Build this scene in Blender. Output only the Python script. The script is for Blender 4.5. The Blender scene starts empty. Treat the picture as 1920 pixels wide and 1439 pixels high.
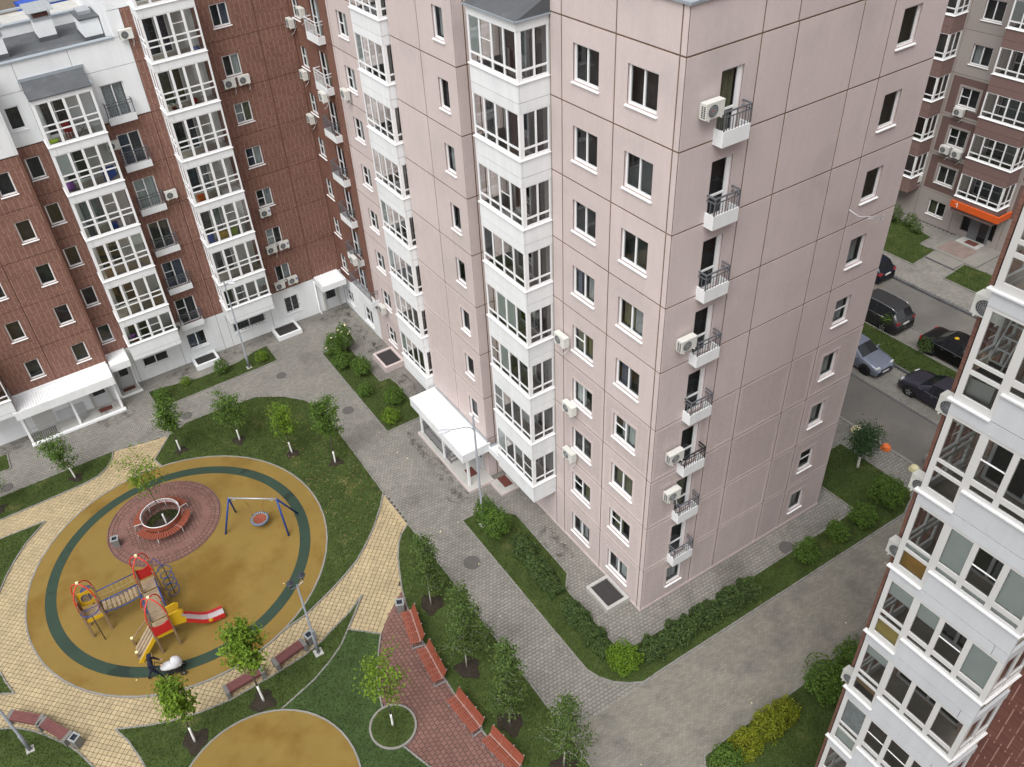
import bpy, math, random
import numpy as np
from mathutils import Matrix, Vector

random.seed(7)
RNG = np.random.default_rng(7)
SC = bpy.context.scene
COL = SC.collection

# ---------------------------------------------------------------- camera, sky, sun, exposure
cam_data = bpy.data.cameras.new('camera')
cam = bpy.data.objects.new('camera', cam_data)
COL.objects.link(cam)
CAM_ROWS = [[0.8606218, -0.5006848, -0.0929779], [-0.3762113, -0.5020562, -0.7787199], [0.3432131, 0.7051626, -0.6204438]]
CAM_POS = [-17.082, -17.5201, 33.6038]
r0, r1, r2 = [Vector(r) for r in CAM_ROWS]
m = Matrix.Identity(4)
for i in range(3):
    m[i][0] = r0[i]; m[i][1] = -r1[i]; m[i][2] = -r2[i]; m[i][3] = CAM_POS[i]
cam.matrix_world = m
cam_data.sensor_fit = 'HORIZONTAL'
cam_data.sensor_width = 36.0
cam_data.lens = 1595.776 / 1920 * 36.0
cam_data.shift_x = (960 - 830.556) / 1920
cam_data.shift_y = (700.023 - 719.5) / 1920
cam_data.clip_end = 1000
cam_data.clip_start = 0.2
SC.camera = cam

SUN_EL, SUN_AZ = math.radians(58), math.radians(216)   # azimuth of the sun, from +X towards +Y
world = bpy.data.worlds.new('World')
SC.world = world
world.use_nodes = True
nt = world.node_tree
nt.nodes.clear()
sky = nt.nodes.new('ShaderNodeTexSky')
sky.sky_type = 'NISHITA'
sky.sun_disc = False
sky.sun_elevation = SUN_EL
sky.sun_rotation = math.pi / 2 - SUN_AZ
sky.air_density = 1.0
sky.dust_density = 3.0
hsv = nt.nodes.new('ShaderNodeHueSaturation')            # an overcast sky: the blue almost gone
hsv.inputs['Saturation'].default_value = 0.10
bg = nt.nodes.new('ShaderNodeBackground')
bg.inputs['Strength'].default_value = 0.15
out = nt.nodes.new('ShaderNodeOutputWorld')
nt.links.new(sky.outputs['Color'], hsv.inputs['Color'])
nt.links.new(hsv.outputs['Color'], bg.inputs['Color'])
nt.links.new(bg.outputs['Background'], out.inputs['Surface'])

sun_data = bpy.data.lights.new('sun', 'SUN')
sun_data.energy = 1.3
sun_data.angle = math.radians(40)
sun_data.color = (1.0, 0.97, 0.93)
sun = bpy.data.objects.new('sun', sun_data)
COL.objects.link(sun)
sd = Vector((math.cos(SUN_EL) * math.cos(SUN_AZ), math.cos(SUN_EL) * math.sin(SUN_AZ), math.sin(SUN_EL)))
sun.rotation_euler = sd.to_track_quat('Z', 'Y').to_euler()
sun.location = (-40, -20, 60)

SC.view_settings.view_transform = 'Standard'
SC.view_settings.look = 'None'
SC.view_settings.gamma = 1.0
SC.view_settings.use_curve_mapping = False
SC.view_settings.exposure = 0.62
SC.cycles.use_denoising = True
SC.cycles.max_bounces = 8
SC.cycles.transparent_max_bounces = 12

# ---------------------------------------------------------------- materials
def new_mat(name):
    mt = bpy.data.materials.new(name)
    mt.use_nodes = True
    return mt, mt.node_tree.nodes, mt.node_tree.links, mt.node_tree.nodes['Principled BSDF']

def mat(name, col, rough=0.75, metal=0.0, var=0.12, vscale=3.0, fine=0.0, fscale=60.0, bump=0.0, bscale=40.0, island=0.0, objvar=0.0, spec=0.35, stain=None, emit=None, streak=0.0):
    """col varied by slow noise (var), fine noise (fine), per-island (island) and per-object (objvar) random; bump from noise"""
    mt, N, L, B = new_mat(name)
    geo = N.new('ShaderNodeNewGeometry')
    val = None
    def add(node_out, amount):
        nonlocal val
        mr = N.new('ShaderNodeMapRange')
        mr.inputs['To Min'].default_value = 1 - amount
        mr.inputs['To Max'].default_value = 1 + amount
        L.new(node_out, mr.inputs['Value'])
        if val is None:
            val = mr.outputs['Result']
        else:
            mm = N.new('ShaderNodeMath'); mm.operation = 'MULTIPLY'
            L.new(val, mm.inputs[0]); L.new(mr.outputs['Result'], mm.inputs[1])
            val = mm.outputs[0]
    def noise(scale, detail=4.0, rough_=0.6):
        n = N.new('ShaderNodeTexNoise')
        n.inputs['Scale'].default_value = scale
        n.inputs['Detail'].default_value = detail
        n.inputs['Roughness'].default_value = rough_
        L.new(geo.outputs['Position'], n.inputs['Vector'])
        return n
    if var: add(noise(vscale).outputs['Fac'], var * 2)
    if fine: add(noise(fscale, 2.0).outputs['Fac'], fine * 2)
    if streak:                                              # faint rain streaks down the wall
        mp = N.new('ShaderNodeVectorMath'); mp.operation = 'MULTIPLY'
        mp.inputs[1].default_value = (3.2, 3.2, 0.22)
        L.new(geo.outputs['Position'], mp.inputs[0])
        sn = N.new('ShaderNodeTexNoise'); sn.inputs['Scale'].default_value = 1.0; sn.inputs['Detail'].default_value = 5.0; sn.inputs['Roughness'].default_value = 0.65
        L.new(mp.outputs['Vector'], sn.inputs['Vector'])
        add(sn.outputs['Fac'], streak)
    if island: add(geo.outputs['Random Per Island'], island)
    if objvar:
        oi = N.new('ShaderNodeObjectInfo'); add(oi.outputs['Random'], objvar)
    base = None
    if stain:
        sc_, scol, lo, hi = stain
        n = noise(sc_, 6.0, 0.62)
        ramp = N.new('ShaderNodeMapRange')
        ramp.inputs['From Min'].default_value = lo; ramp.inputs['From Max'].default_value = hi
        ramp.clamp = True
        L.new(n.outputs['Fac'], ramp.inputs['Value'])
        mx = N.new('ShaderNodeMix'); mx.data_type = 'RGBA'
        mx.inputs['A'].default_value = (*col, 1); mx.inputs['B'].default_value = (*scol, 1)
        L.new(ramp.outputs['Result'], mx.inputs['Factor'])
        base = mx.outputs['Result']
    if val is not None:
        vm = N.new('ShaderNodeVectorMath'); vm.operation = 'SCALE'
        if base is None:
            vm.inputs[0].default_value = col
        else:
            L.new(base, vm.inputs[0])
        L.new(val, vm.inputs['Scale'])
        L.new(vm.outputs['Vector'], B.inputs['Base Color'])
    elif base is not None:
        L.new(base, B.inputs['Base Color'])
    else:
        B.inputs['Base Color'].default_value = (*col, 1)
    B.inputs['Roughness'].default_value = rough
    B.inputs['Metallic'].default_value = metal
    B.inputs['Specular IOR Level'].default_value = spec
    if bump:
        bp = N.new('ShaderNodeBump')
        bp.inputs['Strength'].default_value = bump
        bp.inputs['Distance'].default_value = 0.02
        L.new(noise(bscale, 3.0).outputs['Fac'], bp.inputs['Height'])
        L.new(bp.outputs['Normal'], B.inputs['Normal'])
    if emit:
        B.inputs['Emission Color'].default_value = (*emit, 1); B.inputs['Emission Strength'].default_value = 0.2
    return mt

def brick_mat(name, axis, c1, c2, vjoint, hjoint, bw=0.30, bh=0.095, group=9):
    """brick tiles in the world's metres on a wall that runs along the given axis: pale upright joints stacked for a few rows, then shifted"""
    mt, N, L, B = new_mat(name)
    geo = N.new('ShaderNodeNewGeometry')
    sep = N.new('ShaderNodeSeparateXYZ'); L.new(geo.outputs['Position'], sep.inputs[0])
    def M(op, a, b=None, c=None):
        n = N.new('ShaderNodeMath'); n.operation = op
        for k, q in enumerate((a, b, c)):
            if q is None: continue
            if isinstance(q, (int, float)): n.inputs[k].default_value = q
            else: L.new(q, n.inputs[k])
        return n.outputs[0]
    v = M('DIVIDE', sep.outputs['Z'], bh)
    row = M('FLOOR', v)
    grp = M('FLOOR', M('DIVIDE', row, float(group)))
    wn1 = N.new('ShaderNodeTexWhiteNoise'); wn1.noise_dimensions = '1D'; L.new(grp, wn1.inputs['W'])
    last = M('LESS_THAN', M('FLOORED_MODULO', row, float(group)), 1.5)          # the two rows where the bond breaks
    shift = M('MULTIPLY_ADD', last, M('MULTIPLY', M('FLOORED_MODULO', row, 2.0), 0.5), M('MULTIPLY', M('ROUND', M('MULTIPLY', wn1.outputs['Value'], 2.0)), 0.5))
    u = M('ADD', M('DIVIDE', sep.outputs[axis], bw), shift)
    fu, fv = M('FRACT', u), M('FRACT', v)
    mv = M('LESS_THAN', fu, 0.085)
    mh = M('LESS_THAN', fv, 0.16)
    cell = N.new('ShaderNodeCombineXYZ'); L.new(M('FLOOR', u), cell.inputs[0]); L.new(row, cell.inputs[1])
    wn = N.new('ShaderNodeTexWhiteNoise'); wn.noise_dimensions = '2D'; L.new(cell.outputs[0], wn.inputs['Vector'])
    def mix(f, a, b):
        n = N.new('ShaderNodeMix'); n.data_type = 'RGBA'; L.new(f, n.inputs['Factor'])
        for k, q in (('A', a), ('B', b)):
            if isinstance(q, tuple): n.inputs[k].default_value = (*q, 1)
            else: L.new(q, n.inputs[k])
        return n.outputs['Result']
    col = mix(wn.outputs['Value'], c1, c2)
    n = N.new('ShaderNodeTexNoise'); n.inputs['Scale'].default_value = 0.7; n.inputs['Detail'].default_value = 5
    L.new(geo.outputs['Position'], n.inputs['Vector'])
    n2 = N.new('ShaderNodeTexNoise'); n2.inputs['Scale'].default_value = 3.3; n2.inputs['Detail'].default_value = 3
    L.new(geo.outputs['Position'], n2.inputs['Vector'])
    wear = M('MULTIPLY', mv, M('MINIMUM', M('MAXIMUM', M('MULTIPLY_ADD', n2.outputs['Fac'], 3.0, -0.5), 0.45), 1.0))
    col = mix(mh, col, hjoint)  # level joints darker than the upright ones: their shade is in the colour
    col = mix(wear, col, vjoint)
    mr = N.new('ShaderNodeMapRange'); mr.inputs['To Min'].default_value = 0.78; mr.inputs['To Max'].default_value = 1.22
    L.new(n.outputs['Fac'], mr.inputs['Value'])
    vm = N.new('ShaderNodeVectorMath'); vm.operation = 'SCALE'
    L.new(col, vm.inputs[0]); L.new(mr.outputs['Result'], vm.inputs['Scale'])
    L.new(vm.outputs['Vector'], B.inputs['Base Color'])
    B.inputs['Roughness'].default_value = 0.8; B.inputs['Specular IOR Level'].default_value = 0.25
    bp = N.new('ShaderNodeBump'); bp.inputs['Strength'].default_value = 0.4; bp.inputs['Distance'].default_value = 0.008
    bp.invert = True
    L.new(M('MAXIMUM', mv, mh), bp.inputs['Height']); L.new(bp.outputs['Normal'], B.inputs['Normal'])
    return mt

def glass_mat(name, tint, refl=0.5, rough=0.02):
    mt = bpy.data.materials.new(name); mt.use_nodes = True
    N, L = mt.node_tree.nodes, mt.node_tree.links
    N.clear()
    o = N.new('ShaderNodeOutputMaterial')
    tr = N.new('ShaderNodeBsdfTransparent'); tr.inputs['Color'].default_value = (*tint, 1)
    gl = N.new('ShaderNodeBsdfGlossy'); gl.inputs['Roughness'].default_value = rough; gl.inputs['Color'].default_value = (0.95, 0.97, 1, 1)
    fr = N.new('ShaderNodeFresnel'); fr.inputs['IOR'].default_value = 1.5
    mm = N.new('ShaderNodeMath'); mm.operation = 'MULTIPLY_ADD'
    mm.inputs[1].default_value = refl; mm.inputs[2].default_value = 0.05
    mm.use_clamp = True
    L.new(fr.outputs[0], mm.inputs[0])
    mx = N.new('ShaderNodeMixShader')
    L.new(mm.outputs[0], mx.inputs[0]); L.new(tr.outputs[0], mx.inputs[1]); L.new(gl.outputs[0], mx.inputs[2])
    L.new(mx.outputs[0], o.inputs['Surface'])
    return mt

def leaf_mat(name, col, var=0.45, trans=0.3):
    mt, N, L, B = new_mat(name)
    geo = N.new('ShaderNodeNewGeometry')
    mr = N.new('ShaderNodeMapRange'); mr.inputs['To Min'].default_value = 1 - var; mr.inputs['To Max'].default_value = 1 + var
    L.new(geo.outputs['Random Per Island'], mr.inputs['Value'])
    n = N.new('ShaderNodeTexNoise'); n.inputs['Scale'].default_value = 1.7
    L.new(geo.outputs['Position'], n.inputs['Vector'])
    mx = N.new('ShaderNodeMix'); mx.data_type = 'RGBA'
    mx.inputs['A'].default_value = (*col, 1)
    mx.inputs['B'].default_value = (col[0] * 1.5, col[1] * 1.2, col[2] * 0.9, 1)
    L.new(n.outputs['Fac'], mx.inputs['Factor'])
    vm = N.new('ShaderNodeVectorMath'); vm.operation = 'SCALE'
    L.new(mx.outputs['Result'], vm.inputs[0]); L.new(mr.outputs['Result'], vm.inputs['Scale'])
    L.new(vm.outputs['Vector'], B.inputs['Base Color'])
    B.inputs['Roughness'].default_value = 0.55; B.inputs['Specular IOR Level'].default_value = 0.3
    o = [x for x in N if x.type == 'OUTPUT_MATERIAL'][0]
    tl = N.new('ShaderNodeBsdfTranslucent'); L.new(vm.outputs['Vector'], tl.inputs['Color'])
    ms = N.new('ShaderNodeMixShader'); ms.inputs[0].default_value = trans
    L.new(B.outputs[0], ms.inputs[1]); L.new(tl.outputs[0], ms.inputs[2]); L.new(ms.outputs[0], o.inputs['Surface'])
    return mt

MT = dict(
    pink=mat('pink_plaster', (0.555, 0.473, 0.459), 0.85, var=0.05, vscale=0.5, fine=0.03, fscale=8, bump=0.15, bscale=120, objvar=0.04, streak=0.07, stain=(0.35, (0.475, 0.415, 0.40), 0.52, 0.75)),
    pinkrough=mat('pink_roughcast', (0.525, 0.445, 0.430), 0.9, var=0.05, vscale=0.6, fine=0.26, fscale=34, bump=1.0, bscale=34, objvar=0.04, streak=0.10),
    white=mat('white_facade_paint', (0.72, 0.735, 0.745), 0.7, var=0.03, vscale=0.7, fine=0.02, fscale=14, objvar=0.025, streak=0.10, stain=(0.5, (0.62, 0.635, 0.645), 0.55, 0.8)),
    whiteframe=mat('white_window_plastic', (0.78, 0.785, 0.79), 0.45, var=0.02, vscale=2, objvar=0.02),
    canopy=mat('white_sheet_metal', (0.80, 0.81, 0.82), 0.5, var=0.03, vscale=1.5, stain=(2.2, (0.62, 0.63, 0.63), 0.62, 0.8)),
    sealant=mat('brown_joint_sealant', (0.150, 0.098, 0.062), 0.9, var=0.2, vscale=1.5),
    whitejoint=mat('grey_joint', (0.33, 0.32, 0.31), 0.9, var=0.2),
    brickx=brick_mat('brick_tiles_x', 'X', (0.180, 0.086, 0.063), (0.228, 0.116, 0.088), (0.345, 0.235, 0.195), (0.225, 0.132, 0.108)),
    bricky=brick_mat('brick_tiles_y', 'Y', (0.165, 0.080, 0.057), (0.20, 0.098, 0.073), (0.21, 0.118, 0.095), (0.135, 0.068, 0.051)),
    brickd=brick_mat('dark_brick_tiles_y', 'Y', (0.120, 0.050, 0.040), (0.150, 0.064, 0.049), (0.34, 0.20, 0.17), (0.085, 0.038, 0.031)),
    brickloggia=brick_mat('loggia_brick', 'Y', (0.40, 0.28, 0.22), (0.46, 0.34, 0.28), (0.52, 0.44, 0.40), (0.34, 0.25, 0.21)),
    brickjoint=mat('dark_brick_joint', (0.060, 0.027, 0.022), 0.9, var=0.15),
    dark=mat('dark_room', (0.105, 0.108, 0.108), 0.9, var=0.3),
    whitegrey=mat('grey_white_facade', (0.475, 0.49, 0.51), 0.7, var=0.03, vscale=0.7, fine=0.03, fscale=30, objvar=0.02, streak=0.10, stain=(0.8, (0.42, 0.43, 0.44), 0.55, 0.8)),
    framegrey=mat('warm_white_plastic', (0.52, 0.515, 0.505), 0.45, var=0.03, vscale=2, objvar=0.02),
    framelight=mat('pale_sill_metal', (0.62, 0.625, 0.63), 0.45, var=0.03, vscale=2),
    loggia=mat('loggia_wall', (0.52, 0.52, 0.50), 0.85, var=0.1, vscale=1.2),
    loggiafloor=mat('loggia_floor', (0.38, 0.34, 0.29), 0.7, var=0.2, vscale=2),
    glass=glass_mat('clear_glass', (0.87, 0.90, 0.89), 1.0),
    glassdark=glass_mat('window_glass', (0.68, 0.71, 0.71), 0.32),
    curtain=mat('sheer_curtain', (0.55, 0.57, 0.58), 0.9, var=0.25, vscale=9),
    curtainblue=mat('blue_curtain', (0.16, 0.18, 0.25), 0.9, var=0.3, vscale=9),
    curtainolive=mat('olive_blind', (0.24, 0.24, 0.15), 0.9, var=0.1),
    curtaindark=mat('dark_curtain', (0.12, 0.12, 0.13), 0.9, var=0.3, vscale=9),
    blind=mat('pale_roller_blind', (0.68, 0.72, 0.70), 0.85, var=0.05),
    blindyellow=mat('yellow_board', (0.66, 0.52, 0.19), 0.8, var=0.15),
    blindamber=mat('amber_board', (0.55, 0.32, 0.08), 0.7, var=0.2),
    roofing=mat('dark_roofing_felt', (0.085, 0.09, 0.098), 0.85, var=0.18, vscale=1.1, fine=0.08, fscale=20, stain=(0.7, (0.14, 0.14, 0.145), 0.55, 0.75)),
    flashing=mat('grey_metal_flashing', (0.34, 0.38, 0.42), 0.45, metal=0.3, var=0.08),
    galv=mat('galvanised_steel', (0.42, 0.44, 0.46), 0.4, metal=0.5, var=0.1),
    rail=mat('grey_painted_railing', (0.115, 0.12, 0.135), 0.5, var=0.1),
    railblack=mat('black_painted_railing', (0.03, 0.03, 0.033), 0.5, var=0.1),
    railwhite=mat('white_painted_railing', (0.65, 0.66, 0.67), 0.5, var=0.05),
    acwhite=mat('cream_air_conditioner_plastic', (0.62, 0.62, 0.58), 0.5, var=0.05, objvar=0.06, stain=(3.0, (0.5, 0.5, 0.46), 0.55, 0.8)),
    acgrille=mat('grey_fan_grille', (0.28, 0.29, 0.29), 0.5, var=0.1),
    acdark=mat('dark_fan_opening', (0.05, 0.05, 0.055), 0.7, var=0.1),
    concrete=mat('light_concrete', (0.42, 0.41, 0.39), 0.85, var=0.12, vscale=2, fine=0.08, fscale=30, bump=0.2),
    kerb=mat('concrete_kerb', (0.225, 0.215, 0.20), 0.9, var=0.2, vscale=1.7, fine=0.12, fscale=25),
    kerbdark=mat('dirty_dark_kerb', (0.12, 0.12, 0.125), 0.9, var=0.25, vscale=1.5),
    darkmetal=mat('dark_grating', (0.06, 0.055, 0.055), 0.7, var=0.15, vscale=6),
    taupe=mat('taupe_plaster', (0.33, 0.295, 0.275), 0.9, var=0.05, vscale=0.6, fine=0.05, fscale=25, objvar=0.03),
    mauve=mat('mauve_ribbed_panel', (0.155, 0.098, 0.088), 0.9, var=0.08, vscale=0.8, objvar=0.05),
    mauvebay=mat('mauve_parapet', (0.19, 0.122, 0.11), 0.85, var=0.05, vscale=0.8, objvar=0.03),
    orange=mat('orange_sign_board', (0.62, 0.10, 0.02), 0.5, var=0.04),
    signwhite=mat('white_sign_print', (0.8, 0.8, 0.8), 0.6, var=0),
    apron=mat('faded_red_paving', (0.215, 0.165, 0.145), 0.9, var=0.2, vscale=2, fine=0.2, fscale=20),
    asphalt=mat('asphalt', (0.135, 0.128, 0.12), 0.9, var=0.16, vscale=0.35, fine=0.12, fscale=70, bump=0.3, bscale=90, stain=(0.28, (0.17, 0.155, 0.135), 0.48, 0.7)),
    earth=mat('bare_earth', (0.115, 0.088, 0.06), 0.95, var=0.3, vscale=1.5, fine=0.25, fscale=20, bump=0.5),
    mortar=mat('paver_bed', (0.065, 0.060, 0.050), 0.95, var=0.2),
    pavgrey=mat('grey_pavers', (0.222, 0.212, 0.190), 0.9, var=0.13, vscale=0.45, fine=0.08, fscale=45, island=0.10, stain=(0.3, (0.155, 0.145, 0.13), 0.52, 0.72)),
    pavdrive=mat('beige_grey_pavers', (0.207, 0.194, 0.163), 0.9, var=0.16, vscale=0.5, fine=0.10, fscale=45, island=0.10, stain=(0.55, (0.155, 0.145, 0.130), 0.5, 0.66)),
    pavyellow=mat('yellow_pavers', (0.385, 0.308, 0.185), 0.9, var=0.12, vscale=0.7, fine=0.08, fscale=45, island=0.10),
    pavred=mat('red_pavers', (0.175, 0.092, 0.077), 0.9, var=0.12, vscale=0.7, fine=0.08, fscale=45, island=0.12),
    rubber=mat('mustard_rubber', (0.205, 0.134, 0.031), 0.85, var=0.08, vscale=0.5, fine=0.10, fscale=70, bump=0.25, bscale=110, stain=(0.26, (0.160, 0.093, 0.014), 0.49, 0.62)),
    rubbergreen=mat('green_rubber', (0.025, 0.047, 0.032), 0.8, var=0.12, vscale=0.8, fine=0.10, fscale=70, stain=(0.4, (0.013, 0.026, 0.019), 0.56, 0.60)),
    lawn=mat('lawn_soil_and_grass', (0.046, 0.070, 0.016), 0.95, var=0.35, vscale=1.1, fine=0.3, fscale=26, bump=0.6, bscale=40, stain=(0.55, (0.10, 0.098, 0.034), 0.58, 0.76)),
    lawndark=mat('bluish_lawn_grass', (0.042, 0.072, 0.021), 0.95, var=0.3, vscale=1.3, fine=0.3, fscale=26, bump=0.6, bscale=40),  # bluer green of the lawn beside the red path
    grass=leaf_mat('grass_blades', (0.052, 0.087, 0.016), 0.5, 0.25),
    grassdark=leaf_mat('dark_grass_blades', (0.047, 0.085, 0.024), 0.5, 0.25),
    soil=mat('dark_soil', (0.028, 0.021, 0.015), 0.95, var=0.35, vscale=4, fine=0.3, fscale=30, bump=0.8, bscale=20),
    bark=mat('grey_brown_bark', (0.085, 0.07, 0.055), 0.9, var=0.3, vscale=12),
    birchbark=mat('pale_birch_bark', (0.42, 0.40, 0.36), 0.85, var=0.3, vscale=9),
    limewash=mat('white_limewash', (0.72, 0.72, 0.70), 0.9, var=0.1, vscale=8),
    leaf=leaf_mat('tree_leaves', (0.070, 0.145, 0.025)),
    leafbush=leaf_mat('bush_leaves', (0.072, 0.148, 0.026)),
    leafbright=leaf_mat('bright_tree_leaves', (0.110, 0.205, 0.020)),
    leaflime=leaf_mat('lime_leaves', (0.100, 0.200, 0.016)),
    leafyellow=leaf_mat('golden_leaves', (0.155, 0.205, 0.016)),
    leafdark=leaf_mat('dark_leaves', (0.032, 0.078, 0.030)),
    leafbirch=leaf_mat('birch_leaves', (0.066, 0.122, 0.032)),
    hedge=leaf_mat('hedge_leaves', (0.056, 0.103, 0.034)),
    wood=mat('grey_brown_timber', (0.30, 0.225, 0.15), 0.8, var=0.2, vscale=4, fine=0.12, fscale=25, island=0.08),
    woodpost=mat('round_timber_posts', (0.24, 0.165, 0.095), 0.75, var=0.2, vscale=4),
    red=mat('red_paint', (0.46, 0.022, 0.022), 0.4, var=0.05),
    redtube=mat('red_painted_tube', (0.55, 0.045, 0.03), 0.4, var=0.04),
    blue=mat('blue_painted_tube', (0.010, 0.046, 0.215), 0.45, var=0.06),
    yellow=mat('yellow_panel', (0.60, 0.37, 0.015), 0.45, var=0.05),
    steel=mat('polished_steel', (0.55, 0.55, 0.57), 0.45, metal=0.4, var=0.06),
    rope=mat('brown_rope', (0.22, 0.10, 0.05), 0.9, var=0.2),
    ropegrey=mat('beige_net_rope', (0.45, 0.38, 0.25), 0.9, var=0.15),
    black=mat('black_plastic', (0.018, 0.018, 0.02), 0.5, var=0.1),
    cream=mat('cream_paint', (0.72, 0.66, 0.40), 0.5, var=0.05),
    orangeball=mat('orange_paint', (0.75, 0.17, 0.04), 0.5, var=0.08),
    slat=mat('orange_red_slats', (0.235, 0.062, 0.036), 0.55, var=0.10, vscale=3, objvar=0.07),
    slatpink=mat('worn_pink_slat', (0.34, 0.165, 0.135), 0.6, var=0.15, vscale=5),
    slatpurple=mat('purple_brown_slats', (0.145, 0.055, 0.052), 0.6, var=0.12, vscale=4, objvar=0.06),
    bin=mat('exposed_aggregate', (0.17, 0.165, 0.155), 0.9, var=0.12, fine=0.3, fscale=60, bump=0.4, bscale=70),
    binrim=mat('pale_bin_rim', (0.27, 0.28, 0.285), 0.6, var=0.08),
    bindark=mat('dark_bin_liner', (0.02, 0.026, 0.04), 0.5, var=0.1),
    lamp=mat('grey_lamp_pole', (0.20, 0.215, 0.235), 0.5, var=0.08),
    lamphead=mat('pale_lamp_head', (0.50, 0.52, 0.56), 0.4, var=0.05),
    lantern=mat('dark_lantern', (0.04, 0.043, 0.055), 0.4, var=0.1),
    mat_=mat('red_brown_door_mat', (0.13, 0.045, 0.035), 0.95, var=0.15, vscale=5, fine=0.2, fscale=50),
    manhole=mat('manhole_iron', (0.105, 0.10, 0.095), 0.8, var=0.12, vscale=4, bump=0.4, bscale=50),
    door=mat('grey_white_door', (0.48, 0.49, 0.50), 0.5, var=0.05),
    doorgrey=mat('grey_door', (0.15, 0.155, 0.165), 0.5, var=0.06),
    navy=mat('navy_cloth', (0.010, 0.012, 0.030), 0.85, var=0.25, vscale=6),
    skin=mat('skin', (0.48, 0.29, 0.21), 0.6, var=0.05),
    hair=mat('fair_hair', (0.30, 0.21, 0.11), 0.7, var=0.2, vscale=30),
    shoe=mat('dark_shoe', (0.02, 0.018, 0.018), 0.6, var=0.1),
    whitecloth=mat('white_pram_fabric', (0.50, 0.50, 0.52), 0.7, var=0.06, vscale=8, bump=0.6, bscale=12),
    tyre=mat('tyre_rubber', (0.015, 0.015, 0.016), 0.8, var=0.1),
    rim=mat('alloy_rim', (0.45, 0.46, 0.47), 0.35, metal=0.7, var=0.05),
    carglass=mat('dark_car_glass', (0.012, 0.015, 0.018), 0.08, var=0.0, spec=0.6),
    chrome=mat('chrome_trim', (0.6, 0.6, 0.62), 0.2, metal=0.9, var=0),
    plate=mat('number_plate', (0.65, 0.65, 0.63), 0.5, var=0.05),
    lens=mat('headlamp_lens', (0.55, 0.56, 0.55), 0.15, var=0.1, spec=0.6),
    taillight=mat('red_tail_lamp', (0.35, 0.02, 0.02), 0.2, var=0.1, spec=0.6),
    blueplastic=mat('blue_cloth', (0.02, 0.07, 0.38), 0.7, var=0.15),
    purple=mat('purple_plastic', (0.22, 0.06, 0.30), 0.5, var=0.1),
    green=mat('green_plastic', (0.32, 0.45, 0.03), 0.5, var=0.1),
    terracotta=mat('terracotta_pot', (0.33, 0.11, 0.05), 0.8, var=0.1),
    cardboard=mat('cardboard', (0.38, 0.25, 0.13), 0.85, var=0.1, objvar=0.1),
)

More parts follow.
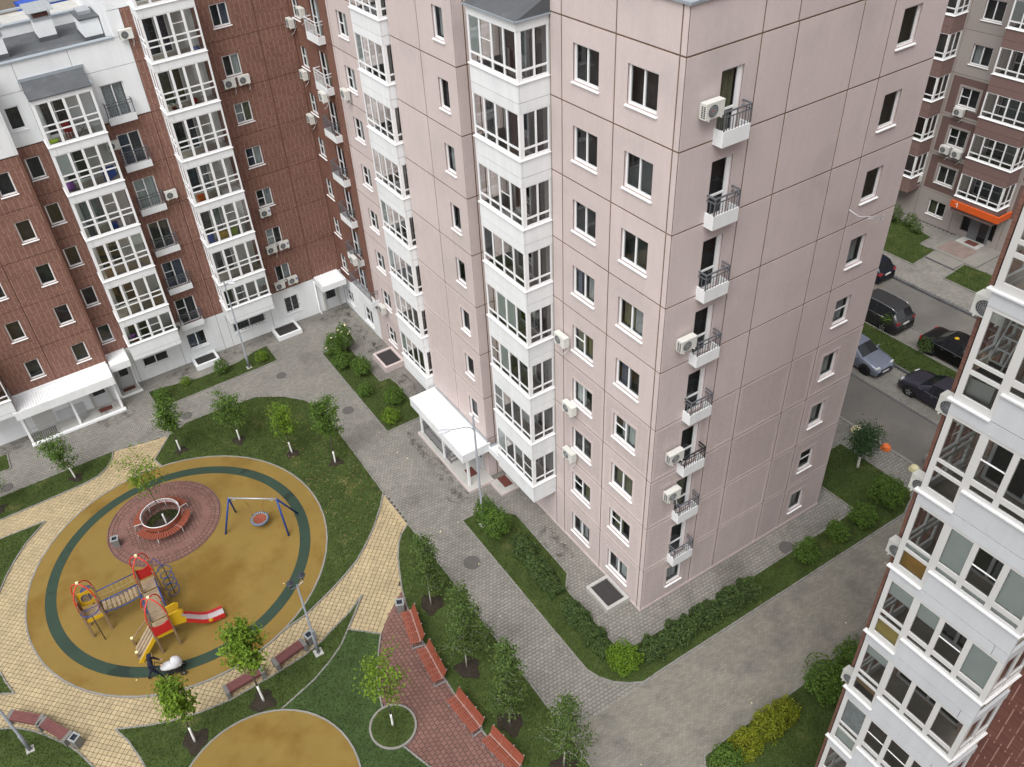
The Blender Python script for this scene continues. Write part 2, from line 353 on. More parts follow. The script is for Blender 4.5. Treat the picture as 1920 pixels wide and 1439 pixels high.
# ---------------------------------------------------------------- mesh helpers
class MB:
    """collects simple solids into one mesh"""
    def __init__(s):
        s.v, s.f, s.m, s.sm = [], [], [], []
    def add(s, vs, fs, mi=0, smooth=False):
        b = len(s.v)
        s.v += [tuple(p) for p in vs]
        for f in fs:
            s.f.append([b + i for i in f]); s.m.append(mi); s.sm.append(smooth)
        return s
    def box(s, x0, x1, y0, y1, z0, z1, mi=0):
        vs = [(x, y, z) for z in (z0, z1) for y in (y0, y1) for x in (x0, x1)]
        return s.add(vs, [(0, 2, 3, 1), (4, 5, 7, 6), (0, 1, 5, 4), (2, 6, 7, 3), (0, 4, 6, 2), (1, 3, 7, 5)], mi)
    def obox(s, c, ax, ay, az, mi=0):
        """box about centre c with half-axis vectors"""
        c, ax, ay, az = [Vector(q) for q in (c, ax, ay, az)]
        vs = [c + i * ax + j * ay + k * az for k in (-1, 1) for j in (-1, 1) for i in (-1, 1)]
        return s.add(vs, [(0, 2, 3, 1), (4, 5, 7, 6), (0, 1, 5, 4), (2, 6, 7, 3), (0, 4, 6, 2), (1, 3, 7, 5)], mi)
    def bar(s, a, b, w, h, mi=0, up=(0, 0, 1)):
        """rectangular bar from a to b"""
        a, b = Vector(a), Vector(b)
        d = (b - a)
        L = d.length
        d.normalize()
        u = Vector(up)
        side = d.cross(u)
        if side.length < 1e-4:
            side = Vector((1, 0, 0))
        side.normalize(); u = side.cross(d)
        return s.obox((a + b) / 2, d * L / 2, side * w / 2, u * h / 2, mi)
    def tube(s, pts, r, n=6, mi=0, closed=False, cap=True):
        """tube along points; r a number or a list"""
        P = [Vector(p) for p in pts]
        k = len(P)
        R = r if isinstance(r, (list, tuple)) else [r] * k
        vs = []
        prev = None
        for i, p in enumerate(P):
            if closed:
                d = P[(i + 1) % k] - P[i - 1]
            else:
                d = P[min(i + 1, k - 1)] - P[max(i - 1, 0)]
            d.normalize()
            if prev is None:
                a = d.orthogonal().normalized()
            else:
                a = prev - d * prev.dot(d)
                a = a.normalized() if a.length > 1e-5 else d.orthogonal().normalized()
            prev = a
            b = d.cross(a)
            for j in range(n):
                t = 2 * math.pi * j / n
                vs.append(p + (a * math.cos(t) + b * math.sin(t)) * R[i])
        fs = []
        for i in range(k if closed else k - 1):
            i2 = (i + 1) % k
            for j in range(n):
                j2 = (j + 1) % n
                fs.append((i * n + j, i * n + j2, i2 * n + j2, i2 * n + j))
        s.add(vs, fs, mi, True)
        if cap and not closed:
            b0 = len(s.v) - len(vs)
            s.f.append([b0 + j for j in range(n)][::-1]); s.m.append(mi); s.sm.append(False)
            s.f.append([b0 + (k - 1) * n + j for j in range(n)]); s.m.append(mi); s.sm.append(False)
        return s
    def prism(s, poly, z0, z1, mi=0, mside=None):
        n = len(poly)
        a = sum(poly[i][0] * poly[(i + 1) % n][1] - poly[(i + 1) % n][0] * poly[i][1] for i in range(n))
        if a < 0:
            poly = poly[::-1]
        b = len(s.v)
        s.v += [(p[0], p[1], z0) for p in poly] + [(p[0], p[1], z1) for p in poly]
        s.f.append([b + n + i for i in range(n)]); s.m.append(mi); s.sm.append(False)
        s.f.append([b + i for i in range(n)][::-1]); s.m.append(mi); s.sm.append(False)
        for i in range(n):
            j = (i + 1) % n
            s.f.append([b + i, b + j, b + n + j, b + n + i]); s.m.append(mi if mside is None else mside); s.sm.append(False)
        return s
    def lathe(s, prof, c=(0, 0, 0), n=16, mi=0, smooth=True):
        vs, fs = [], []
        for r, z in prof:
            for j in range(n):
                t = 2 * math.pi * j / n
                vs.append((c[0] + r * math.cos(t), c[1] + r * math.sin(t), c[2] + z))
        for i in range(len(prof) - 1):
            for j in range(n):
                j2 = (j + 1) % n
                fs.append((i * n + j, i * n + j2, (i + 1) * n + j2, (i + 1) * n + j))
        return s.add(vs, fs, mi, smooth)
    def mesh(s, name, mats):
        me = bpy.data.meshes.new(name)
        me.from_pydata(s.v, [], s.f)
        for mm in (mats if isinstance(mats, (list, tuple)) else [mats]):
            me.materials.append(MT[mm])
        me.polygons.foreach_set('material_index', s.m)
        me.polygons.foreach_set('use_smooth', s.sm)
        me.update()
        return me

W_ = {}                                                 # world placement of the objects made below: (place, turn about z)
def put(name, mesh, parent=None, loc=(0, 0, 0), rot=0.0):
    """link an object at a world place; kept relative to its parent"""
    o = bpy.data.objects.new(name, mesh)
    COL.objects.link(o)
    W_[o.name] = (Vector(loc), rot)
    if parent is not None:
        pl, pr = W_[parent.name]
        o.parent = parent
        o.location = Matrix.Rotation(-pr, 3, 'Z') @ (Vector(loc) - pl)
        o.rotation_euler = (0, 0, rot - pr)
    else:
        o.location = loc
        o.rotation_euler = (0, 0, rot)
    return o

def sub(name, mesh, parent, loc=(0, 0, 0)):
    """a part in its parent's own axes"""
    pl, pr = W_[parent.name]
    return put(name, mesh, parent, pl + Matrix.Rotation(pr, 3, 'Z') @ Vector(loc), pr)

def tag(o, label=None, cat=None, group=None, kind=None):
    if label: o['label'] = label
    if cat: o['category'] = cat
    if group: o['group'] = group
    if kind: o['kind'] = kind
    return o

def thing(name, label, cat, loc=(0, 0, 0), rot=0.0, group=None):
    return tag(put(name, None, None, loc, rot), label, cat, group)

def copy_tree(src, loc, rot=0.0, label=None, parent=None):
    """copy a thing, its parts and their sub-parts (mesh data shared)"""
    def rec(o, par):
        c = o.copy(); COL.objects.link(c)
        if par is not None:
            c.parent = par
        for k in KIDS.get(o.name, []):
            rec(k, c)
        return c
    r = rec(src, parent)
    r.location = loc; r.rotation_euler = (0, 0, rot)
    W_[r.name] = (Vector(loc), rot)
    if label: r['label'] = label
    return r
KIDS = {}
def note_kids(root):
    """remember a finished thing's children for copy_tree"""
    ch = {}
    for o in COL.objects:
        if o.parent is not None:
            ch.setdefault(o.parent.name, []).append(o)
    def rec(o):
        KIDS[o.name] = ch.get(o.name, [])
        for k in KIDS[o.name]:
            rec(k)
    rec(root)

def raw_mesh(name, V, F, mats, smooth=False):
    """mesh from numpy arrays; F all with the same number of corners"""
    me = bpy.data.meshes.new(name)
    n, k = F.shape
    me.vertices.add(len(V)); me.vertices.foreach_set('co', np.ascontiguousarray(V, dtype=np.float32).ravel())
    me.loops.add(n * k); me.loops.foreach_set('vertex_index', np.ascontiguousarray(F, dtype=np.int32).ravel())
    me.polygons.add(n); me.polygons.foreach_set('loop_start', np.arange(0, n * k, k, dtype=np.int32))
    me.polygons.foreach_set('use_smooth', np.full(n, smooth))
    me.update(calc_edges=True)
    me.materials.append(MT[mats])
    return me

def inside(P, poly):
    """numpy point-in-polygon"""
    x, y = P[:, 0], P[:, 1]
    r = np.zeros(len(P), bool)
    n = len(poly)
    for i in range(n):
        x1, y1 = poly[i]; x2, y2 = poly[(i + 1) % n]
        if y1 == y2: continue
        c = ((y1 > y) != (y2 > y)) & (x < (x2 - x1) * (y - y1) / (y2 - y1) + x1)
        r ^= c
    return r

def circle(cx, cy, r, n=72, a0=0.0, a1=2 * math.pi):
    return [(cx + r * math.cos(a0 + (a1 - a0) * i / n), cy + r * math.sin(a0 + (a1 - a0) * i / n)) for i in range(n)]

def smooth_poly(pts, it=1):
    for _ in range(it):
        q = []
        for i in range(len(pts)):
            a, b = pts[i], pts[(i + 1) % len(pts)]
            q += [(0.75 * a[0] + 0.25 * b[0], 0.75 * a[1] + 0.25 * b[1]), (0.25 * a[0] + 0.75 * b[0], 0.25 * a[1] + 0.75 * b[1])]
        pts = q
    return pts

def ribbon(mb, pts, w, z0, z1, mi=0, closed=True, seg=None):
    """kerb along a line of points; seg = length of the single kerb stones"""
    n = len(pts)
    P = [Vector((p[0], p[1])) for p in pts]
    last = n if closed else n - 1
    for i in range(last):
        a, b = P[i], P[(i + 1) % n]
        d = b - a
        L = d.length
        if L < 1e-4: continue
        d /= L
        e = Vector((-d.y, d.x)) * w / 2
        k = max(1, round(L / seg)) if seg else 1
        for j in range(k):
            p, q = a + d * (L * j / k), a + d * (L * (j + 1) / k)
            if seg: p = p + d * 0.004; q = q - d * 0.004
            h = z1 + random.uniform(-0.004, 0.004)
            mb.add([(p.x - e.x, p.y - e.y, z0), (q.x - e.x, q.y - e.y, z0), (q.x + e.x, q.y + e.y, z0), (p.x + e.x, p.y + e.y, z0),
                    (p.x - e.x, p.y - e.y, h), (q.x - e.x, q.y - e.y, h), (q.x + e.x, q.y + e.y, h), (p.x + e.x, p.y + e.y, h)],
                   [(4, 5, 6, 7), (0, 1, 5, 4), (1, 2, 6, 5), (2, 3, 7, 6), (3, 0, 4, 7)], mi)

# ---------------------------------------------------------------- ground, lawns, paving, street
PLAY_C = (-17.33, 15.45)
LAWNS = dict(
    A=[(-16.41, 23.86), (-15.31, 20.0), (-12.0, 16.0), (-12.0, 11.0), (-15.31, 8.12), (-14.4, 8.38), (-13.06, 8.63), (-11.53, 9.22), (-10.56, 9.68), (-9.61, 10.19), (-8.71, 10.94), (-7.98, 11.63), (-7.06, 12.68), (-6.4, 13.58), (-6.36, 16.6), (-6.36, 20.2), (-6.43, 22.16), (-6.86, 23.49), (-7.9, 24.74), (-9.3, 25.72), (-11.21, 25.98), (-13.8, 26.02), (-15.05, 25.51)],
    B=[(-34, 26.2), (-24.9, 26.2), (-18.35, 26.15), (-18.56, 25.54), (-19.02, 24.91), (-19.58, 24.51), (-20.37, 24.36), (-22.96, 24.27), (-34, 24.22)],
    C=[(-34, 22.75), (-25.34, 22.73), (-22.94, 22.62), (-23.19, 22.39), (-24.1, 21.59), (-24.78, 20.74), (-25.38, 19.82), (-25.95, 18.7), (-26.5, 17.6), (-34, 17.6)],
    D=[(-34, 14.6), (-26.49, 13.83), (-26.34, 13.12), (-26.07, 12.26), (-26.64, 12.6), (-34, 13.4)],
    E=[(-34, 11.6), (-26.86, 10.75), (-26.2, 10.35), (-25.58, 9.78), (-25.1, 9.2), (-24.44, 8.32), (-24.06, 7.65), (-23.65, 6.64), (-23.3, 4.5), (-34, 4.5)],
    F=[(-22.45, 7.84), (-21.22, 7.23), (-20.15, 6.82), (-19.03, 6.53), (-17.66, 6.35), (-15.37, 6.45), (-13.92, 6.6), (-13.0, 6.85), (-12.49, 7.09), (-11.31, 7.54), (-10.36, 8.1), (-11.76, 6.73), (-12.37, 6.15), (-13.13, 5.67), (-14.12, 5.2), (-15.01, 4.94), (-15.93, 4.68), (-16.56, 4.5), (-17.22, 4.36), (-18.54, 4.2), (-20.0, 3.9), (-21.6, 3.4), (-21.75, 5.41), (-21.84, 5.94), (-22.1, 7.01)],
    G=[(-11.76, 6.73), (-10.58, 5.64), (-11.19, 4.71), (-11.7, 3.84), (-11.94, 3.22), (-12.2, 2.27), (-12.0, 1.3), (-12.22, 0.28), (-12.0, -0.36), (-11.75, -1.02), (-11.3, -1.8), (-14.5, -1.8), (-19.0, 3.2), (-17.2, 4.36), (-15.93, 4.68), (-15.01, 4.94), (-14.12, 5.2), (-13.13, 5.67), (-12.37, 6.15)],
    H=[(-6.35, 10.82), (-6.98, 10.38), (-7.38, 9.91), (-7.81, 9.17), (-8.24, 8.15), (-8.59, 7.27), (-8.85, 6.29), (-9.15, 4.21), (-9.24, 2.78), (-9.27, 1.19), (-9.15, -0.98), (-8.97, -2.84), (-8.6, -5.5), (-6.4, -5.5), (-6.28, -3.5), (-6.28, 6.77)],
    I=[(-3.9, 9.39), (-2.48, 9.36), (-1.37, 8.13), (-1.44, 3.6), (-2.05, 2.9), (-2.06, -0.7), (-1.6, -1.2), (0.65, -1.3), (5.72, -1.42), (12.6, -1.3), (12.56, 0.61), (12.56, 2.29), (15.87, 2.29), (15.87, -1.81), (15.5, -2.3), (14.3, -2.78), (-1.35, -2.80), (-2.2, -2.83), (-2.75, -2.54), (-3.28, -2.12), (-3.65, -1.6), (-3.86, -1.04), (-3.88, 2.53)],
    J=[(-2.62, -9.65), (-2.62, -6.9), (-2.38, -6.6), (-1.13, -6.52), (16.2, -6.48), (16.2, -9.65)],
    K=[(-4.0, 27.36), (-3.46, 27.38), (-2.22, 26.62), (-2.15, 22.35), (-1.5, 22.3), (-1.38, 21.45), (-1.45, 19.73), (-1.69, 17.8), (-3.96, 17.83)],
    L=[(-15.05, 30.6), (-13.83, 30.4), (-11.75, 29.95), (-9.09, 29.99), (-7.57, 30.5), (-6.77, 30.55), (-6.74, 28.5), (-14.97, 28.4)],
    M=[(-30, 29.95), (-24.0, 29.93), (-24.0, 28.4), (-30, 28.42)],
)
RED_STRIP = [(-8.59, 7.27), (-9.37, 6.69), (-10.1, 6.1), (-10.62, 5.58), (-11.19, 4.71), (-11.7, 3.84), (-11.94, 3.22), (-12.5, 1.3), (-12.22, 0.28), (-12.0, -0.36), (-11.75, -1.02), (-10.8, -3.2), (-9.5, -5.5), (-8.4, -5.5), (-8.8, -2), (-9.1, 2), (-8.9, 5)]
YELLOW = [(-18.32, 26.15), (-15.05, 25.51), (-12, 20), (-9, 14.5), (-6.4, 13.58), (-6.35, 10.82), (-7.5, 9.0), (-8.59, 7.27), (-9.37, 6.69), (-10.1, 6.1), (-10.62, 5.58), (-11.76, 6.0), (-14, 3.5), (-20.5, 2.0), (-36, 2.0), (-36, 25.0), (-20, 25.2)]

def tri_fill(name, poly, z0, z1, mats, mside=None):
    import mathutils
    tess = mathutils.geometry.tessellate_polygon([[Vector((p[0], p[1], 0)) for p in poly]])
    n = len(poly)
    mb = MB()
    mb.add([(p[0], p[1], z1) for p in poly] + [(p[0], p[1], z0) for p in poly], [])
    for t in tess:
        a, b, c = [Vector(poly[i]) for i in t]
        if (b - a).cross(c - a) < 0: t = t[::-1]
        mb.f.append(list(t)); mb.m.append(0); mb.sm.append(False)
    ar = sum(poly[i][0] * poly[(i + 1) % n][1] - poly[(i + 1) % n][0] * poly[i][1] for i in range(n))
    for i in range(n):
        j = (i + 1) % n
        q = [n + i, n + j, j, i]
        mb.f.append(q if ar > 0 else q[::-1]); mb.m.append(0); mb.sm.append(False)
    return mb.mesh(name, mats)

def structure(name, mesh, loc=(0, 0, 0)):
    return tag(put(name, mesh, None, loc), kind='structure')

structure('ground', MB().box(-150, 160, -60, 260, -1.0, -0.3).mesh('ground', 'earth'))
structure('pavement', MB().box(-36, 17.55, -30, 60, -0.3, -0.03).mesh('pavement', 'mortar'))

def pavers(x0, x1, y0, y1, a, b, keep, mats, parent, diag=False, gap=0.008, bond=True, ztop=0.0, name='paver', strict=None):
    """laid pavers (a x b metres) as one part; the joints are real gaps over the bed"""
    if diag:
        R = max(x1 - x0, y1 - y0)
        us = np.arange(-R, R, a); vs = np.arange(-R, R, b)
    else:
        us = np.arange(x0, x1, a); vs = np.arange(y0, y1, b)
    U, Vv = np.meshgrid(us, vs)
    if bond == 'y':
        Vv = Vv + (np.arange(len(us)) % 2)[None, :] * b / 2
    elif bond:
        U = U + (np.arange(len(vs)) % 2)[:, None] * a / 2
    C = np.stack([U.ravel(), Vv.ravel()], 1)
    ca = math.cos(math.pi / 4) if diag else 1.0
    sa = math.sin(math.pi / 4) if diag else 0.0
    rotm = np.array([[ca, -sa], [sa, ca]])
    if diag:
        C = C @ rotm.T + np.array([(x0 + x1) / 2, (y0 + y1) / 2])
    C = C[(C[:, 0] > x0) & (C[:, 0] < x1) & (C[:, 1] > y0) & (C[:, 1] < y1)]
    C = C[keep(C)]
    if strict is not None:                                                   # whole pavers only
        for sx, sy in ((-1, -1), (1, -1), (1, 1), (-1, 1)):
            C = C[strict(C + np.array([sx * a * 0.45, sy * b * 0.45]) @ rotm.T)]
    n = len(C)
    hx, hy = a / 2 - gap / 2, b / 2 - gap / 2
    corner = np.array([(-hx, -hy), (hx, -hy), (hx, hy), (-hx, hy)]) @ rotm.T
    top = ztop + RNG.uniform(-0.003, 0.003, n)
    tilt = RNG.uniform(-0.002, 0.002, (n, 4))
    V = np.zeros((n, 8, 3))
    V[:, :4, :2] = C[:, None, :] + corner[None]
    V[:, 4:, :2] = V[:, :4, :2]
    V[:, 4:, 2] = top[:, None] + tilt
    V[:, :4, 2] = ztop - 0.045
    fq = np.array([(4, 5, 6, 7), (0, 1, 5, 4), (1, 2, 6, 5), (2, 3, 7, 6), (3, 0, 4, 7)])
    F = (np.arange(n)[:, None, None] * 8 + fq[None]).reshape(-1, 4)
    o = put(name, raw_mesh(name, V.reshape(-1, 3), F, mats), parent)
    o['kind'] = 'stuff'
    return o

def in_lawn(P, skip=()):
    r = np.zeros(len(P), bool)
    for k, poly in LAWNS.items():
        if k not in skip:
            q = inside(P, poly)
            for ox, oy in ((0.2, 0), (-0.2, 0), (0, 0.2), (0, -0.2)): q &= inside(P + np.array([ox, oy]), poly)
            r |= q
    return r
d_play = lambda P: np.hypot(P[:, 0] - PLAY_C[0], P[:, 1] - PLAY_C[1])
def footprint(P):
    return ((P[:, 0] > 0.1) & (P[:, 1] > 0.1) & (P[:, 0] < 11.3)) | (P[:, 1] > 32.1) | ((P[:, 0] > -0.1) & (P[:, 1] < -9.8) & (P[:, 0] < 20))
def keep_yellow(P):
    return inside(P, YELLOW) & ~inside(P, RED_STRIP) & ~in_lawn(P) & (d_play(P) > 7.5)
def keep_red(P):
    return inside(P, RED_STRIP) & ~in_lawn(P, 'H') & (np.hypot(P[:, 0] + 12.2, P[:, 1] - 1.29) > 0.9)
def is_drive(P):
    return (P[:, 1] < -2.86) & (P[:, 0] > -6.5)
def keep_drive(P):
    return is_drive(P) & ~in_lawn(P) & ~footprint(P)
def keep_grey(P):
    return ~inside(P, YELLOW) & ~inside(P, RED_STRIP) & ~in_lawn(P) & ~footprint(P) & ~is_drive(P) & (d_play(P) > 7.5) & ~((P[:, 0] < -6.4) & (P[:, 1] < 13))

walk = structure('footpath', MB().box(-6.36, -3.86, -2.86, 32, -0.32, -0.031).mesh('footpath', 'mortar'))
pavers(-36, 17.5, -3, 32.2, 0.21, 0.16, keep_grey, 'pavgrey', walk, gap=0.018)
drive = structure('driveway', MB().box(-6.5, 17.5, -9.6, -2.87, -0.32, -0.0305).mesh('driveway', 'mortar'))
pavers(-6.5, 17.5, -9.8, -2.86, 0.20, 0.10, keep_drive, 'pavdrive', drive, gap=0.005)
ypath = structure('yellow_path', MB().box(-30, -10, 3, 8, -0.32, -0.0315).mesh('yellow_path', 'mortar'))
pavers(-32, -5, 2, 27, 0.215, 0.215, keep_yellow, 'pavyellow', ypath, diag=True, bond=False, gap=0.022, strict=lambda P: inside(P, YELLOW) & ~inside(P, RED_STRIP))
cut = MB()
for a, b in (((-18.5, 26.18), (-15.0, 25.50)), ((-6.42, 13.7), (-6.37, 10.7))):
    d = Vector((b[0] - a[0], b[1] - a[1])).normalized(); e = Vector((d.y, -d.x)) * 0.12 * (1 if a[0] < -10 else -1)
    e = -e if a[0] > -10 else e
    ribbon(cut, [(a[0] + e.x, a[1] + e.y), (b[0] + e.x, b[1] + e.y)], 0.22, -0.05, -0.004, closed=False, seg=0.22)
ribbon(cut, [(-8.66, 7.36), (-9.44, 6.79), (-10.17, 6.19), (-10.70, 5.66)], 0.22, -0.05, -0.004, closed=False, seg=0.22)
put('cut_paver', cut.mesh('cut_paver', 'pavyellow'), ypath)['kind'] = 'stuff'
rpath = structure('red_path', MB().box(-12, -9, -5, 6, -0.32, -0.0325).mesh('red_path', 'mortar'))
pavers(-13, -8, -5.5, 7.6, 0.205, 0.205, keep_red, 'pavred', rpath, bond='y', gap=0.023)
rc = MB(); ribbon(rc, [(-8.56, 7.20), (-9.32, 6.60), (-10.05, 6.02), (-10.56, 5.50)], 0.12, -0.05, -0.0045, closed=False, seg=0.2)
put('cut_paver', rc.mesh('cut_paver', 'pavred'), rpath)['kind'] = 'stuff'

# lawns with their kerbs and blades
def blades(name, poly, dens, mats, parent, hmin=0.04, hmax=0.09, z=0.035, avoid=None):
    xs = [p[0] for p in poly]; ys = [p[1] for p in poly]
    n = int((max(xs) - min(xs)) * (max(ys) - min(ys)) * dens)
    P = np.stack([RNG.uniform(min(xs), max(xs), n), RNG.uniform(min(ys), max(ys), n)], 1)
    P = P[inside(P, poly)]
    if avoid is not None: P = P[~avoid(P)]
    n = len(P)
    if n == 0: return
    h = RNG.uniform(hmin, hmax, n); t = RNG.uniform(0, 2 * math.pi, n); w = RNG.uniform(0.010, 0.024, n)
    lean = RNG.uniform(0.2, 1.0, n) * h; t2 = RNG.uniform(0, 2 * math.pi, n)
    V = np.zeros((n, 3, 3))
    V[:, 0, 0] = P[:, 0] + w * np.cos(t); V[:, 0, 1] = P[:, 1] + w * np.sin(t)
    V[:, 1, 0] = P[:, 0] - w * np.cos(t); V[:, 1, 1] = P[:, 1] - w * np.sin(t)
    V[:, :2, 2] = z
    V[:, 2, 0] = P[:, 0] + lean * np.cos(t2); V[:, 2, 1] = P[:, 1] + lean * np.sin(t2); V[:, 2, 2] = z + h
    o = put(name, raw_mesh(name, V.reshape(-1, 3), np.arange(n * 3).reshape(-1, 3), mats), parent)
    o['kind'] = 'stuff'
for key, poly in LAWNS.items():
    dark = key == 'G'
    lw = structure('lawn', tri_fill('lawn', poly, -0.28, 0.04, 'lawndark' if dark else 'lawn'))
    kb = MB(); ribbon(kb, poly, 0.075, -0.1, 0.055, seg=1.0)
    put('kerb', kb.mesh('kerb', 'kerb'), lw)
    av = lambda P: (d_play(P) < 7.75) | (np.hypot(P[:, 0] + 17.84, P[:, 1] - 1.31) < 3.85) | (P[:, 0] < -30)
    blades('grass', poly, 420, 'grassdark' if dark else 'grass', lw, avoid=av)

# playground surface: mustard rubber, green ring, red paved circle
play = structure('playground_surface', MB().prism(circle(*PLAY_C, 7.64, 120), -0.28, 0.06).mesh('playground_surface', 'rubber'))
kb = MB(); ribbon(kb, circle(*PLAY_C, 7.66, 60), 0.08, -0.1, 0.072)
put('kerb', kb.mesh('kerb', 'kerb'), play)
ring = MB()
co, ci = circle(-17.29, 15.47, 6.77, 120), circle(-17.29, 15.47, 6.21, 120)
ring.add([(*p, 0.064) for p in co] + [(*p, 0.064) for p in ci], [(i, (i + 1) % 120, 120 + (i + 1) % 120, 120 + i) for i in range(120)])
put('green_ring', ring.mesh('green_ring', 'rubbergreen'), play)
RC = (-17.27, 18.56)
put('paved_circle', MB().prism(circle(*RC, 3.06, 80), 0.03, 0.0625).mesh('paved_circle', 'mortar'), play)
kb = MB(); ribbon(kb, circle(*RC, 3.04, 48), 0.05, 0.0, 0.086)
put('edging', kb.mesh('edging', 'pavred'), play)
def red_rings(P):
    return np.hypot(P[:, 0] - RC[0], P[:, 1] - RC[1]) < 2.28
pavers(RC[0] - 3, RC[0] + 3, RC[1] - 3, RC[1] + 3, 0.205, 0.205, red_rings, 'pavred', play, ztop=0.085, bond=False, gap=0.026)
bedr = MB(); a_, b_ = circle(*RC, 2.36, 60), circle(*RC, 2.05, 60)
bedr.add([(*p, 0.0815) for p in a_] + [(*p, 0.0815) for p in b_], [(i, (i + 1) % 60, 60 + (i + 1) % 60, 60 + i) for i in range(60)])
put('cut_paver', bedr.mesh('cut_paver', 'pavred'), play)
rp = MB()
for r in (2.42, 2.64, 2.87):
    k = round(2 * math.pi * r / 0.21)
    for i in range(k):
        a = 2 * math.pi * i / k + r
        er = Vector((math.cos(a), math.sin(a), 0)); et = Vector((-er.y, er.x, 0))
        rp.obox(Vector((*RC, 0.065)) + er * r, er * 0.100, et * (math.pi * r / k - 0.013), (0, 0, 0.02 + random.uniform(0, 0.003)))
o = put('paver', rp.mesh('paver', 'pavred'), play); o['kind'] = 'stuff'
play2 = structure('second_playground_surface', MB().prism(circle(-17.84, 1.31, 3.79, 90), -0.28, 0.080).mesh('second_playground_surface', 'rubber'))
kb = MB(); ribbon(kb, circle(-17.84, 1.31, 3.81, 50), 0.08, -0.1, 0.094)
put('kerb', kb.mesh('kerb', 'kerb'), play2)
ringlawn = structure('tree_ring_lawn', MB().prism(circle(-12.2, 1.29, 0.95, 48), -0.28, 0.075).mesh('tree_ring_lawn', 'lawn'))
kb = MB(); ribbon(kb, circle(-12.2, 1.29, 0.97, 40), 0.085, -0.1, 0.10)
put('kerb', kb.mesh('kerb', 'kerb'), ringlawn)
blades('grass', circle(-12.2, 1.29, 0.9, 32), 420, 'grass', ringlawn, z=0.07)

# street side
structure('sidewalk', MB().box(15.95, 17.45, -9, 40, -0.3, -0.029).mesh('sidewalk', 'mortar'))
kb = MB(); ribbon(kb, [(17.55, -30), (17.55, 45)], 0.16, -0.3, 0.03, closed=False, seg=1.0)
kb2 = kb.mesh('kerb', 'kerb')
road = structure('road', MB().box(17.63, 21.15, -40, 60, -0.3, -0.09).mesh('road', 'asphalt'))
put('kerb', kb2, road)
parking = structure('parking_strip', MB().box(21.15, 23.62, -40, 60, -0.3, -0.12).mesh('parking_strip', 'mortar'))
pavers(21.15, 23.6, -6, 22, 0.2, 0.1, lambda P: P[:, 1] < 40, 'pavgrey', parking, ztop=-0.075, gap=0.006)
kb = MB(); ribbon(kb, [(21.15, -40), (21.15, 60)], 0.10, -0.25, -0.06, closed=False, seg=1.0)
put('kerb', kb.mesh('kerb', 'kerbdark'), parking)
median = structure('lawn', MB().box(23.74, 25.78, -40, 60, -0.3, 0.05).mesh('median_lawn', 'lawn'))
kb = MB(); ribbon(kb, [(23.68, -40), (23.68, 60)], 0.13, -0.25, 0.06, closed=False, seg=1.0, mi=1); ribbon(kb, [(25.83, -40), (25.83, 60)], 0.10, -0.25, 0.06, closed=False, seg=1.0)
put('kerb', kb.mesh('kerb', ['kerb', 'kerbdark']), median)
blades('grass', [(23.74, -4), (25.78, -4), (25.78, 14), (23.74, 14)], 420, 'grass', median, z=0.045)
parking2 = structure('parking_strip', MB().box(25.88, 27.7, -40, 60, -0.3, -0.12).mesh('parking_strip', 'mortar'))
pavers(25.9, 27.68, -4, 18, 0.2, 0.1, lambda P: P[:, 1] < 40, 'pavgrey', parking2, ztop=-0.075, gap=0.006)
road2 = structure('road', MB().box(27.72, 31.45, -40, 60, -0.3, -0.09).mesh('road', 'asphalt'))
kb = MB(); ribbon(kb, [(31.55, -40), (31.55, 60)], 0.18, -0.25, 0.06, closed=False, seg=1.0)
put('kerb', kb.mesh('kerb', 'kerbdark'), road2)
kb = MB(); ribbon(kb, [(27.71, -40), (27.71, 60)], 0.06, -0.25, -0.055, closed=False, seg=1.0)
put('kerb', kb.mesh('kerb', 'kerb'), road2)
side2 = structure('sidewalk', MB().box(31.64, 39.3, -40, 60, -0.3, -0.02).mesh('sidewalk', 'mortar'))
pavers(31.66, 39.3, -2, 20, 0.2, 0.16, lambda P: P[:, 0] < 39.2, 'pavgrey', side2, ztop=0.01, gap=0.006)
for nm, poly in (('lawn', [(33.7, 11.35), (33.7, 24), (38.3, 24), (38.6, 17.2), (37.7, 12.85), (36.35, 12.8), (36.35, 11.6)]),
                 ('lawn', [(33.76, 9.1), (36.25, 9.35), (36.4, 7.8), (36.4, 2), (33.76, 2)])):
    lw = structure(nm, tri_fill(nm, poly, -0.25, 0.05, 'lawn'))
    kb = MB(); ribbon(kb, poly, 0.10, -0.1, 0.07, seg=1.0)
    put('kerb', kb.mesh('kerb', 'kerb'), lw)
    blades('grass', poly, 380, 'grass', lw, z=0.045)
steps = structure('entrance_steps', MB().box(35.15, 36.3, 9.4, 11.5, -0.2, 0.10).box(36.3, 39.28, 8.6, 12.0, -0.2, 0.14).mesh('entrance_steps', 'pavgrey'))
put('door_apron', MB().box(36.6, 38.2, 9.7, 11.7, 0.13, 0.146).mesh('door_apron', 'apron'), steps)
put('door_pad', MB().box(38.3, 39.25, 9.9, 11.5, 0.10, 0.20).mesh('door_pad', 'concrete'), steps)
put('edging', MB().box(35.1, 35.16, 9.3, 11.6, -0.2, 0.108).mesh('edging', 'kerbdark'), steps)
# the plot behind the low roof
structure('far_yard', MB().box(-60, 40, 60, 200, -0.3, -0.1).mesh('far_yard', 'earth'))

# ---------------------------------------------------------------- building parts
class Fac:
    """a facade: 'Y' looks towards -Y at y = off, 'X' looks towards -X at x = off; u runs to the right as seen from outside (-y on 'X')"""
    def __init__(s, axis, off):
        s.axis, s.off = axis, off
        s.rot = 0.0 if axis == 'Y' else -math.pi / 2
    def w(s, u, d, z):
        return (u, s.off + d, z) if s.axis == 'Y' else (s.off + d, -u, z)

MESH = {}
def cached(key, fn):
    if key not in MESH: MESH[key] = fn()
    return MESH[key]

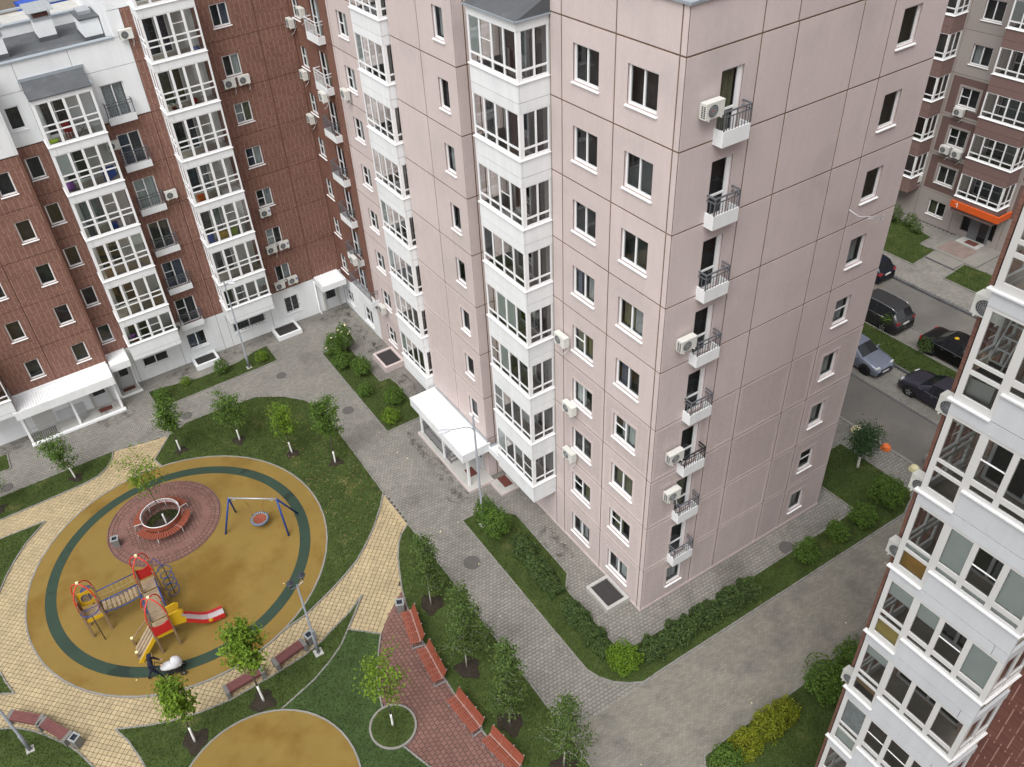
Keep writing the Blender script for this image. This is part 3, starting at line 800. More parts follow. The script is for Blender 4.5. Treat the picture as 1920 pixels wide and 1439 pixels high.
def relief(name, us, zs, cell, thick, mats):
    """upright sheet in its own axes (x along, -y outward): cell(i, j) -> (depth, material) or None for a hole"""
    nu, nz = len(us) - 1, len(zs) - 1
    g = [[cell(i, j) for j in range(nz)] for i in range(nu)]
    mb = MB()
    HOLE = thick
    dep = lambda i, j: (g[i][j][0] if g[i][j] is not None else HOLE) if 0 <= i < nu and 0 <= j < nz else thick
    for i in range(nu):
        for j in range(nz):
            c = g[i][j]
            u0, u1, z0, z1 = us[i], us[i + 1], zs[j], zs[j + 1]
            if c is not None:
                mb.add([(u0, c[0], z0), (u1, c[0], z0), (u1, c[0], z1), (u0, c[0], z1)], [(0, 1, 2, 3)], c[1])
            # step to the right-hand and upper neighbours, and the sheet's own left and lower edges
            for (a, b, e) in (((i, j), (i + 1, j), 'r'), ((i, j), (i, j + 1), 't'), ((i - 1, j), (i, j), 'l'), ((i, j - 1), (i, j), 'b')):
                if e == 'l' and i > 0 or e == 'b' and j > 0: continue
                da, db = dep(*a), dep(*b)
                if abs(da - db) < 1e-6: continue
                if e in 'rl':
                    u = u1 if e == 'r' else u0
                    q = [(u, da, z0), (u, db, z0), (u, db, z1), (u, da, z1)]
                else:
                    z = z1 if e == 't' else z0
                    q = [(u0, da, z), (u1, da, z), (u1, db, z), (u0, db, z)]
                mb.add(q, [(0, 1, 2, 3)], 0)
    return mb.mesh(name, mats)

def panel(parent, fac, u0, u1, z0, z1, holes=(), style='flat', mats=('pink',), gap=0.06, thick=0.14, name='wall_panel', border=0.13):
    g = gap / 2
    W, H = u1 - u0 - gap, z1 - z0 - gap
    hs = [(a - u0 - g, b - u0 - g, c - z0 - g, d - z0 - g) for a, b, c, d in holes if b > u0 and a < u1 and d > z0 and c < z1]
    hs = [(max(a, 0), min(b, W), max(c, 0), min(d, H)) for a, b, c, d in hs]
    key = ('panel', round(W, 3), round(H, 3), tuple(tuple(round(q, 3) for q in h) for h in hs), style, tuple(mats), name, thick)
    def make():
        us, zs = {0.0, W}, {0.0, H}
        fields = []
        if style == 'field':
            us |= {border, W - border}; zs |= {border, H - border}
        for a, b, c, d in hs:
            us |= {a, b}; zs |= {c, d}
            if style == 'field':
                us |= {max(a - border, 0), min(b + border, W)}; zs |= {max(c - border * 1.3, 0), min(d + border, H)}
        us = sorted(us); zs = sorted(zs)
        def cell(i, j):
            cu, cz = (us[i] + us[i + 1]) / 2, (zs[j] + zs[j + 1]) / 2
            for a, b, c, d in hs:
                if a < cu < b and c < cz < d: return None
            if style == 'field':
                f = border < cu < W - border and border < cz < H - border
                for a, b, c, d in hs:
                    if a - border < cu < b + border and c - border * 1.3 < cz < d + border: f = False
                if f: return (0.009, 1)
            return (0.0, 0)
        return relief(name, us, zs, cell, thick, list(mats))
    return put(name, cached(key, make), parent, fac.w(u0 + g, 0, z0 + g), fac.rot)

def backing(parent, fac, u0, u1, z0, z1, holes, mats, d=0.018, name='joint_sealant'):
    us = sorted({u0, u1} | {q for h in holes for q in h[:2] if u0 < q < u1})
    zs = sorted({z0, z1} | {q for h in holes for q in h[2:] if z0 < q < z1})
    def cell(i, j):
        cu, cz = (us[i] + us[i + 1]) / 2, (zs[j] + zs[j + 1]) / 2
        for a, b, c, e in holes:
            if a < cu < b and c < cz < e: return None
        return (0.0, 0)
    return put(name, relief(name, [q - u0 for q in us], [q - z0 for q in zs], cell, 0.02, [mats]), parent, fac.w(u0, d, z0), fac.rot)

CURT = ['curtain', 'curtain', 'curtain', 'blind', 'curtaindark', 'curtainblue', 'curtainolive', None, None, None]
def curtain_mesh(w, h, m):
    def make():
        n = max(6, int(w / 0.07)); mb = MB()
        for i in range(n):
            a, b = w * i / n, w * (i + 1) / n
            ya, yb = 0.02 * math.sin(i * 1.9), 0.02 * math.sin((i + 1) * 1.9)
            mb.add([(a, ya, 0), (b, yb, 0), (b, yb, h), (a, ya, h)], [(0, 1, 2, 3)], 0, True)
        return mb.mesh('curtain', m)
    return cached(('curt', round(w, 2), round(h, 2), m), make)
def pane_mesh(w, h, m='glassdark'):
    return cached(('pane', round(w, 3), round(h, 3), m), lambda: MB().add([(0, 0, 0), (w, 0, 0), (w, 0, h), (0, 0, h)], [(0, 1, 2, 3)]).mesh('pane', m))

def window(parent, fac, u0, u1, z0, z1, style='two', bar=None, depth=0.09, curtains=None, name='window', sill=True, frame='whiteframe', bars=False):
    """window in an opening; style two / one / door; bar adds a cross bar to the first sash"""
    w, h = u1 - u0, z1 - z0
    f = 0.07
    cols = {'two': [(f, w / 2 - 0.035), (w / 2 + 0.035, w - f)], 'one': [(f, w - f)], 'door': [(f, w * 0.5 - 0.03), (w * 0.5 + 0.03, w - f)], 'bdoor': [(f, w - 0.16)]}[style]
    rows = [(f, h - f)] if style in ('two', 'one') else [(f, h * 0.36), (h * 0.36 + 0.07, h - f)]
    def make():
        mb = MB()
        t0, t1 = depth, depth + 0.06
        xs = [0] + [q for c in cols for q in c] + [w]
        for a, b in zip(xs[0::2], xs[1::2]): mb.box(a, b, t0, t1, 0, h)
        zr = [0] + [q for r in rows for q in r] + [h]
        for a, b in zip(zr[0::2], zr[1::2]):
            for c0, c1 in cols: mb.box(c0, c1, t0 + 0.003, t1 - 0.003, a, b)
        if bar:
            c0, c1 = cols[0]
            mb.box(c0, c1, t0 - 0.012, t0 + 0.02, h * bar - 0.02, h * bar + 0.02)
        return mb.mesh(name, frame)
    o = put(name, cached(('win', round(w, 3), round(h, 3), style, bar, name, frame, depth), make), parent, fac.w(u0, 0, z0), fac.rot)
    for c0, c1 in cols:
        for r0_, r1_ in rows:
            sub('pane', pane_mesh(c1 - c0, r1_ - r0_), o, (c0, depth + 0.03, r0_))
    if sill:
        sub('sill', cached(('sill', round(w, 3)), lambda: MB().add([(-0.05, -0.065, -0.075), (w + 0.05, -0.065, -0.075), (w + 0.05, -0.065, -0.04), (-0.05, -0.065, -0.04), (-0.05, depth, 0.004), (w + 0.05, depth, 0.004), (w + 0.05, depth, -0.075), (-0.05, depth, -0.075)],
            [(0, 1, 2, 3), (3, 2, 5, 4), (0, 3, 4, 7), (1, 6, 5, 2), (0, 7, 6, 1)]).mesh('sill', 'whiteframe')), o)
    if bars:
        mb = MB()
        for i in range(1, 9): mb.box(w * i / 9 - 0.011, w * i / 9 + 0.011, 0.02, 0.04, 0.0, h)
        for q in (0.33, 0.66): mb.box(0, w, 0.018, 0.042, h * q - 0.012, h * q + 0.012)
        sub('security_bars', mb.mesh('security_bars', 'rail'), o)
    cs = curtains if curtains is not None else [random.choice(CURT) for _ in cols]
    for (c0, c1), m in zip(cols, cs):
        if m:
            part_open = random.random() < 0.4 and m.startswith('curtain') and m != 'curtainolive'
            cw = (c1 - c0) * (random.uniform(0.35, 0.7) if part_open else 1.0)
            off = 0 if random.random() < 0.5 else (c1 - c0) - cw
            sub('curtain', curtain_mesh(cw, h - 0.05, m), o, (c0 + off, depth + 0.16 + random.uniform(0, 0.05), 0.03))
    return o

def french_balcony(parent, fac, u0, u1, z, depth=0.40, hb=0.50, hr=1.15, mats='white', rail='rail', bottom=0.06):
    """white ledge box with a slim railing before a tall window"""
    w = u1 - u0
    def box():
        t = 0.05
        mb = MB()
        mb.box(0, w, -depth, -depth + t, 0, hb).box(0, t, -depth + t, 0, 0, hb).box(w - t, w, -depth + t, 0, 0, hb).box(t, w - t, -depth + t, 0, 0, bottom)
        return mb.mesh('french_balcony', mats)
    o = put('french_balcony', cached(('fb', round(w, 3), depth, hb, mats), box), parent, fac.w(u0, 0, z), fac.rot)
    def rl():
        mb = MB(); d = -depth + 0.025; r = 0.018
        mb.box(0, w, d - r * 1.4, d + r * 1.4, hr - 0.04, hr)
        for s in (0.025, w - 0.025):
            mb.box(s - r * 1.4, s + r * 1.4, d + r * 1.4, 0, hr - 0.04, hr)
            mb.box(s - r, s + r, d + 0.01, 0, hr - 0.20, hr - 0.17)
            mb.box(s - r, s + r, d - r, d + r, hb, hr - 0.04)
            mb.box(s - r * 0.7, s + r * 0.7, d * 0.5 - 0.01, d * 0.5 + 0.01, hb - 0.35, hr - 0.17)
        mb.box(0.04, w - 0.04, d - r * 0.6, d + r * 0.6, hr - 0.20, hr - 0.17)
        n = max(5, round(w / 0.12))
        for i in range(1, n):
            q = w * i / n
            top = hr - 0.17 if i % 4 else hr - 0.04
            mb.box(q - 0.009, q + 0.009, d - 0.009, d + 0.009, hb - 0.02, top)
        return mb.mesh('railing', rail)
    sub('railing', cached(('fbr', round(w, 3), depth, hb, hr, rail), rl), o)
    return o

def glazed_bay(parent, fac, u0, u1, proud, zf, cols, rows, z_sill, z_top, z_low, sides, slab=0.0, nret=2, joint=None, corner=0.30, band_mat='white', split_sill=None, joint_mat='whitejoint', blinds=(), frame_mat='whiteframe'):
    """one storey of a glazed bay: parapet and fascia panels, frame, panes, sill, floor.
    z values from zf; fac is the wall the bay stands on; sides = which returns are built: 'L', 'R'"""
    w = u1 - u0
    o = put('glazed_balcony', cached(('bayfloor', round(w, 3), proud, slab), lambda: MB().box(0.08, w - 0.08, -proud + 0.08, 0.04, slab - 0.12, slab + 0.02).mesh('glazed_balcony', 'loggiafloor')), parent, fac.w(u0, 0, zf), fac.rot)
    d0 = -proud
    jz = z_low if joint is None else joint
    g = 0.012
    def pan(a, b, lo, hi, dd, nm):
        sub(nm, cached(('bp', nm, round(b - a, 3), round(hi - lo, 3), band_mat), lambda: MB().box(0, b - a, 0, 0.07, 0, hi - lo).mesh(nm, band_mat)), o, (a, dd, lo))
    def pan_side(side, lo, hi, nm):
        L = proud - 0.07
        me = cached(('bps', nm, round(L, 3), round(hi - lo, 3), band_mat), lambda: MB().box(0, 0.07, 0, L, 0, hi - lo).mesh(nm, band_mat))
        sub(nm, me, o, (0 if side == 'L' else w - 0.07, d0 + 0.07 + g, lo))
    zs_top = z_sill - 0.02
    if joint is not None:
        pan(0, w - corner - g, z_low, jz - g, d0, 'fascia_panel'); pan(w - corner, w, z_low, jz - g, d0, 'fascia_panel')
        if split_sill:
            q, z2 = split_sill
            pan(q + g, w, jz + g, z2 - 0.02, d0 - 0.002, 'parapet_panel')
        else:
            pan(0, w, jz + g, zs_top, d0 - 0.004, 'parapet_panel')
        for s in sides:
            pan_side(s, z_low, jz - g, 'fascia_panel')
            if zs_top - jz > 0.12: pan_side(s, jz + g, zs_top, 'parapet_panel')
    else:
        pan(0, corner, z_low, zs_top, d0, 'fascia_panel'); pan(corner + g, w, z_low, zs_top, d0, 'fascia_panel')
        for s in sides: pan_side(s, z_low, zs_top, 'fascia_panel')
    # dark joint behind the panels
    sub('joint_sealant', cached(('bj', round(w, 3), round(zs_top - z_low, 3), joint_mat, tuple(sides), round(proud, 2)), lambda: joint_mesh(w, proud, zs_top - z_low, joint_mat)), o, (0, 0, z_low))
    # sill
    sm = MB()
    def sill_seg(a, b, z):
        sm.box(a, b, d0 - 0.06, d0 + 0.075, z - 0.018, z + 0.02)
    if split_sill:
        q, z2 = split_sill
        sill_seg(-0.10, q, z_sill); sill_seg(q + 0.004, w + 0.03, z2)
    else:
        sill_seg(-0.05, w + 0.05, z_sill)
    for s in sides:
        z = z_sill if not split_sill or s == 'L' else split_sill[1]
        if s == 'R': sm.box(w - 0.075, w + 0.05, d0 + 0.076, 0, z - 0.018, z + 0.02)
        else: sm.box(-0.05, 0.075, d0 + 0.076, 0, z - 0.018, z + 0.02)
    sub('sill', sm.mesh('sill', 'whiteframe' if frame_mat == 'whiteframe' else 'framelight'), o)
    # glazing frame and panes
    fr = MB(); t = 0.07
    fd0, fd1 = d0 + 0.012, d0 + 0.075
    zb, zt = z_sill + 0.02, z_top
    def bars(uedges, first, last):
        """cols: list of (a, b, rows) glass rectangles"""
    def face(cs, to):
        """cs: list of (a, b, rowlist); to = function turning (a, b, lo, hi, d0, d1) into a box"""
        prev = None
        for a, b, rl in cs:
            pass
    # front
    rects = []
    for ci, (a, b) in enumerate(cols):
        lo_all = zb if not (split_sill and a >= split_sill[0] - 0.01) else split_sill[1] + 0.02
        rr = rows[ci] if isinstance(rows[0], list) else rows
        rects.append((a, b, lo_all, rr))
    edges = [0.0] + [q for a, b, _, _ in rects for q in (a, b)] + [w]
    for k in range(0, len(edges), 2):
        a, b = edges[k], edges[k + 1]
        lo = zb
        if split_sill and b > split_sill[0] + 0.1 and a >= split_sill[0] - 0.25 and k > 0:
            lo = split_sill[1] + 0.02 if a > split_sill[0] - 0.05 else zb
        fr.box(a, b, fd0, fd1, lo, zt)
    for a, b, lo, rr in rects:
        ze = [lo] + [q for r in rr for q in r] + [zt]
        for k in range(0, len(ze), 2):
            if ze[k + 1] - ze[k] > 0.005: fr.box(a, b, fd0 + 0.004, fd1 - 0.004, ze[k], ze[k + 1])
    # returns
    rside = []
    for s in sides:
        x0, x1 = (0.012, 0.075) if s == 'L' else (w - 0.075, w - 0.012)
        L0, L1 = d0 + 0.13, -0.02
        lo = zb if not (split_sill and s == 'R') else split_sill[1] + 0.02
        rr = rows if not isinstance(rows[0], list) else (rows[-1] if s == 'R' else rows[0])
        ww = (L1 - L0 - 0.07 * (nret + 1)) / nret
        fr.box(x0, x1, fd1 + 0.001, L0 + 0.07, lo, zt)
        for k in range(nret):
            a = L0 + 0.07 + k * (ww + 0.07)
            fr.box(x0, x1, a + ww, a + ww + 0.07, lo, zt)
            ze = [lo] + [q for r in rr for q in r] + [zt]
            for kk in range(0, len(ze), 2):
                if ze[kk + 1] - ze[kk] > 0.005: fr.box(x0 + 0.004, x1 - 0.004, a, a + ww, ze[kk], ze[kk + 1])
            for r in rr:
                rside.append((s, a, ww, r))
    sub('glazing_frame', fr.mesh('glazing_frame', frame_mat), o)
    for ci, (a, b, lo, rr) in enumerate(rects):
        for ri, r in enumerate(rr):
            sub('pane', pane_mesh(b - a, r[1] - r[0], 'glass'), o, (a, d0 + 0.045, r[0]))
    for s, a, ww, r in rside:
        x = 0.045 if s == 'L' else w - 0.045
        pm = cached(('panes', round(ww, 3), round(r[1] - r[0], 3)), lambda: MB().add([(0, 0, 0), (0, ww, 0), (0, ww, r[1] - r[0]), (0, 0, r[1] - r[0])], [(0, 1, 2, 3)]).mesh('pane', 'glass'))
        sub('pane', pm, o, (x, a, r[0]))
    for ci, ri, m, fr_ in blinds:
        a, b, lo, rr = rects[ci]; r = rr[ri]
        hh = (r[1] - r[0]) * fr_
        if m == 'flyscreen':
            sub('cross_bar', MB().box(a, b, d0 + 0.03, d0 + 0.044, (r[0] + r[1]) / 2 - 0.015, (r[0] + r[1]) / 2 + 0.015).mesh('cross_bar', 'whiteframe'), o)
        else:
            sub('blind', MB().box(a, b, d0 + 0.085, d0 + 0.09, r[1] - hh, r[1]).mesh('blind', m), o)
    return o

def joint_mesh(w, proud, h, m):
    mb = MB()
    mb.box(0.012, w - 0.012, -proud + 0.02, -proud + 0.06, 0.01, h - 0.005)
    mb.box(0.012, 0.05, -proud + 0.06, 0, 0.01, h - 0.005).box(w - 0.05, w - 0.012, -proud + 0.06, 0, 0.01, h - 0.005)
    return mb.mesh('joint_sealant', m)

H = 2.8
# ================================================================ pink apartment block
pink = thing('apartment_building', 'pale pink apartment block of smooth panels with white glazed bays, its corner towards the path', 'building')
FX0, FY0, FW2, FR2 = Fac('X', 0.0), Fac('Y', 0.0), Fac('X', -1.0), Fac('Y', 11.2)
XH, YH, W2H, PLH = [], [], [], []
for k in range(0, 9):
    z = k * H
    XH += [(-2.42, -1.05, z + 0.83, z + 2.08), (-5.14, -3.80, z + 0.83, z + 2.08)]
    if k >= 1: XH.append((-9.2, -6.9, z + 0.06, z + 2.15))
    YH += [(9.19, 10.07, z + 0.83, z + 2.08), (1.42, 2.30, z + (0.06 if k else 0.85), z + 2.08)]
    if k >= 1: W2H.append((-12.76, -11.95, z + 0.80, z + 2.06))
    PLH += [(-25.0, -23.8, z + 0.83, z + 2.08), (-19.4, -17.3, z + 0.06, z + 2.15)]
def style(k): return 'field' if k < 4 else 'flat'
PM = ('pink', 'pinkrough')
for k in range(0, 10):
    z0, z1 = k * H, (k + 1) * H if k < 9 else 26.6
    if k == 0: z0 = 0.0
    st = style(k)
    for a, b, s_ in ((-0.27, 0.0, 'flat'), (-3.02, -0.27, st), (-5.77, -3.02, st), (-6.42, -5.77, 'flat'), (-9.58, -6.42, 'loggia'), (-11.2, -9.58, 'flat')):
        panel(pink, FX0, a, b, z0, z1, XH if k < 9 else (), 'flat' if s_ == 'loggia' else s_, ('loggia',) if s_ == 'loggia' and 0 < k < 9 else PM)
    for a, b, s_ in ((0.0, 2.86, st), (2.86, 4.36, st), (4.36, 7.18, st), (7.18, 8.66, st), (8.66, 11.42, st)):
        if k == 9:
            continue
        panel(pink, FY0, a, b, z0, z1, YH if k < 9 else (), s_, PM)
    if k == 9:
        for a, b in ((0.0, 2.86), (2.86, 4.30), (4.30, 7.18), (7.18, 11.42)): panel(pink, FY0, a, b, z0, z1, (), 'flat', PM)
    for a, b in ((-16.85, -14.07), (-14.07, -11.2)):
        panel(pink, FW2, a, b, z0, z1, W2H if k < 9 else (), st if b == -11.2 or k < 4 and k else 'flat', PM)
    panel(pink, FR2, -1.0, -0.5, z0, z1, (), 'flat', PM); panel(pink, FR2, -0.5, 0.0, z0, z1, (), 'flat', PM)
    panel(pink, FX0, -26.0, -22.9, z0, z1, PLH if k < 9 else (), 'flat' if k >= 2 else st, PM)
    panel(pink, FX0, -26.25, -26.0, z0, z1, (), 'flat', PM)
    panel(pink, FX0, -19.85, -16.9, z0, z1, PLH if k < 9 else (), 'flat', ('loggia',) if 0 < k < 9 else PM)
    panel(pink, FX0, -22.9, -19.85, z0, z1, PLH if k < 9 else (), 'flat', PM)
backing(pink, FX0, -11.2, -0.03, 0, 26.55, XH, 'sealant')
backing(pink, FY0, 0.03, 11.40, 0, 26.55, YH, 'sealant')
backing(pink, FW2, -16.84, -11.23, 0, 26.55, W2H, 'sealant')
backing(pink, FR2, -0.96, 0.0, 0, 26.55, [], 'sealant')
backing(pink, FX0, -26.23, -16.9, 0, 26.55, PLH, 'sealant')
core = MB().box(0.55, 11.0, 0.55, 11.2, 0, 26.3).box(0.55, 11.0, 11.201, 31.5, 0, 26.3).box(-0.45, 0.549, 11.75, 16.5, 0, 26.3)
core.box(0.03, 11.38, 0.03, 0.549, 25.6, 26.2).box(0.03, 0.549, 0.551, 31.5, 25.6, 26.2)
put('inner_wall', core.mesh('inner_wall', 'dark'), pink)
put('end_wall', MB().box(11.25, 11.42, 0.15, 31.5, 0, 26.6).mesh('end_wall', 'pink'), pink, (0, 0, 0))
put('roof', MB().box(0.15, 11.25, 0.15, 31.5, 26.2, 26.35).box(-0.85, 0.149, 11.35, 16.8, 26.2, 26.35).mesh('roof', 'roofing'), pink)
fl = MB().box(-0.08, 11.5, -0.08, 0.32, 26.6, 26.68).box(-0.08, 0.32, 0.321, 11.0, 26.6, 26.68).box(-1.08, -0.7, 11.05, 17, 26.6, 26.68).box(-0.699, 0.32, 11.05, 11.4, 26.6, 26.68)
put('parapet_flashing', fl.mesh('parapet_flashing', 'flashing'), pink)
pl = MB().box(-0.02, 0.0, 0, 11, 0, 0.10).box(0, 11.42, -0.02, 0.0, 0, 0.18)
put('plinth', pl.mesh('plinth', 'pink'), pink)

curtA = {8: [None, None], 7: [None, None], 6: [None, None], 5: [None, None], 4: ['curtainblue', 'curtainblue'], 3: ['curtain', 'blind'], 2: ['curtainolive', 'curtainolive'], 1: [None, 'curtain'], 0: ['blind', 'blind']}
for k in range(0, 9):
    z = k * H
    window(pink, FX0, -2.42, -1.05, z + 0.83, z + 2.08, 'two', bar=0.55 if k in (3, 1) else None, curtains=curtA[k] if k in (8, 7, 6, 4, 3, 2) else None)
    window(pink, FX0, -5.14, -3.80, z + 0.83, z + 2.08, 'two', bar=0.55 if k in (4, 1) else None, curtains={4: ['curtainolive', 'curtainolive'], 5: ['curtainblue', 'curtain'], 8: [None, None], 7: [None, None], 6: [None, None]}.get(k))
    window(pink, FY0, 9.19, 10.07, z + 0.83, z + 2.08, 'one', bar=0.55 if k in (4, 1) else None, curtains={6: [None], 7: [None], 8: [None], 5: ['curtain'], 3: ['blind'], 2: ['blind']}.get(k, [random.choice([None, 'curtain'])]))
    if k >= 1:
        window(pink, FY0, 1.42, 2.30, z + 0.06, z + 2.08, 'bdoor', name='balcony_door', sill=False, curtains=[random.choice([None, None, 'curtaindark', 'curtainolive'])])
        french_balcony(pink, FY0, 1.33, 2.42, z - 0.12, hr=1.12 if k != 2 else 1.14, rail='railblack' if k == 3 else 'rail', mats='white')
        window(pink, FW2, -12.76, -11.95, z + 0.80, z + 2.06, 'one', curtains=[random.choice([None, 'curtaindark', 'curtain'])])
        window(pink, FX0, -9.2, -6.9, z + 0.06, z + 2.15, 'two', name='loggia_door', sill=False)
        window(pink, FX0, -19.4, -17.3, z + 0.06, z + 2.15, 'two', name='loggia_door', sill=False)
    else:
        window(pink, FY0, 1.42, 2.30, 0.85, 2.08, 'one', curtains=['curtain'])
    window(pink, FX0, -25.0, -23.8, z + 0.83, z + 2.08, 'two', bar=0.5)

# its two stacks of glazed bays
C1 = [(0.10, 0.76), (0.84, 1.51), (1.60, 2.27), (2.35, 3.02)]
R2_ = [(0.80, 1.06), (1.13, 2.38)]
for k in range(1, 9):
    scr = [(random.randrange(4), 1, 'flyscreen', 1)] if random.random() < 0.75 else []
    scr += [(c_, 1, random.choice(('curtain', 'blind', 'curtaindark')), random.choice((1, 1, 0.5))) for c_ in range(4) if random.random() < 0.22]
    if k in (4, 3): scr.append((1, 1, 'blind', 1.0))
    if k == 2: scr.append((0, 1, 'curtain', 1.0))
    glazed_bay(pink, FX0, -9.58, -6.46, 1.33, k * H, C1, R2_, 0.68, 2.42, -0.38, 'R', joint=0.0, blinds=scr)
    scr = [(random.choice((1, 3)), 1, 'flyscreen', 1)]
    if random.random() < 0.5: scr.append((0, 1, 'blind', 1.0))
    C2 = [(0.09, 0.70), (0.78, 1.40), (1.49, 2.11), (2.19, 2.82)]
    glazed_bay(pink, FX0, -19.82, -16.87, 1.38, k * H, C2, R2_, 0.68, 2.42, -0.38, 'R', joint=0.0, nret=3, blinds=scr)
for u0, u1, pr_ in ((-9.58, -6.46, 1.33), (-19.82, -16.87, 1.38)):
    w_ = u1 - u0
    rb = MB()
    rb.add([(-0.08, -pr_ - 0.08, 24.86), (w_ + 0.08, -pr_ - 0.08, 24.86), (w_ + 0.08, 0, 25.45), (-0.08, 0, 25.45), (-0.08, -pr_ - 0.08, 24.80), (w_ + 0.08, -pr_ - 0.08, 24.80), (w_ + 0.08, 0, 24.80), (-0.08, 0, 24.80)],
           [(0, 1, 2, 3), (4, 7, 6, 5), (0, 4, 5, 1), (1, 5, 6, 2), (0, 3, 7, 4)])
    o = put('bay_roof', rb.mesh('bay_roof', 'roofing'), pink, FX0.w(u0, 0, 0.30), FX0.rot)
    sub('roof_flashing', MB().box(-0.10, w_ + 0.10, -pr_ - 0.12, -pr_ - 0.081, 24.82, 24.88).box(w_ + 0.081, w_ + 0.12, -pr_ - 0.08, 0, 24.82, 24.88).mesh('roof_flashing', 'flashing'), o)
    sub('fascia_panel', MB().box(0, w_, -pr_, -pr_ + 0.07, 24.50, 24.795).box(w_ - 0.07, w_, -pr_ + 0.071, 0, 24.50, 24.795).mesh('fascia_panel', 'white'), o)
    put('bay_base', MB().box(0.05, w_ - 0.05, -pr_ + 0.05, 0.0, 2.30, 2.41).mesh('bay_base', 'white'), pink, FX0.w(u0, 0, 0), FX0.rot)

# entrance porch of the pink block
cn = put('entrance_canopy', MB().box(-2.66, -1.0, 10.95, 16.60, 2.70, 2.78).mesh('entrance_canopy', 'canopy'), pink)
put('fascia_panel', MB().box(-2.72, -2.665, 10.88, 16.66, 2.28, 2.84).box(-2.664, -1.0, 10.88, 10.94, 2.28, 2.84).box(-2.664, -1.0, 16.605, 16.66, 2.28, 2.84).mesh('fascia_panel', 'white'), cn)
put('flashing', MB().box(-1.12, -1.02, 11.0, 16.55, 2.78, 2.90).mesh('flashing', 'galv'), cn)
cn2 = put('entrance_canopy', MB().box(-1.05, -0.02, 9.62, 10.87, 2.52, 2.58).mesh('entrance_canopy', 'canopy'), pink)
put('fascia_panel', MB().box(-1.13, -1.055, 9.55, 10.876, 2.25, 2.64).mesh('fascia_panel', 'white'), cn2)
put('flashing', MB().box(-1.04, -0.02, 10.80, 10.87, 2.58, 2.68).mesh('flashing', 'flashing'), cn2)
for y in (16.42, 13.85, 11.2):
    put('canopy_post', MB().box(-2.36, -2.24, y - 0.06, y + 0.06, 0.18, 2.70).mesh('canopy_post', 'canopy'), pink)
plat = put('porch_platform', MB().box(-2.52, -1.0, 10.82, 16.58, 0, 0.17).mesh('porch_platform', 'concrete'), pink)
put('porch_edge', MB().box(-2.56, -2.521, 10.78, 16.6, 0, 0.176).box(-2.52, -1.0, 10.78, 10.819, 0, 0.176).mesh('porch_edge', 'pink'), plat)
plat2 = put('porch_platform', MB().box(-1.22, -0.02, 9.65, 10.76, 0, 0.15).mesh('porch_platform', 'concrete'), pink)
put('porch_edge', MB().box(-1.26, -1.221, 9.6, 10.76, 0, 0.156).box(-1.22, -0.02, 9.6, 9.649, 0, 0.156).mesh('porch_edge', 'pink'), plat2)
rl = MB()
for a, b in ((16.25, 13.95), (13.72, 13.2)):
    for z in (0.28, 1.05): rl.box(-2.32, -2.28, b, a, z, z + 0.04)
    n = int((a - b) / 0.13)
    for i in range(n + 1):
        y = b + (a - b) * i / n
        rl.box(-2.31, -2.29, y - 0.01, y + 0.01, 0.30 if i % 6 else 0.17, 1.05)
for z in (0.3, 0.62, 1.05): rl.box(-2.28, -1.1, 13.18, 13.22, z, z + 0.04)
put('porch_railing', rl.mesh('porch_railing', 'rail'), pink)
put('porch_railing', MB().box(-2.30, -1.05, 16.32, 16.36, 0.95, 0.99).box(-2.30, -1.05, 16.32, 16.36, 0.4, 0.44).mesh('porch_railing', 'rail'), pink)
for a in (11.72,):
    dr = put('entrance_door', MB().box(-1.05, -1.0, a, a + 0.95, 0.17, 2.2).mesh('entrance_door', 'door'), pink)
    put('pane', MB().box(-1.056, -1.051, a + 0.15, a + 0.8, 0.95, 2.0).mesh('pane', 'carglass'), dr)
    put('handle', MB().box(-1.12, -1.057, a + 0.86, a + 0.9, 1.0, 1.3).mesh('handle', 'galv'), dr)
put('service_door', MB().box(-0.06, 0.0, 9.9, 10.75, 0.15, 2.2).mesh('service_door', 'door'), pink)

# ================================================================ brick apartment block
brick = thing('apartment_building', 'red-brown brick apartment block with white ground floor and white glazed bays, across the courtyard', 'building', (-8, 32, 0))
FB, FP, FE = Fac('Y', 32.0), Fac('Y', 31.0), Fac('X', 0.0)
BH, PH, EH = [], [], []
for k in range(0, 11):
    z = k * H
    if k: BH.append((-4.55, -3.53, z + 0.72, z + 1.94))
    else: BH.append((-4.46, -3.42, 0.90, 2.15))
    if k < 7:
        BH.append((-11.48, -10.20, z + (0.18 if k else 0.95), z + (2.06 if k else 2.14)))
        if k: BH.append((-16.44, -15.66, z + 0.95, z + 2.18))
        if k: PH += [(-18.24, -17.40, z + 0.90, z + 2.15), (-21.0, -20.16, z + 0.90, z + 2.15)]
        BH.append((-14.75 if k else -14.6, -13.35 if k else -12.9, z + (0.12 if k else 0.9), z + (2.15 if k else 1.62)))
    BH.append((-8.35 if k else -8.3, -7.0 if k else -6.0, z + (0.05 if k else 0.95), z + (2.1 if k else 1.65)))
    EH.append((-31.55, -30.42, z + (0.42 if k else 0.55), z + (1.66 if k else 1.62)))
    EH.append((-28.62, -27.34, z + (0.06 if k > 1 else (0.42 if k else 0.4)), z + (2.04 if k else 1.7)))
ZB = 2.85                                                # top of the white ground floor
def wallrow(fac, cols, k, holes, m, joint, z0=None, z1=None):  # one storey of wall panels
    for a, b in cols:
        panel(brick, fac, a, b, k * H if z0 is None else z0, (k + 1) * H if z1 is None else z1, holes, 'flat', (m,), gap=0.034)
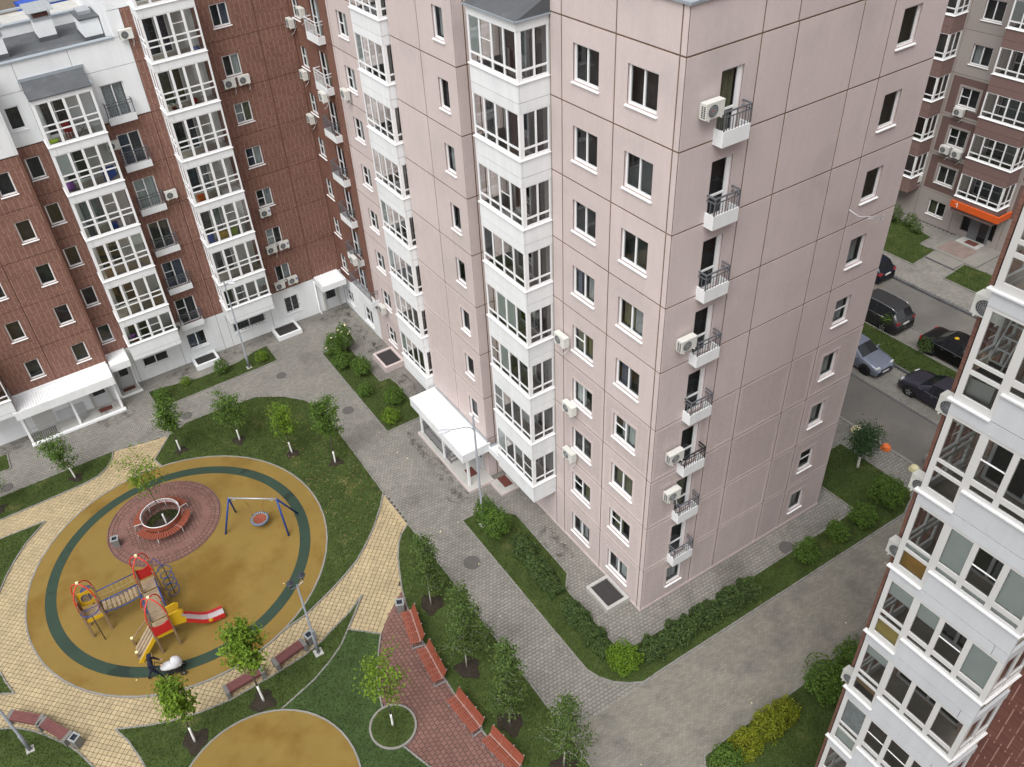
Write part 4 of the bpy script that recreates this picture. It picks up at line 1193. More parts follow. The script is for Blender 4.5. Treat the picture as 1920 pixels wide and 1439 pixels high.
for k in range(0, 11):
    z0, z1 = k * H, (k + 1) * H
    if k == 0: z1 = ZB
    if k == 1: z0 = ZB
    mR = 'white' if k == 0 else 'brickx'
    wallrow(FB, [(-5.55, -2.08), (-2.08, 0.0)], k, BH, mR, None, z0, z1); wallrow(FB, [(-8.62, -5.55)], k, BH, 'loggia' if 0 < k < 9 else mR, None, z0, z1)
    if k < 8: wallrow(FB, [(-9.22, -8.62)], k, BH, mR, None, z0, z1)
    else: wallrow(FB, [(-9.92, -8.62)], k, BH, 'white', None, z0, z1)
    if k < 6:
        wallrow(FB, [(-16.7, -15.1), (-12.03, -9.22)], k, BH, mR, None, z0, z1); wallrow(FB, [(-15.1, -12.03)], k, BH, 'loggia' if k else mR, None, z0, z1)
        wallrow(FP, [(-19.7, -16.7), (-22.4, -19.7), (-30, -22.4)], k, PH, mR, None, z0, z1)
    elif k == 6:
        wallrow(FB, [(-16.7, -15.1), (-15.1, -12.03), (-12.03, -9.22)], k, BH, 'white', None, 16.85, 19.62)
        wallrow(FP, [(-19.7, -16.7), (-22.4, -19.7), (-30, -22.4)], k, PH, 'white', None, 16.85, 19.62)
    mE = 'white' if k == 0 else 'bricky'
    zz0, zz1 = (0, 2.5) if k == 0 else ((2.5, z1) if k == 1 else (z0, z1))
    wallrow(FE, [(-32.0, -29.6), (-29.6, -26.27)], k, EH, mE, None, zz0, zz1)
for a, b in ((-16.7, -15.22), (-15.22, -12.42), (-12.42, -9.22)): panel(brick, FB, a, b, 19.62, 21.06, (), 'flat', ('white',), gap=0.03)
for a, b in ((-19.7, -16.7), (-30, -19.7)): panel(brick, FP, a, b, 19.62, 21.06, (), 'flat', ('white',), gap=0.03)
panel(brick, FB, -9.92, -9.22, 21.06, 22.4, (), 'flat', ('white',), gap=0.02)
backing(brick, FB, -16.7, 0.0, 0, 2.84, BH, 'whitejoint'); backing(brick, FB, -16.7, 0.0, 2.84, 30.7, BH, 'brickjoint') if False else None
backing(brick, FB, -9.2, -0.02, 2.84, 30.7, BH, 'brickjoint'); backing(brick, FB, -16.68, -9.2, 2.84, 16.84, BH, 'brickjoint'); backing(brick, FB, -16.68, -9.2, 16.84, 21.0, BH, 'whitejoint')
backing(brick, FP, -29.9, -16.72, 2.84, 16.84, PH, 'brickjoint'); backing(brick, FP, -29.9, -16.72, 16.84, 21.0, PH, 'whitejoint'); backing(brick, FP, -29.9, -16.72, 0, 2.84, [], 'whitejoint')
backing(brick, FE, -31.98, -26.3, 2.5, 30.7, EH, 'brickjoint'); backing(brick, FE, -31.98, -26.3, 0, 2.5, EH, 'whitejoint')
put('side_wall', MB().box(-16.72, -16.60, 31.02, 31.98, 0, 2.85, 1).box(-16.72, -16.60, 31.02, 31.98, 2.851, 16.85, 0).box(-16.72, -16.60, 31.02, 31.98, 16.851, 21.06, 1).mesh('side_wall', ['bricky', 'white']), brick)
put('side_wall', MB().box(-9.9, -9.7, 32.1, 44, 20.4, 31).mesh('side_wall', 'white'), brick)
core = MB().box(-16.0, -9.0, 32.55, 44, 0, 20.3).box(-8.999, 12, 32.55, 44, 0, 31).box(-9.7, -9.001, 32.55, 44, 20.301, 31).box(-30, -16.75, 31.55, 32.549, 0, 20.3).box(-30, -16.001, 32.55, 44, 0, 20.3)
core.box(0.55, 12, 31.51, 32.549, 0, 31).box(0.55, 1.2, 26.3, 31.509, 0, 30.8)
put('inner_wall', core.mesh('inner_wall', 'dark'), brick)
rf = put('roof', MB().box(-30, -16.72, 31.2, 32.199, 20.31, 20.42).box(-30, -9.9, 32.2, 40.3, 20.31, 20.42).mesh('roof', 'roofing'), brick)
put('parapet', MB().box(-16.71, -9.93, 32.15, 32.32, 20.42, 21.03).box(-30, -16.711, 31.15, 31.32, 20.42, 21.03).box(-30, -9.93, 40.0, 40.25, 20.42, 21.0).mesh('parapet', 'white'), rf)
put('flashing', MB().box(-16.76, -9.93, 31.92, 32.36, 21.06, 21.12).box(-30, -16.761, 30.92, 31.36, 21.06, 21.12).box(-30, -9.93, 39.9, 40.35, 21.0, 21.08).mesh('flashing', 'flashing'), rf)
put('roof', MB().box(-30, -9.9, 40.4, 44.0, 20.35, 20.8).mesh('roof', 'concrete'), brick)
put('flashing', MB().box(-30, -9.9, 44.0, 44.3, 20.9, 21.0).mesh('flashing', 'flashing'), brick)
for (x0, x1, y0, y1, kind) in ((-13.1, -12.1, 37.2, 38.6, 'hood'), (-16.0, -15.0, 35.6, 37.0, 'hood'), (-10.95, -9.95, 35.0, 37.3, 'flat')):
    ch = put('chimney', MB().box(x0, x1, y0, y1, 20.42, 21.55).mesh('chimney', 'white'), rf)
    put('felt_upstand', MB().box(x0 - 0.03, x1 + 0.03, y0 - 0.03, y1 + 0.03, 20.42, 20.66).mesh('felt_upstand', 'roofing'), ch)
    if kind == 'hood':
        put('cap', MB().box(x0 - 0.05, x1 + 0.05, y0 - 0.05, y1 + 0.05, 21.55, 21.66).box(x0 + 0.1, x1 - 0.1, y0 + 0.1, y1 - 0.1, 21.66, 21.68).mesh('cap', 'galv'), ch)
        put('brick_vent', MB().box(x0 + 0.1, x1 - 0.1, y0 + 0.1, y1 - 0.1, 21.68, 21.86).mesh('brick_vent', 'brickd'), ch)
        hood = MB()
        hood.add([(x0 - 0.25, y0 - 0.2, 22.02), (x1 + 0.25, y0 - 0.2, 22.02), (x1 + 0.25, y1 + 0.2, 22.22), (x0 - 0.25, y1 + 0.2, 22.22), (x0 - 0.25, y0 - 0.2, 21.99), (x1 + 0.25, y0 - 0.2, 21.99), (x1 + 0.25, y1 + 0.2, 22.19), (x0 - 0.25, y1 + 0.2, 22.19)],
                 [(0, 1, 2, 3), (4, 7, 6, 5), (0, 4, 5, 1), (1, 5, 6, 2), (2, 6, 7, 3), (3, 7, 4, 0)])
        for i in range(6):
            q = x0 - 0.2 + (x1 - x0 + 0.4) * i / 5
            hood.add([(q - 0.02, y0 - 0.2, 22.02), (q + 0.02, y0 - 0.2, 22.02), (q + 0.02, y1 + 0.2, 22.22), (q - 0.02, y1 + 0.2, 22.22), (q, y0 - 0.2, 22.05), (q, y1 + 0.2, 22.25)], [(0, 1, 4), (3, 5, 2), (0, 4, 5, 3), (1, 2, 5, 4)])
        for px in (x0, x1):
            for py in (y0, y1): hood.box(px - 0.02, px + 0.02, py - 0.02, py + 0.02, 21.64, 22.06)
        put('metal_hood', hood.mesh('metal_hood', 'galv'), ch)
    else:
        put('cap', MB().box(x0 - 0.08, x1 + 0.08, y0 - 0.08, y1 + 0.08, 21.55, 21.63).mesh('cap', 'roofing'), ch)
        put('cowl', MB().box(x0 + 0.15, x1 - 0.15, y0 + 0.9, y1 - 0.1, 21.63, 21.8).mesh('cowl', 'galv'), ch)

for k in range(0, 11):
    z = k * H
    if k: window(brick, FB, -4.55, -3.53, z + 0.72, z + 1.94, 'two', bar=0.5 if k in (2, 3, 4, 5, 8) else None)
    else: window(brick, FB, -4.46, -3.42, 0.90, 2.15, 'two', bars=True)
    if k < 7:
        if k:
            window(brick, FB, -11.48, -10.20, z + 0.18, z + 2.06, 'two', bar=0.62 if k in (5, 2, 1, 4) else None, sill=False, name='tall_window', curtains={6: ['curtain', 'curtain'], 5: ['curtainblue', 'curtaindark'], 4: ['blind', 'blind'], 3: [None, 'curtaindark'], 2: ['curtainblue', 'curtainblue'], 1: [None, 'curtaindark']}[k])
            french_balcony(brick, FB, -11.60, -10.08, z - 0.03, depth=0.40, hb=0.40, hr=1.18)
            window(brick, FB, -16.44, -15.66, z + 0.95, z + 2.18, 'one', curtains=[None])
            window(brick, FP, -18.24, -17.40, z + 0.90, z + 2.15, 'one', curtains=[None])
            window(brick, FP, -21.0, -20.16, z + 0.90, z + 2.15, 'one', curtains=[None])
        else:
            window(brick, FB, -11.48, -10.20, 0.95, 2.14, 'two', curtains=['curtainblue', 'curtainblue'])
        window(brick, FB, -14.75 if k else -14.6, -13.35 if k else -12.9, z + (0.12 if k else 0.9), z + (2.15 if k else 1.62), 'two', name='loggia_door' if k else 'window', sill=not k, curtains=None if k else [None, None])
    window(brick, FB, -8.35 if k else -8.3, -7.0 if k else -6.0, z + (0.05 if k else 0.95), z + (2.1 if k else 1.65), 'two', name='loggia_door' if k else 'window', sill=not k, bars=not k, curtains=None if k else [None, None])
    window(brick, FE, -31.55, -30.42, z + (0.42 if k else 0.55), z + (1.66 if k else 1.62), 'two', bar=0.5)
    if k:
        window(brick, FE, -28.62, -27.34, z + (0.06 if k > 1 else 0.42), z + 2.04, 'two', bar=0.5, sill=False, name='tall_window')
        if k > 1: french_balcony(brick, FE, -28.75, -27.1, z - 0.12, depth=0.42, hb=0.42, hr=1.2, rail='railwhite' if k > 5 else 'rail')
        else: french_balcony(brick, FE, -28.75, -25.6, z + 0.42, depth=0.55, hb=0.40, hr=1.1)
    else:
        window(brick, FE, -28.62, -27.34, 0.4, 1.7, 'two', bar=0.5)

CB = [(0.13, 0.76), (0.90, 1.49), (1.63, 2.22), (2.36, 2.96)]
R3 = [(0.24, 0.88), (0.95, 1.20), (1.27, 2.38)]
R2b = [(1.10, 1.32), (1.39, 2.38)]
def brick_bay(u0, u1, y, k, low):
    scr = [(q, 2 if not low else 1, 'flyscreen', 1) for q in (1, 2) if random.random() < 0.55]
    scr += [(q, 2 if not low else 1, random.choice(('curtain', 'blind')), random.choice((1, 0.6))) for q in (0, 3) if random.random() < 0.2]
    if low:
        glazed_bay(brick, y, u0, u1, 1.5, k * H, CB, R2b, 1.0, 2.42, -0.10, 'L', joint=0.17, blinds=scr, slab=0.05)
    else:
        glazed_bay(brick, y, u0, u1, 1.5, k * H, CB, R3, 0.10, 2.42, -0.37, 'L', blinds=scr, slab=0.05)
for k in range(1, 7): brick_bay(-15.11, -12.02, FB, k, k == 1)
for k in range(1, 9): brick_bay(-8.66, -5.60, FB, k, k == 1)
for k in range(1, 3): brick_bay(-25.4, -22.38, FP, k, k == 1)
rb = MB()
w_ = 3.09
rb.add([(-0.05, -1.58, 19.36), (w_ + 0.05, -1.58, 19.36), (w_ + 0.05, 0, 19.92), (-0.05, 0, 19.92), (-0.05, -1.58, 19.30), (w_ + 0.05, -1.58, 19.30), (w_ + 0.05, 0, 19.30), (-0.05, 0, 19.30)],
       [(0, 1, 2, 3), (4, 7, 6, 5), (0, 4, 5, 1), (1, 5, 6, 2), (0, 3, 7, 4)])
o = put('bay_roof', rb.mesh('bay_roof', 'roofing'), brick, FB.w(-15.11, 0, 0.14), 0)
sub('fascia_panel', MB().box(0, w_, -1.5, -1.43, 19.08, 19.295).box(0, 0.07, -1.429, 0, 19.08, 19.295).mesh('fascia_panel', 'white'), o)
sub('roof_flashing', MB().box(-0.12, w_ + 0.12, -0.06, -0.005, 19.9, 20.05).box(w_ + 0.051, w_ + 0.10, -1.58, -0.05, 19.32, 19.50).mesh('roof_flashing', 'flashing'), o)
for u in (-15.11, -8.66, -25.4):
    put('bay_base', MB().box(0.05, 3.0, -1.45, 0.0, 2.62, 2.70).mesh('bay_base', 'white'), brick, (FB if u > -20 else FP).w(u, 0, 0), 0)

# its porches
cn = put('entrance_canopy', MB().add([(-22.5, 29.45, 2.78), (-16.72, 29.45, 2.78), (-16.72, 31.0, 2.98), (-22.5, 31.0, 2.98), (-22.5, 29.45, 2.70), (-16.72, 29.45, 2.70), (-16.72, 31.0, 2.9), (-22.5, 31.0, 2.9)],
    [(0, 1, 2, 3), (4, 7, 6, 5), (0, 4, 5, 1), (1, 5, 6, 2), (3, 7, 4, 0)]).mesh('entrance_canopy', 'canopy'), brick)
rb = MB()
for i in range(39):
    x = -22.42 + 5.62 * i / 38
    rb.add([(x - 0.02, 29.46, 2.782), (x + 0.02, 29.46, 2.782), (x + 0.02, 30.99, 2.98), (x - 0.02, 30.99, 2.98), (x, 29.46, 2.83), (x, 30.99, 3.028)], [(0, 1, 4), (0, 4, 5, 3), (1, 2, 5, 4)])
rib = put('sheet_rib', rb.mesh('sheet_rib', 'canopy'), cn); rib['kind'] = 'stuff'
put('fascia_panel', MB().box(-22.56, -16.68, 29.38, 29.445, 2.32, 2.90).box(-22.56, -22.505, 29.446, 31.0, 2.32, 2.95).box(-16.715, -16.68, 29.446, 31.0, 2.36, 2.95).mesh('fascia_panel', 'white'), cn)
put('flashing', MB().box(-22.5, -16.72, 30.88, 31.0, 2.985, 3.10).mesh('flashing', 'canopy'), cn)
for x in (-22.42, -19.5, -16.86):
    put('canopy_post', MB().box(x - 0.07, x + 0.07, 29.90, 30.04, 0.1, 2.72).mesh('canopy_post', 'canopy'), brick)
pf = put('porch_platform', MB().box(-20.9, -16.72, 29.7, 31.0, 0, 0.12).mesh('porch_platform', 'concrete'), brick)
put('porch_edge', MB().box(-22.5, -16.68, 29.62, 29.84, 0, 0.13).mesh('porch_edge', 'canopy'), pf)
rl = MB()
for z in (0.75, 1.05): rl.box(-22.2, -20.85, 29.95, 29.98, z, z + 0.03)
for i in range(12): rl.box(-22.2 + 1.35 * i / 11 - 0.01, -22.2 + 1.35 * i / 11 + 0.01, 29.955, 29.975, 0.0, 1.05 if i % 4 == 0 else 0.75)
for i in range(7): rl.box(-19.4 + 0.42 * i / 6 - 0.01, -19.4 + 0.42 * i / 6 + 0.01, 30.3, 30.32, 0.12, 0.85)
for z in (0.5, 0.85): rl.box(-19.42, -18.96, 30.295, 30.325, z, z + 0.03)
put('porch_railing', rl.mesh('porch_railing', 'galv'), brick)
def entry_door(par, x0, x1, y, z0, z1):
    d = put('entrance_door', MB().box(x0, x1, y - 0.06, y, z0, z1).mesh('entrance_door', 'door'), par)
    put('pane', MB().box(x0 + 0.13, x1 - 0.13, y - 0.067, y - 0.061, z0 + 0.85, z1 - 0.15).mesh('pane', 'carglass'), d)
    put('door_frame', MB().box(x0 - 0.12, x0 - 0.001, y - 0.14, y, z0, z1 + 0.1).box(x1 + 0.001, x1 + 0.12, y - 0.14, y, z0, z1 + 0.1).mesh('door_frame', 'concrete'), d)
    put('handle', MB().box(x0 + 0.05, x0 + 0.09, y - 0.12, y - 0.061, z0 + 0.9, z0 + 1.2).mesh('handle', 'galv'), d)
entry_door(brick, -18.3, -17.3, 31.0, 0.12, 2.1)
gd = put('store_door', MB().box(-21.95, -20.75, 30.95, 31.0, 0.0, 1.95).mesh('store_door', 'loggia'), brick)
put('letterbox_panel', MB().box(-20.6, -18.9, 30.93, 31.0, 0.1, 0.9).mesh('letterbox_panel', 'door'), brick)
cn = put('entrance_canopy', MB().box(-16.58, -15.42, 30.45, 31.99, 2.86, 2.93).mesh('entrance_canopy', 'canopy'), brick)
put('fascia_panel', MB().box(-16.62, -15.38, 30.39, 30.445, 2.50, 2.99).box(-15.415, -15.38, 30.446, 31.99, 2.50, 2.99).mesh('fascia_panel', 'white'), cn)
entry_door(brick, -16.35, -15.55, 32.0, 0.12, 2.1)
put('canopy_post', MB().box(-15.46, -15.40, 31.5, 31.56, 0.1, 2.5).mesh('canopy_post', 'canopy'), brick)
put('canopy_post', MB().box(-16.58, -16.52, 31.5, 31.56, 0.1, 2.5).mesh('canopy_post', 'galv'), brick)
pf = put('porch_platform', MB().box(-16.6, -15.3, 31.05, 32.0, 0, 0.12).mesh('porch_platform', 'concrete'), brick)
put('porch_edge', MB().box(-16.64, -15.26, 30.97, 31.049, 0, 0.13).mesh('porch_edge', 'canopy'), pf)
cn = put('entrance_canopy', MB().add([(-2.0, 30.6, 2.72), (-0.3, 30.6, 2.72), (-0.3, 31.99, 2.95), (-2.0, 31.99, 2.95), (-2.0, 30.6, 2.66), (-0.3, 30.6, 2.66), (-0.3, 31.99, 2.89), (-2.0, 31.99, 2.89)],
    [(0, 1, 2, 3), (4, 7, 6, 5), (0, 4, 5, 1), (1, 5, 6, 2), (3, 7, 4, 0)]).mesh('entrance_canopy', 'canopy'), brick)
rb = MB()
for i in range(12):
    x = -1.95 + 1.6 * i / 11
    rb.add([(x - 0.02, 30.6, 2.722), (x + 0.02, 30.6, 2.722), (x + 0.02, 31.99, 2.952), (x - 0.02, 31.99, 2.952), (x, 30.6, 2.77), (x, 31.99, 3.0)], [(0, 1, 4), (0, 4, 5, 3), (1, 2, 5, 4)])
rib = put('sheet_rib', rb.mesh('sheet_rib', 'canopy'), cn); rib['kind'] = 'stuff'
put('fascia_panel', MB().box(-2.05, -0.25, 30.53, 30.595, 2.45, 2.86).box(-2.05, -2.005, 30.596, 31.99, 2.45, 2.92).box(-0.295, -0.25, 30.596, 31.99, 2.45, 2.92).mesh('fascia_panel', 'white'), cn)
entry_door(brick, -1.55, -0.6, 32.0, 0.05, 2.05)
dp = MB().tube([(-2.12, 31.9, 2.7), (-2.12, 31.9, 0.25), (-2.08, 31.65, 0.06)], 0.05, 8)
put('downpipe', dp.mesh('downpipe', 'canopy'), brick)

# ================================================================ brick block with the near white bay
near = thing('apartment_building', 'near brick apartment block with one stack of white glazed bays beside the driveway', 'building', (0, -12, 0))
FN = Fac('X', -0.2)
NH = []
for k in range(-1, 11):
    z = k * H + 1.1
    if z > -1: NH.append((10.9, 12.9, z + 0.06, z + 2.1))
for k in range(-1, 11):
    z0, z1 = max(0, k * H + 1.1), (k + 1) * H + 1.1
    for a, b, m_ in ((9.72, 10.4, 'brickd'), (10.4, 13.5, 'brickloggia'), (13.5, 20.0, 'brickd'), (20.0, 30.0, 'brickd')):
        panel(near, FN, a, b, z0, z1, NH, 'flat', (m_,), gap=0.02)
    if k >= 0: window(near, FN, 10.9, 12.9, z0 + 0.06, z0 + 2.1, 'two', name='loggia_door', sill=False)
backing(near, FN, 9.74, 30, 0, 31.9, NH, 'brickjoint')
put('side_wall', MB().box(-0.2, 14, -9.76, -9.64, 0, 31.9).mesh('side_wall', 'brickx'), near)
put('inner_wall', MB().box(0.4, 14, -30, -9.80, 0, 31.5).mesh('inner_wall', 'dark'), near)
put('roof', MB().box(-0.2, 14, -30, -9.64, 31.9, 32.05).mesh('roof', 'roofing'), near)
# u from the left end of the bay (y = -10.35) to the right (y = -13.52)
CN = [(0.13, 0.77), (0.95, 1.49), (1.62, 2.20), (2.34, 2.96)]
RL = [(0.38, 0.95), (1.05, 1.23), (1.32, 2.52)]
RR = [(1.0, 1.16), (1.32, 2.52)]
NB = {2: [(0, 2, 'curtain', 1), (0, 0, 'blind', 1), (1, 1, 'flyscreen', 1), (2, 1, 'flyscreen', 1)],
      3: [(0, 2, 'blind', 0.35), (0, 0, 'cardboard', 0.5)],
      4: [(0, 2, 'blind', 0.45), (0, 0, 'blindyellow', 1), (1, 1, 'blind', 0.5), (2, 1, 'flyscreen', 1), (3, 1, 'blind', 1), (3, 0, 'blind', 1)],
      5: [(0, 0, 'blindamber', 1), (0, 1, 'blind', 1), (1, 1, 'blind', 1), (1, 0, 'blind', 1), (2, 1, 'flyscreen', 1), (2, 0, 'blind', 1), (3, 1, 'blind', 1), (3, 0, 'blind', 1)],
      6: [(1, 1, 'flyscreen', 1)]}
for k in range(0, 9):
    glazed_bay(near, FN, 10.43, 13.52, 1.48, k * H + 1.1, CN, [RL, RR, RR, RR], 0.17, 2.60, -0.19, 'RL', slab=0.05, joint=0.17, corner=0.32, split_sill=(0.85, 0.90), nret=2, blinds=NB.get(k, []), joint_mat='brickjoint', band_mat='whitegrey', frame_mat='framegrey')

# ================================================================ taupe apartment block beyond the street
far = thing('apartment_building', 'taupe apartment block with mauve ribbed lower panels and an orange entrance sign, beyond the street', 'building', (39.3, 12, 0))
FF = Fac('X', 39.3)
FH = []
for k in range(0, 9):
    z = k * H
    FH.append((-14.72, -13.40, z + (0.42 if k else 0.75), z + (1.68 if k else 1.86)))
    FH.append((-12.0, -9.6, z + 0.5, z + 2.2))
for k in range(0, 9):
    z0, z1 = k * H - (0.35 if k else 0), (k + 1) * H - 0.35
    if 1 <= k <= 3:
        panel(far, FF, -15.6, -12.75, z0, z1, FH, 'field', ('taupe', 'mauve'), gap=0.03, border=0.14)
        panel(far, FF, -24, -15.6, z0, z1, FH, 'field', ('taupe', 'mauve'), gap=0.03, border=0.14)
        panel(far, FF, -9.2, 4, z0, z1, FH, 'field', ('taupe', 'mauve'), gap=0.03, border=0.14)
        for a, b in ((-15.42, -14.98), (-13.15, -12.95)):
            rb = MB()
            n = int((b - a) / 0.085)
            for i in range(n): rb.box(a + (b - a) * i / n, a + (b - a) * i / n + 0.035, 0.0, 0.016, z0 + 0.2, z1 - 0.2)
            rbs = put('panel_rib', rb.mesh('panel_rib', 'mauve'), far, FF.w(0, 0, 0), FF.rot)
            rbs['kind'] = 'stuff'
    else:
        for a, b in ((-15.6, -12.75), (-24, -15.6), (-9.2, 4)):
            panel(far, FF, a, b, z0, z1, FH, 'flat', ('taupe',), gap=0.03)
    panel(far, FF, -12.75, -9.2, z0, z1, FH, 'flat', ('taupe',), gap=0.03)
    window(far, FF, -14.72, -13.40, k * H + (0.42 if k else 0.75), k * H + (1.68 if k else 1.86), 'two', bar=0.5 if k in (2, 3, 6) else None)
    if k:
        window(far, FF, -12.0, -9.6, k * H + 0.5, k * H + 2.2, 'door', name='loggia_door', sill=False)
backing(far, FF, -24, 4, 0, 24.8, FH, 'sealant')
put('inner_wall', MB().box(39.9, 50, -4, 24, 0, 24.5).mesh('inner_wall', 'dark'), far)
put('roof', MB().box(39.3, 50, -4, 24, 24.9, 25.0).mesh('roof', 'roofing'), far)
CF = [(0.09, 0.74), (0.82, 1.47), (1.56, 2.21), (2.29, 2.94)]
RF = [(0.80, 1.06), (1.13, 2.30)]
for k in range(1, 8):
    glazed_bay(far, FF, -12.33, -9.30, 1.3, k * H, CF, RF, 0.68, 2.35, -0.45, 'R', joint=0.0 if k > 1 else -0.3, band_mat='mauvebay', blinds=[(0, 1, 'blind', 1)] if k == 5 else ([(1, 1, 'flyscreen', 1)] if k in (2, 3) else []))
    glazed_bay(far, FF, -19.2, -15.72, 1.3, k * H, [(0.1, 0.83), (0.95, 1.68), (1.8, 2.53), (2.65, 3.38)], RF, 0.68, 2.35, -0.45, 'R', joint=0.0, band_mat='mauvebay')
sg = put('entrance_sign', MB().box(37.86, 37.99, 8.95, 12.4, 2.70, 3.16).box(37.991, 39.28, 8.95, 9.07, 2.70, 3.16).mesh('entrance_sign', 'orange'), far)
one = MB().box(37.845, 37.855, 11.86, 11.91, 2.78, 3.09).bar((37.85, 11.91, 3.08), (37.85, 12.0, 3.0), 0.05, 0.012, up=(1, 0, 0))
put('number_print', one.mesh('number_print', 'signwhite'), sg)
put('bay_base', MB().box(38.0, 39.28, 9.35, 12.3, 2.6, 2.70).mesh('bay_base', 'mauvebay'), far)
ed = put('entrance_door', MB().box(39.2, 39.29, 9.9, 11.35, 0.05, 2.3).mesh('entrance_door', 'doorgrey'), far)
put('pane', MB().box(39.18, 39.199, 10.05, 10.62, 0.25, 2.2).mesh('pane', 'carglass'), ed)

# ---------------------------------------------------------------- air conditioners
def ac_mesh_casing():
    mb = MB()
    mb.box(-0.40, 0.40, -0.42, -0.13, 0.0, 0.55)
    mb.box(-0.405, 0.405, -0.425, -0.125, 0.50, 0.555)
    return mb.mesh('casing', 'acwhite')
def ac_mesh_grille():
    mb = MB(); c = (-0.10, -0.424, 0.27)
    n = 18
    ring = [(c[0] + 0.215 * math.cos(2 * math.pi * i / n), c[1] - 0.002, c[2] + 0.215 * math.sin(2 * math.pi * i / n)) for i in range(n)]
    mb.add(ring, [list(range(n))[::-1]], 1)
    for r in (0.06, 0.11, 0.16, 0.21):
        mb.tube([(c[0] + r * math.cos(2 * math.pi * i / n), c[1] - 0.008, c[2] + r * math.sin(2 * math.pi * i / n)) for i in range(n)], 0.008, 4, closed=True)
    for i in range(6):
        a = math.pi * i / 6
        mb.bar((c[0] - 0.21 * math.cos(a), c[1] - 0.012, c[2] - 0.21 * math.sin(a)), (c[0] + 0.21 * math.cos(a), c[1] - 0.012, c[2] + 0.21 * math.sin(a)), 0.008, 0.008, up=(0, 1, 0))
    return mb.mesh('fan_grille', ['acgrille', 'acdark'])
def ac_mesh_side():
    mb = MB()
    for j in range(7):
        for i in range(2): mb.box(-0.412, -0.404, -0.38 + i * 0.11, -0.31 + i * 0.11, 0.06 + j * 0.06, 0.095 + j * 0.06)
    return mb.mesh('side_vents', 'acdark')
def ac_mesh_bracket():
    mb = MB()
    for x in (-0.28, 0.28):
        mb.box(x - 0.02, x + 0.02, -0.46, 0.0, -0.045, -0.005).box(x - 0.02, x + 0.02, -0.035, 0.0, -0.04, 0.42)
    return mb.mesh('bracket', 'acwhite')
AC = dict(casing=ac_mesh_casing(), fan_grille=ac_mesh_grille(), side_vents=ac_mesh_side(), bracket=ac_mesh_bracket())
hose = MB().tube([(0.3, -0.15, 0.05), (0.36, -0.12, -0.1), (0.34, -0.25, -0.28), (0.22, -0.42, -0.45)], 0.014, 5).mesh('drain_hose', 'railwhite')
def air_con(fac, u, zc, label, group, with_hose=False):
    t = thing('air_conditioner', label, 'air conditioner', fac.w(u, 0, zc - 0.27), fac.rot, group)
    for nm, me in AC.items(): sub(nm, me, t)
    t.scale = (0.88, 0.88, 0.88)
    if with_hose: sub('drain_hose', hose, t)
    return t
G1 = 'air conditioners on the pink end wall'
for x, z, lb, h in ((0.93, 23.6, 'topmost air conditioner on the pink end wall, with a red fan hub', 0), (0.90, 15.15, 'air conditioner on the pink end wall between two French balconies, white hose hanging below', 1),
                    (0.91, 9.65, 'air conditioner on the pink end wall beside the black balcony railing', 0), (0.98, 7.45, 'lowest air conditioner on the pink end wall, near the bottom balconies', 1)):
    a = air_con(FY0, x, z, lb, G1, h)
    if z > 23: sub('fan_hub', MB().lathe([(0.0, 0.012), (0.03, 0.012), (0.03, 0)], n=10).mesh('fan_hub', 'red'), a, (-0.10, -0.43, 0.27)).rotation_euler = (math.pi / 2, 0, 0)
G2 = 'air conditioners on the pink courtyard wall'
for y, z, lb, h in ((5.58, 12.4, 'air conditioner on the pink courtyard wall beside an olive-blind window, highest of three', 1), (5.05, 9.0, 'middle air conditioner of three in a column on the pink courtyard wall', 0), (5.05, 6.2, 'lowest air conditioner of three in a column on the pink courtyard wall', 1),
                    (24.95, 17.4, 'air conditioner on the pink wall strip close to the brown brick corner', 1), (24.75, 3.5, 'air conditioner low on the pink wall strip, above the courtyard light well', 0)):
    air_con(FX0, -y, z, lb, G2, h)
G3 = 'air conditioners on the brick facade'
for x, z, lb, h in ((-4.52, 17.3, 'left one of the upper pair of air conditioners on the brick facade', 1), (-3.65, 17.3, 'right one of the upper pair of air conditioners on the brick facade', 1),
                    (-4.33, 8.9, 'single air conditioner with blue badge under a brick facade window', 0), (-4.50, 6.25, 'left one of the middle pair of air conditioners on the brick facade', 1), (-3.63, 6.27, 'right one of the middle pair of air conditioners on the brick facade', 0),
                    (-4.55, 3.45, 'left one of the lowest pair of air conditioners, just above the white base', 0), (-3.60, 3.52, 'right one of the lowest pair of air conditioners, just above the white base', 0),
                    (-9.30, 21.2, 'air conditioner on the white strip at the edge of the low flat roof', 1), (-9.62, 11.95, 'air conditioner on brick beside a French balcony of the left bay stack', 0), (-11.85, 15.7, 'air conditioner tucked between the white bay and a French balcony, second storey from the top', 0), (-11.75, 3.2, 'air conditioner half hidden beside the lowest white bay, at the white base', 0)):
    a = air_con(FB, x, z, lb, G3, h)
    if x in (-4.33, -3.63, -3.60): sub('badge', MB().box(0.24, 0.36, -0.43, -0.426, 0.30, 0.42).mesh('badge', 'blueplastic'), a)
G4 = 'air conditioners on the shaded brick return'
for y, z, lb in ((29.5, 20.75, 'air conditioner beside the highest visible balcony of the shaded brick return'), (31.6, 19.75, 'air conditioner in the inner brick corner, highest of its column'), (31.0, 16.9, 'air conditioner under a window of the inner brick corner, second of its column'), (27.2, 16.75, 'air conditioner hung on a white-railed French balcony'), (31.3, 14.1, 'air conditioner in the inner brick corner, third of its column'), (27.05, 6.2, 'air conditioner hung on the lowest grey-railed French balcony of the brick return')):
    a = air_con(FE, -y, z, lb, G4, True)
    if y < 28: a.location.x -= 0.45
G5 = 'air conditioners beside the near white bay'
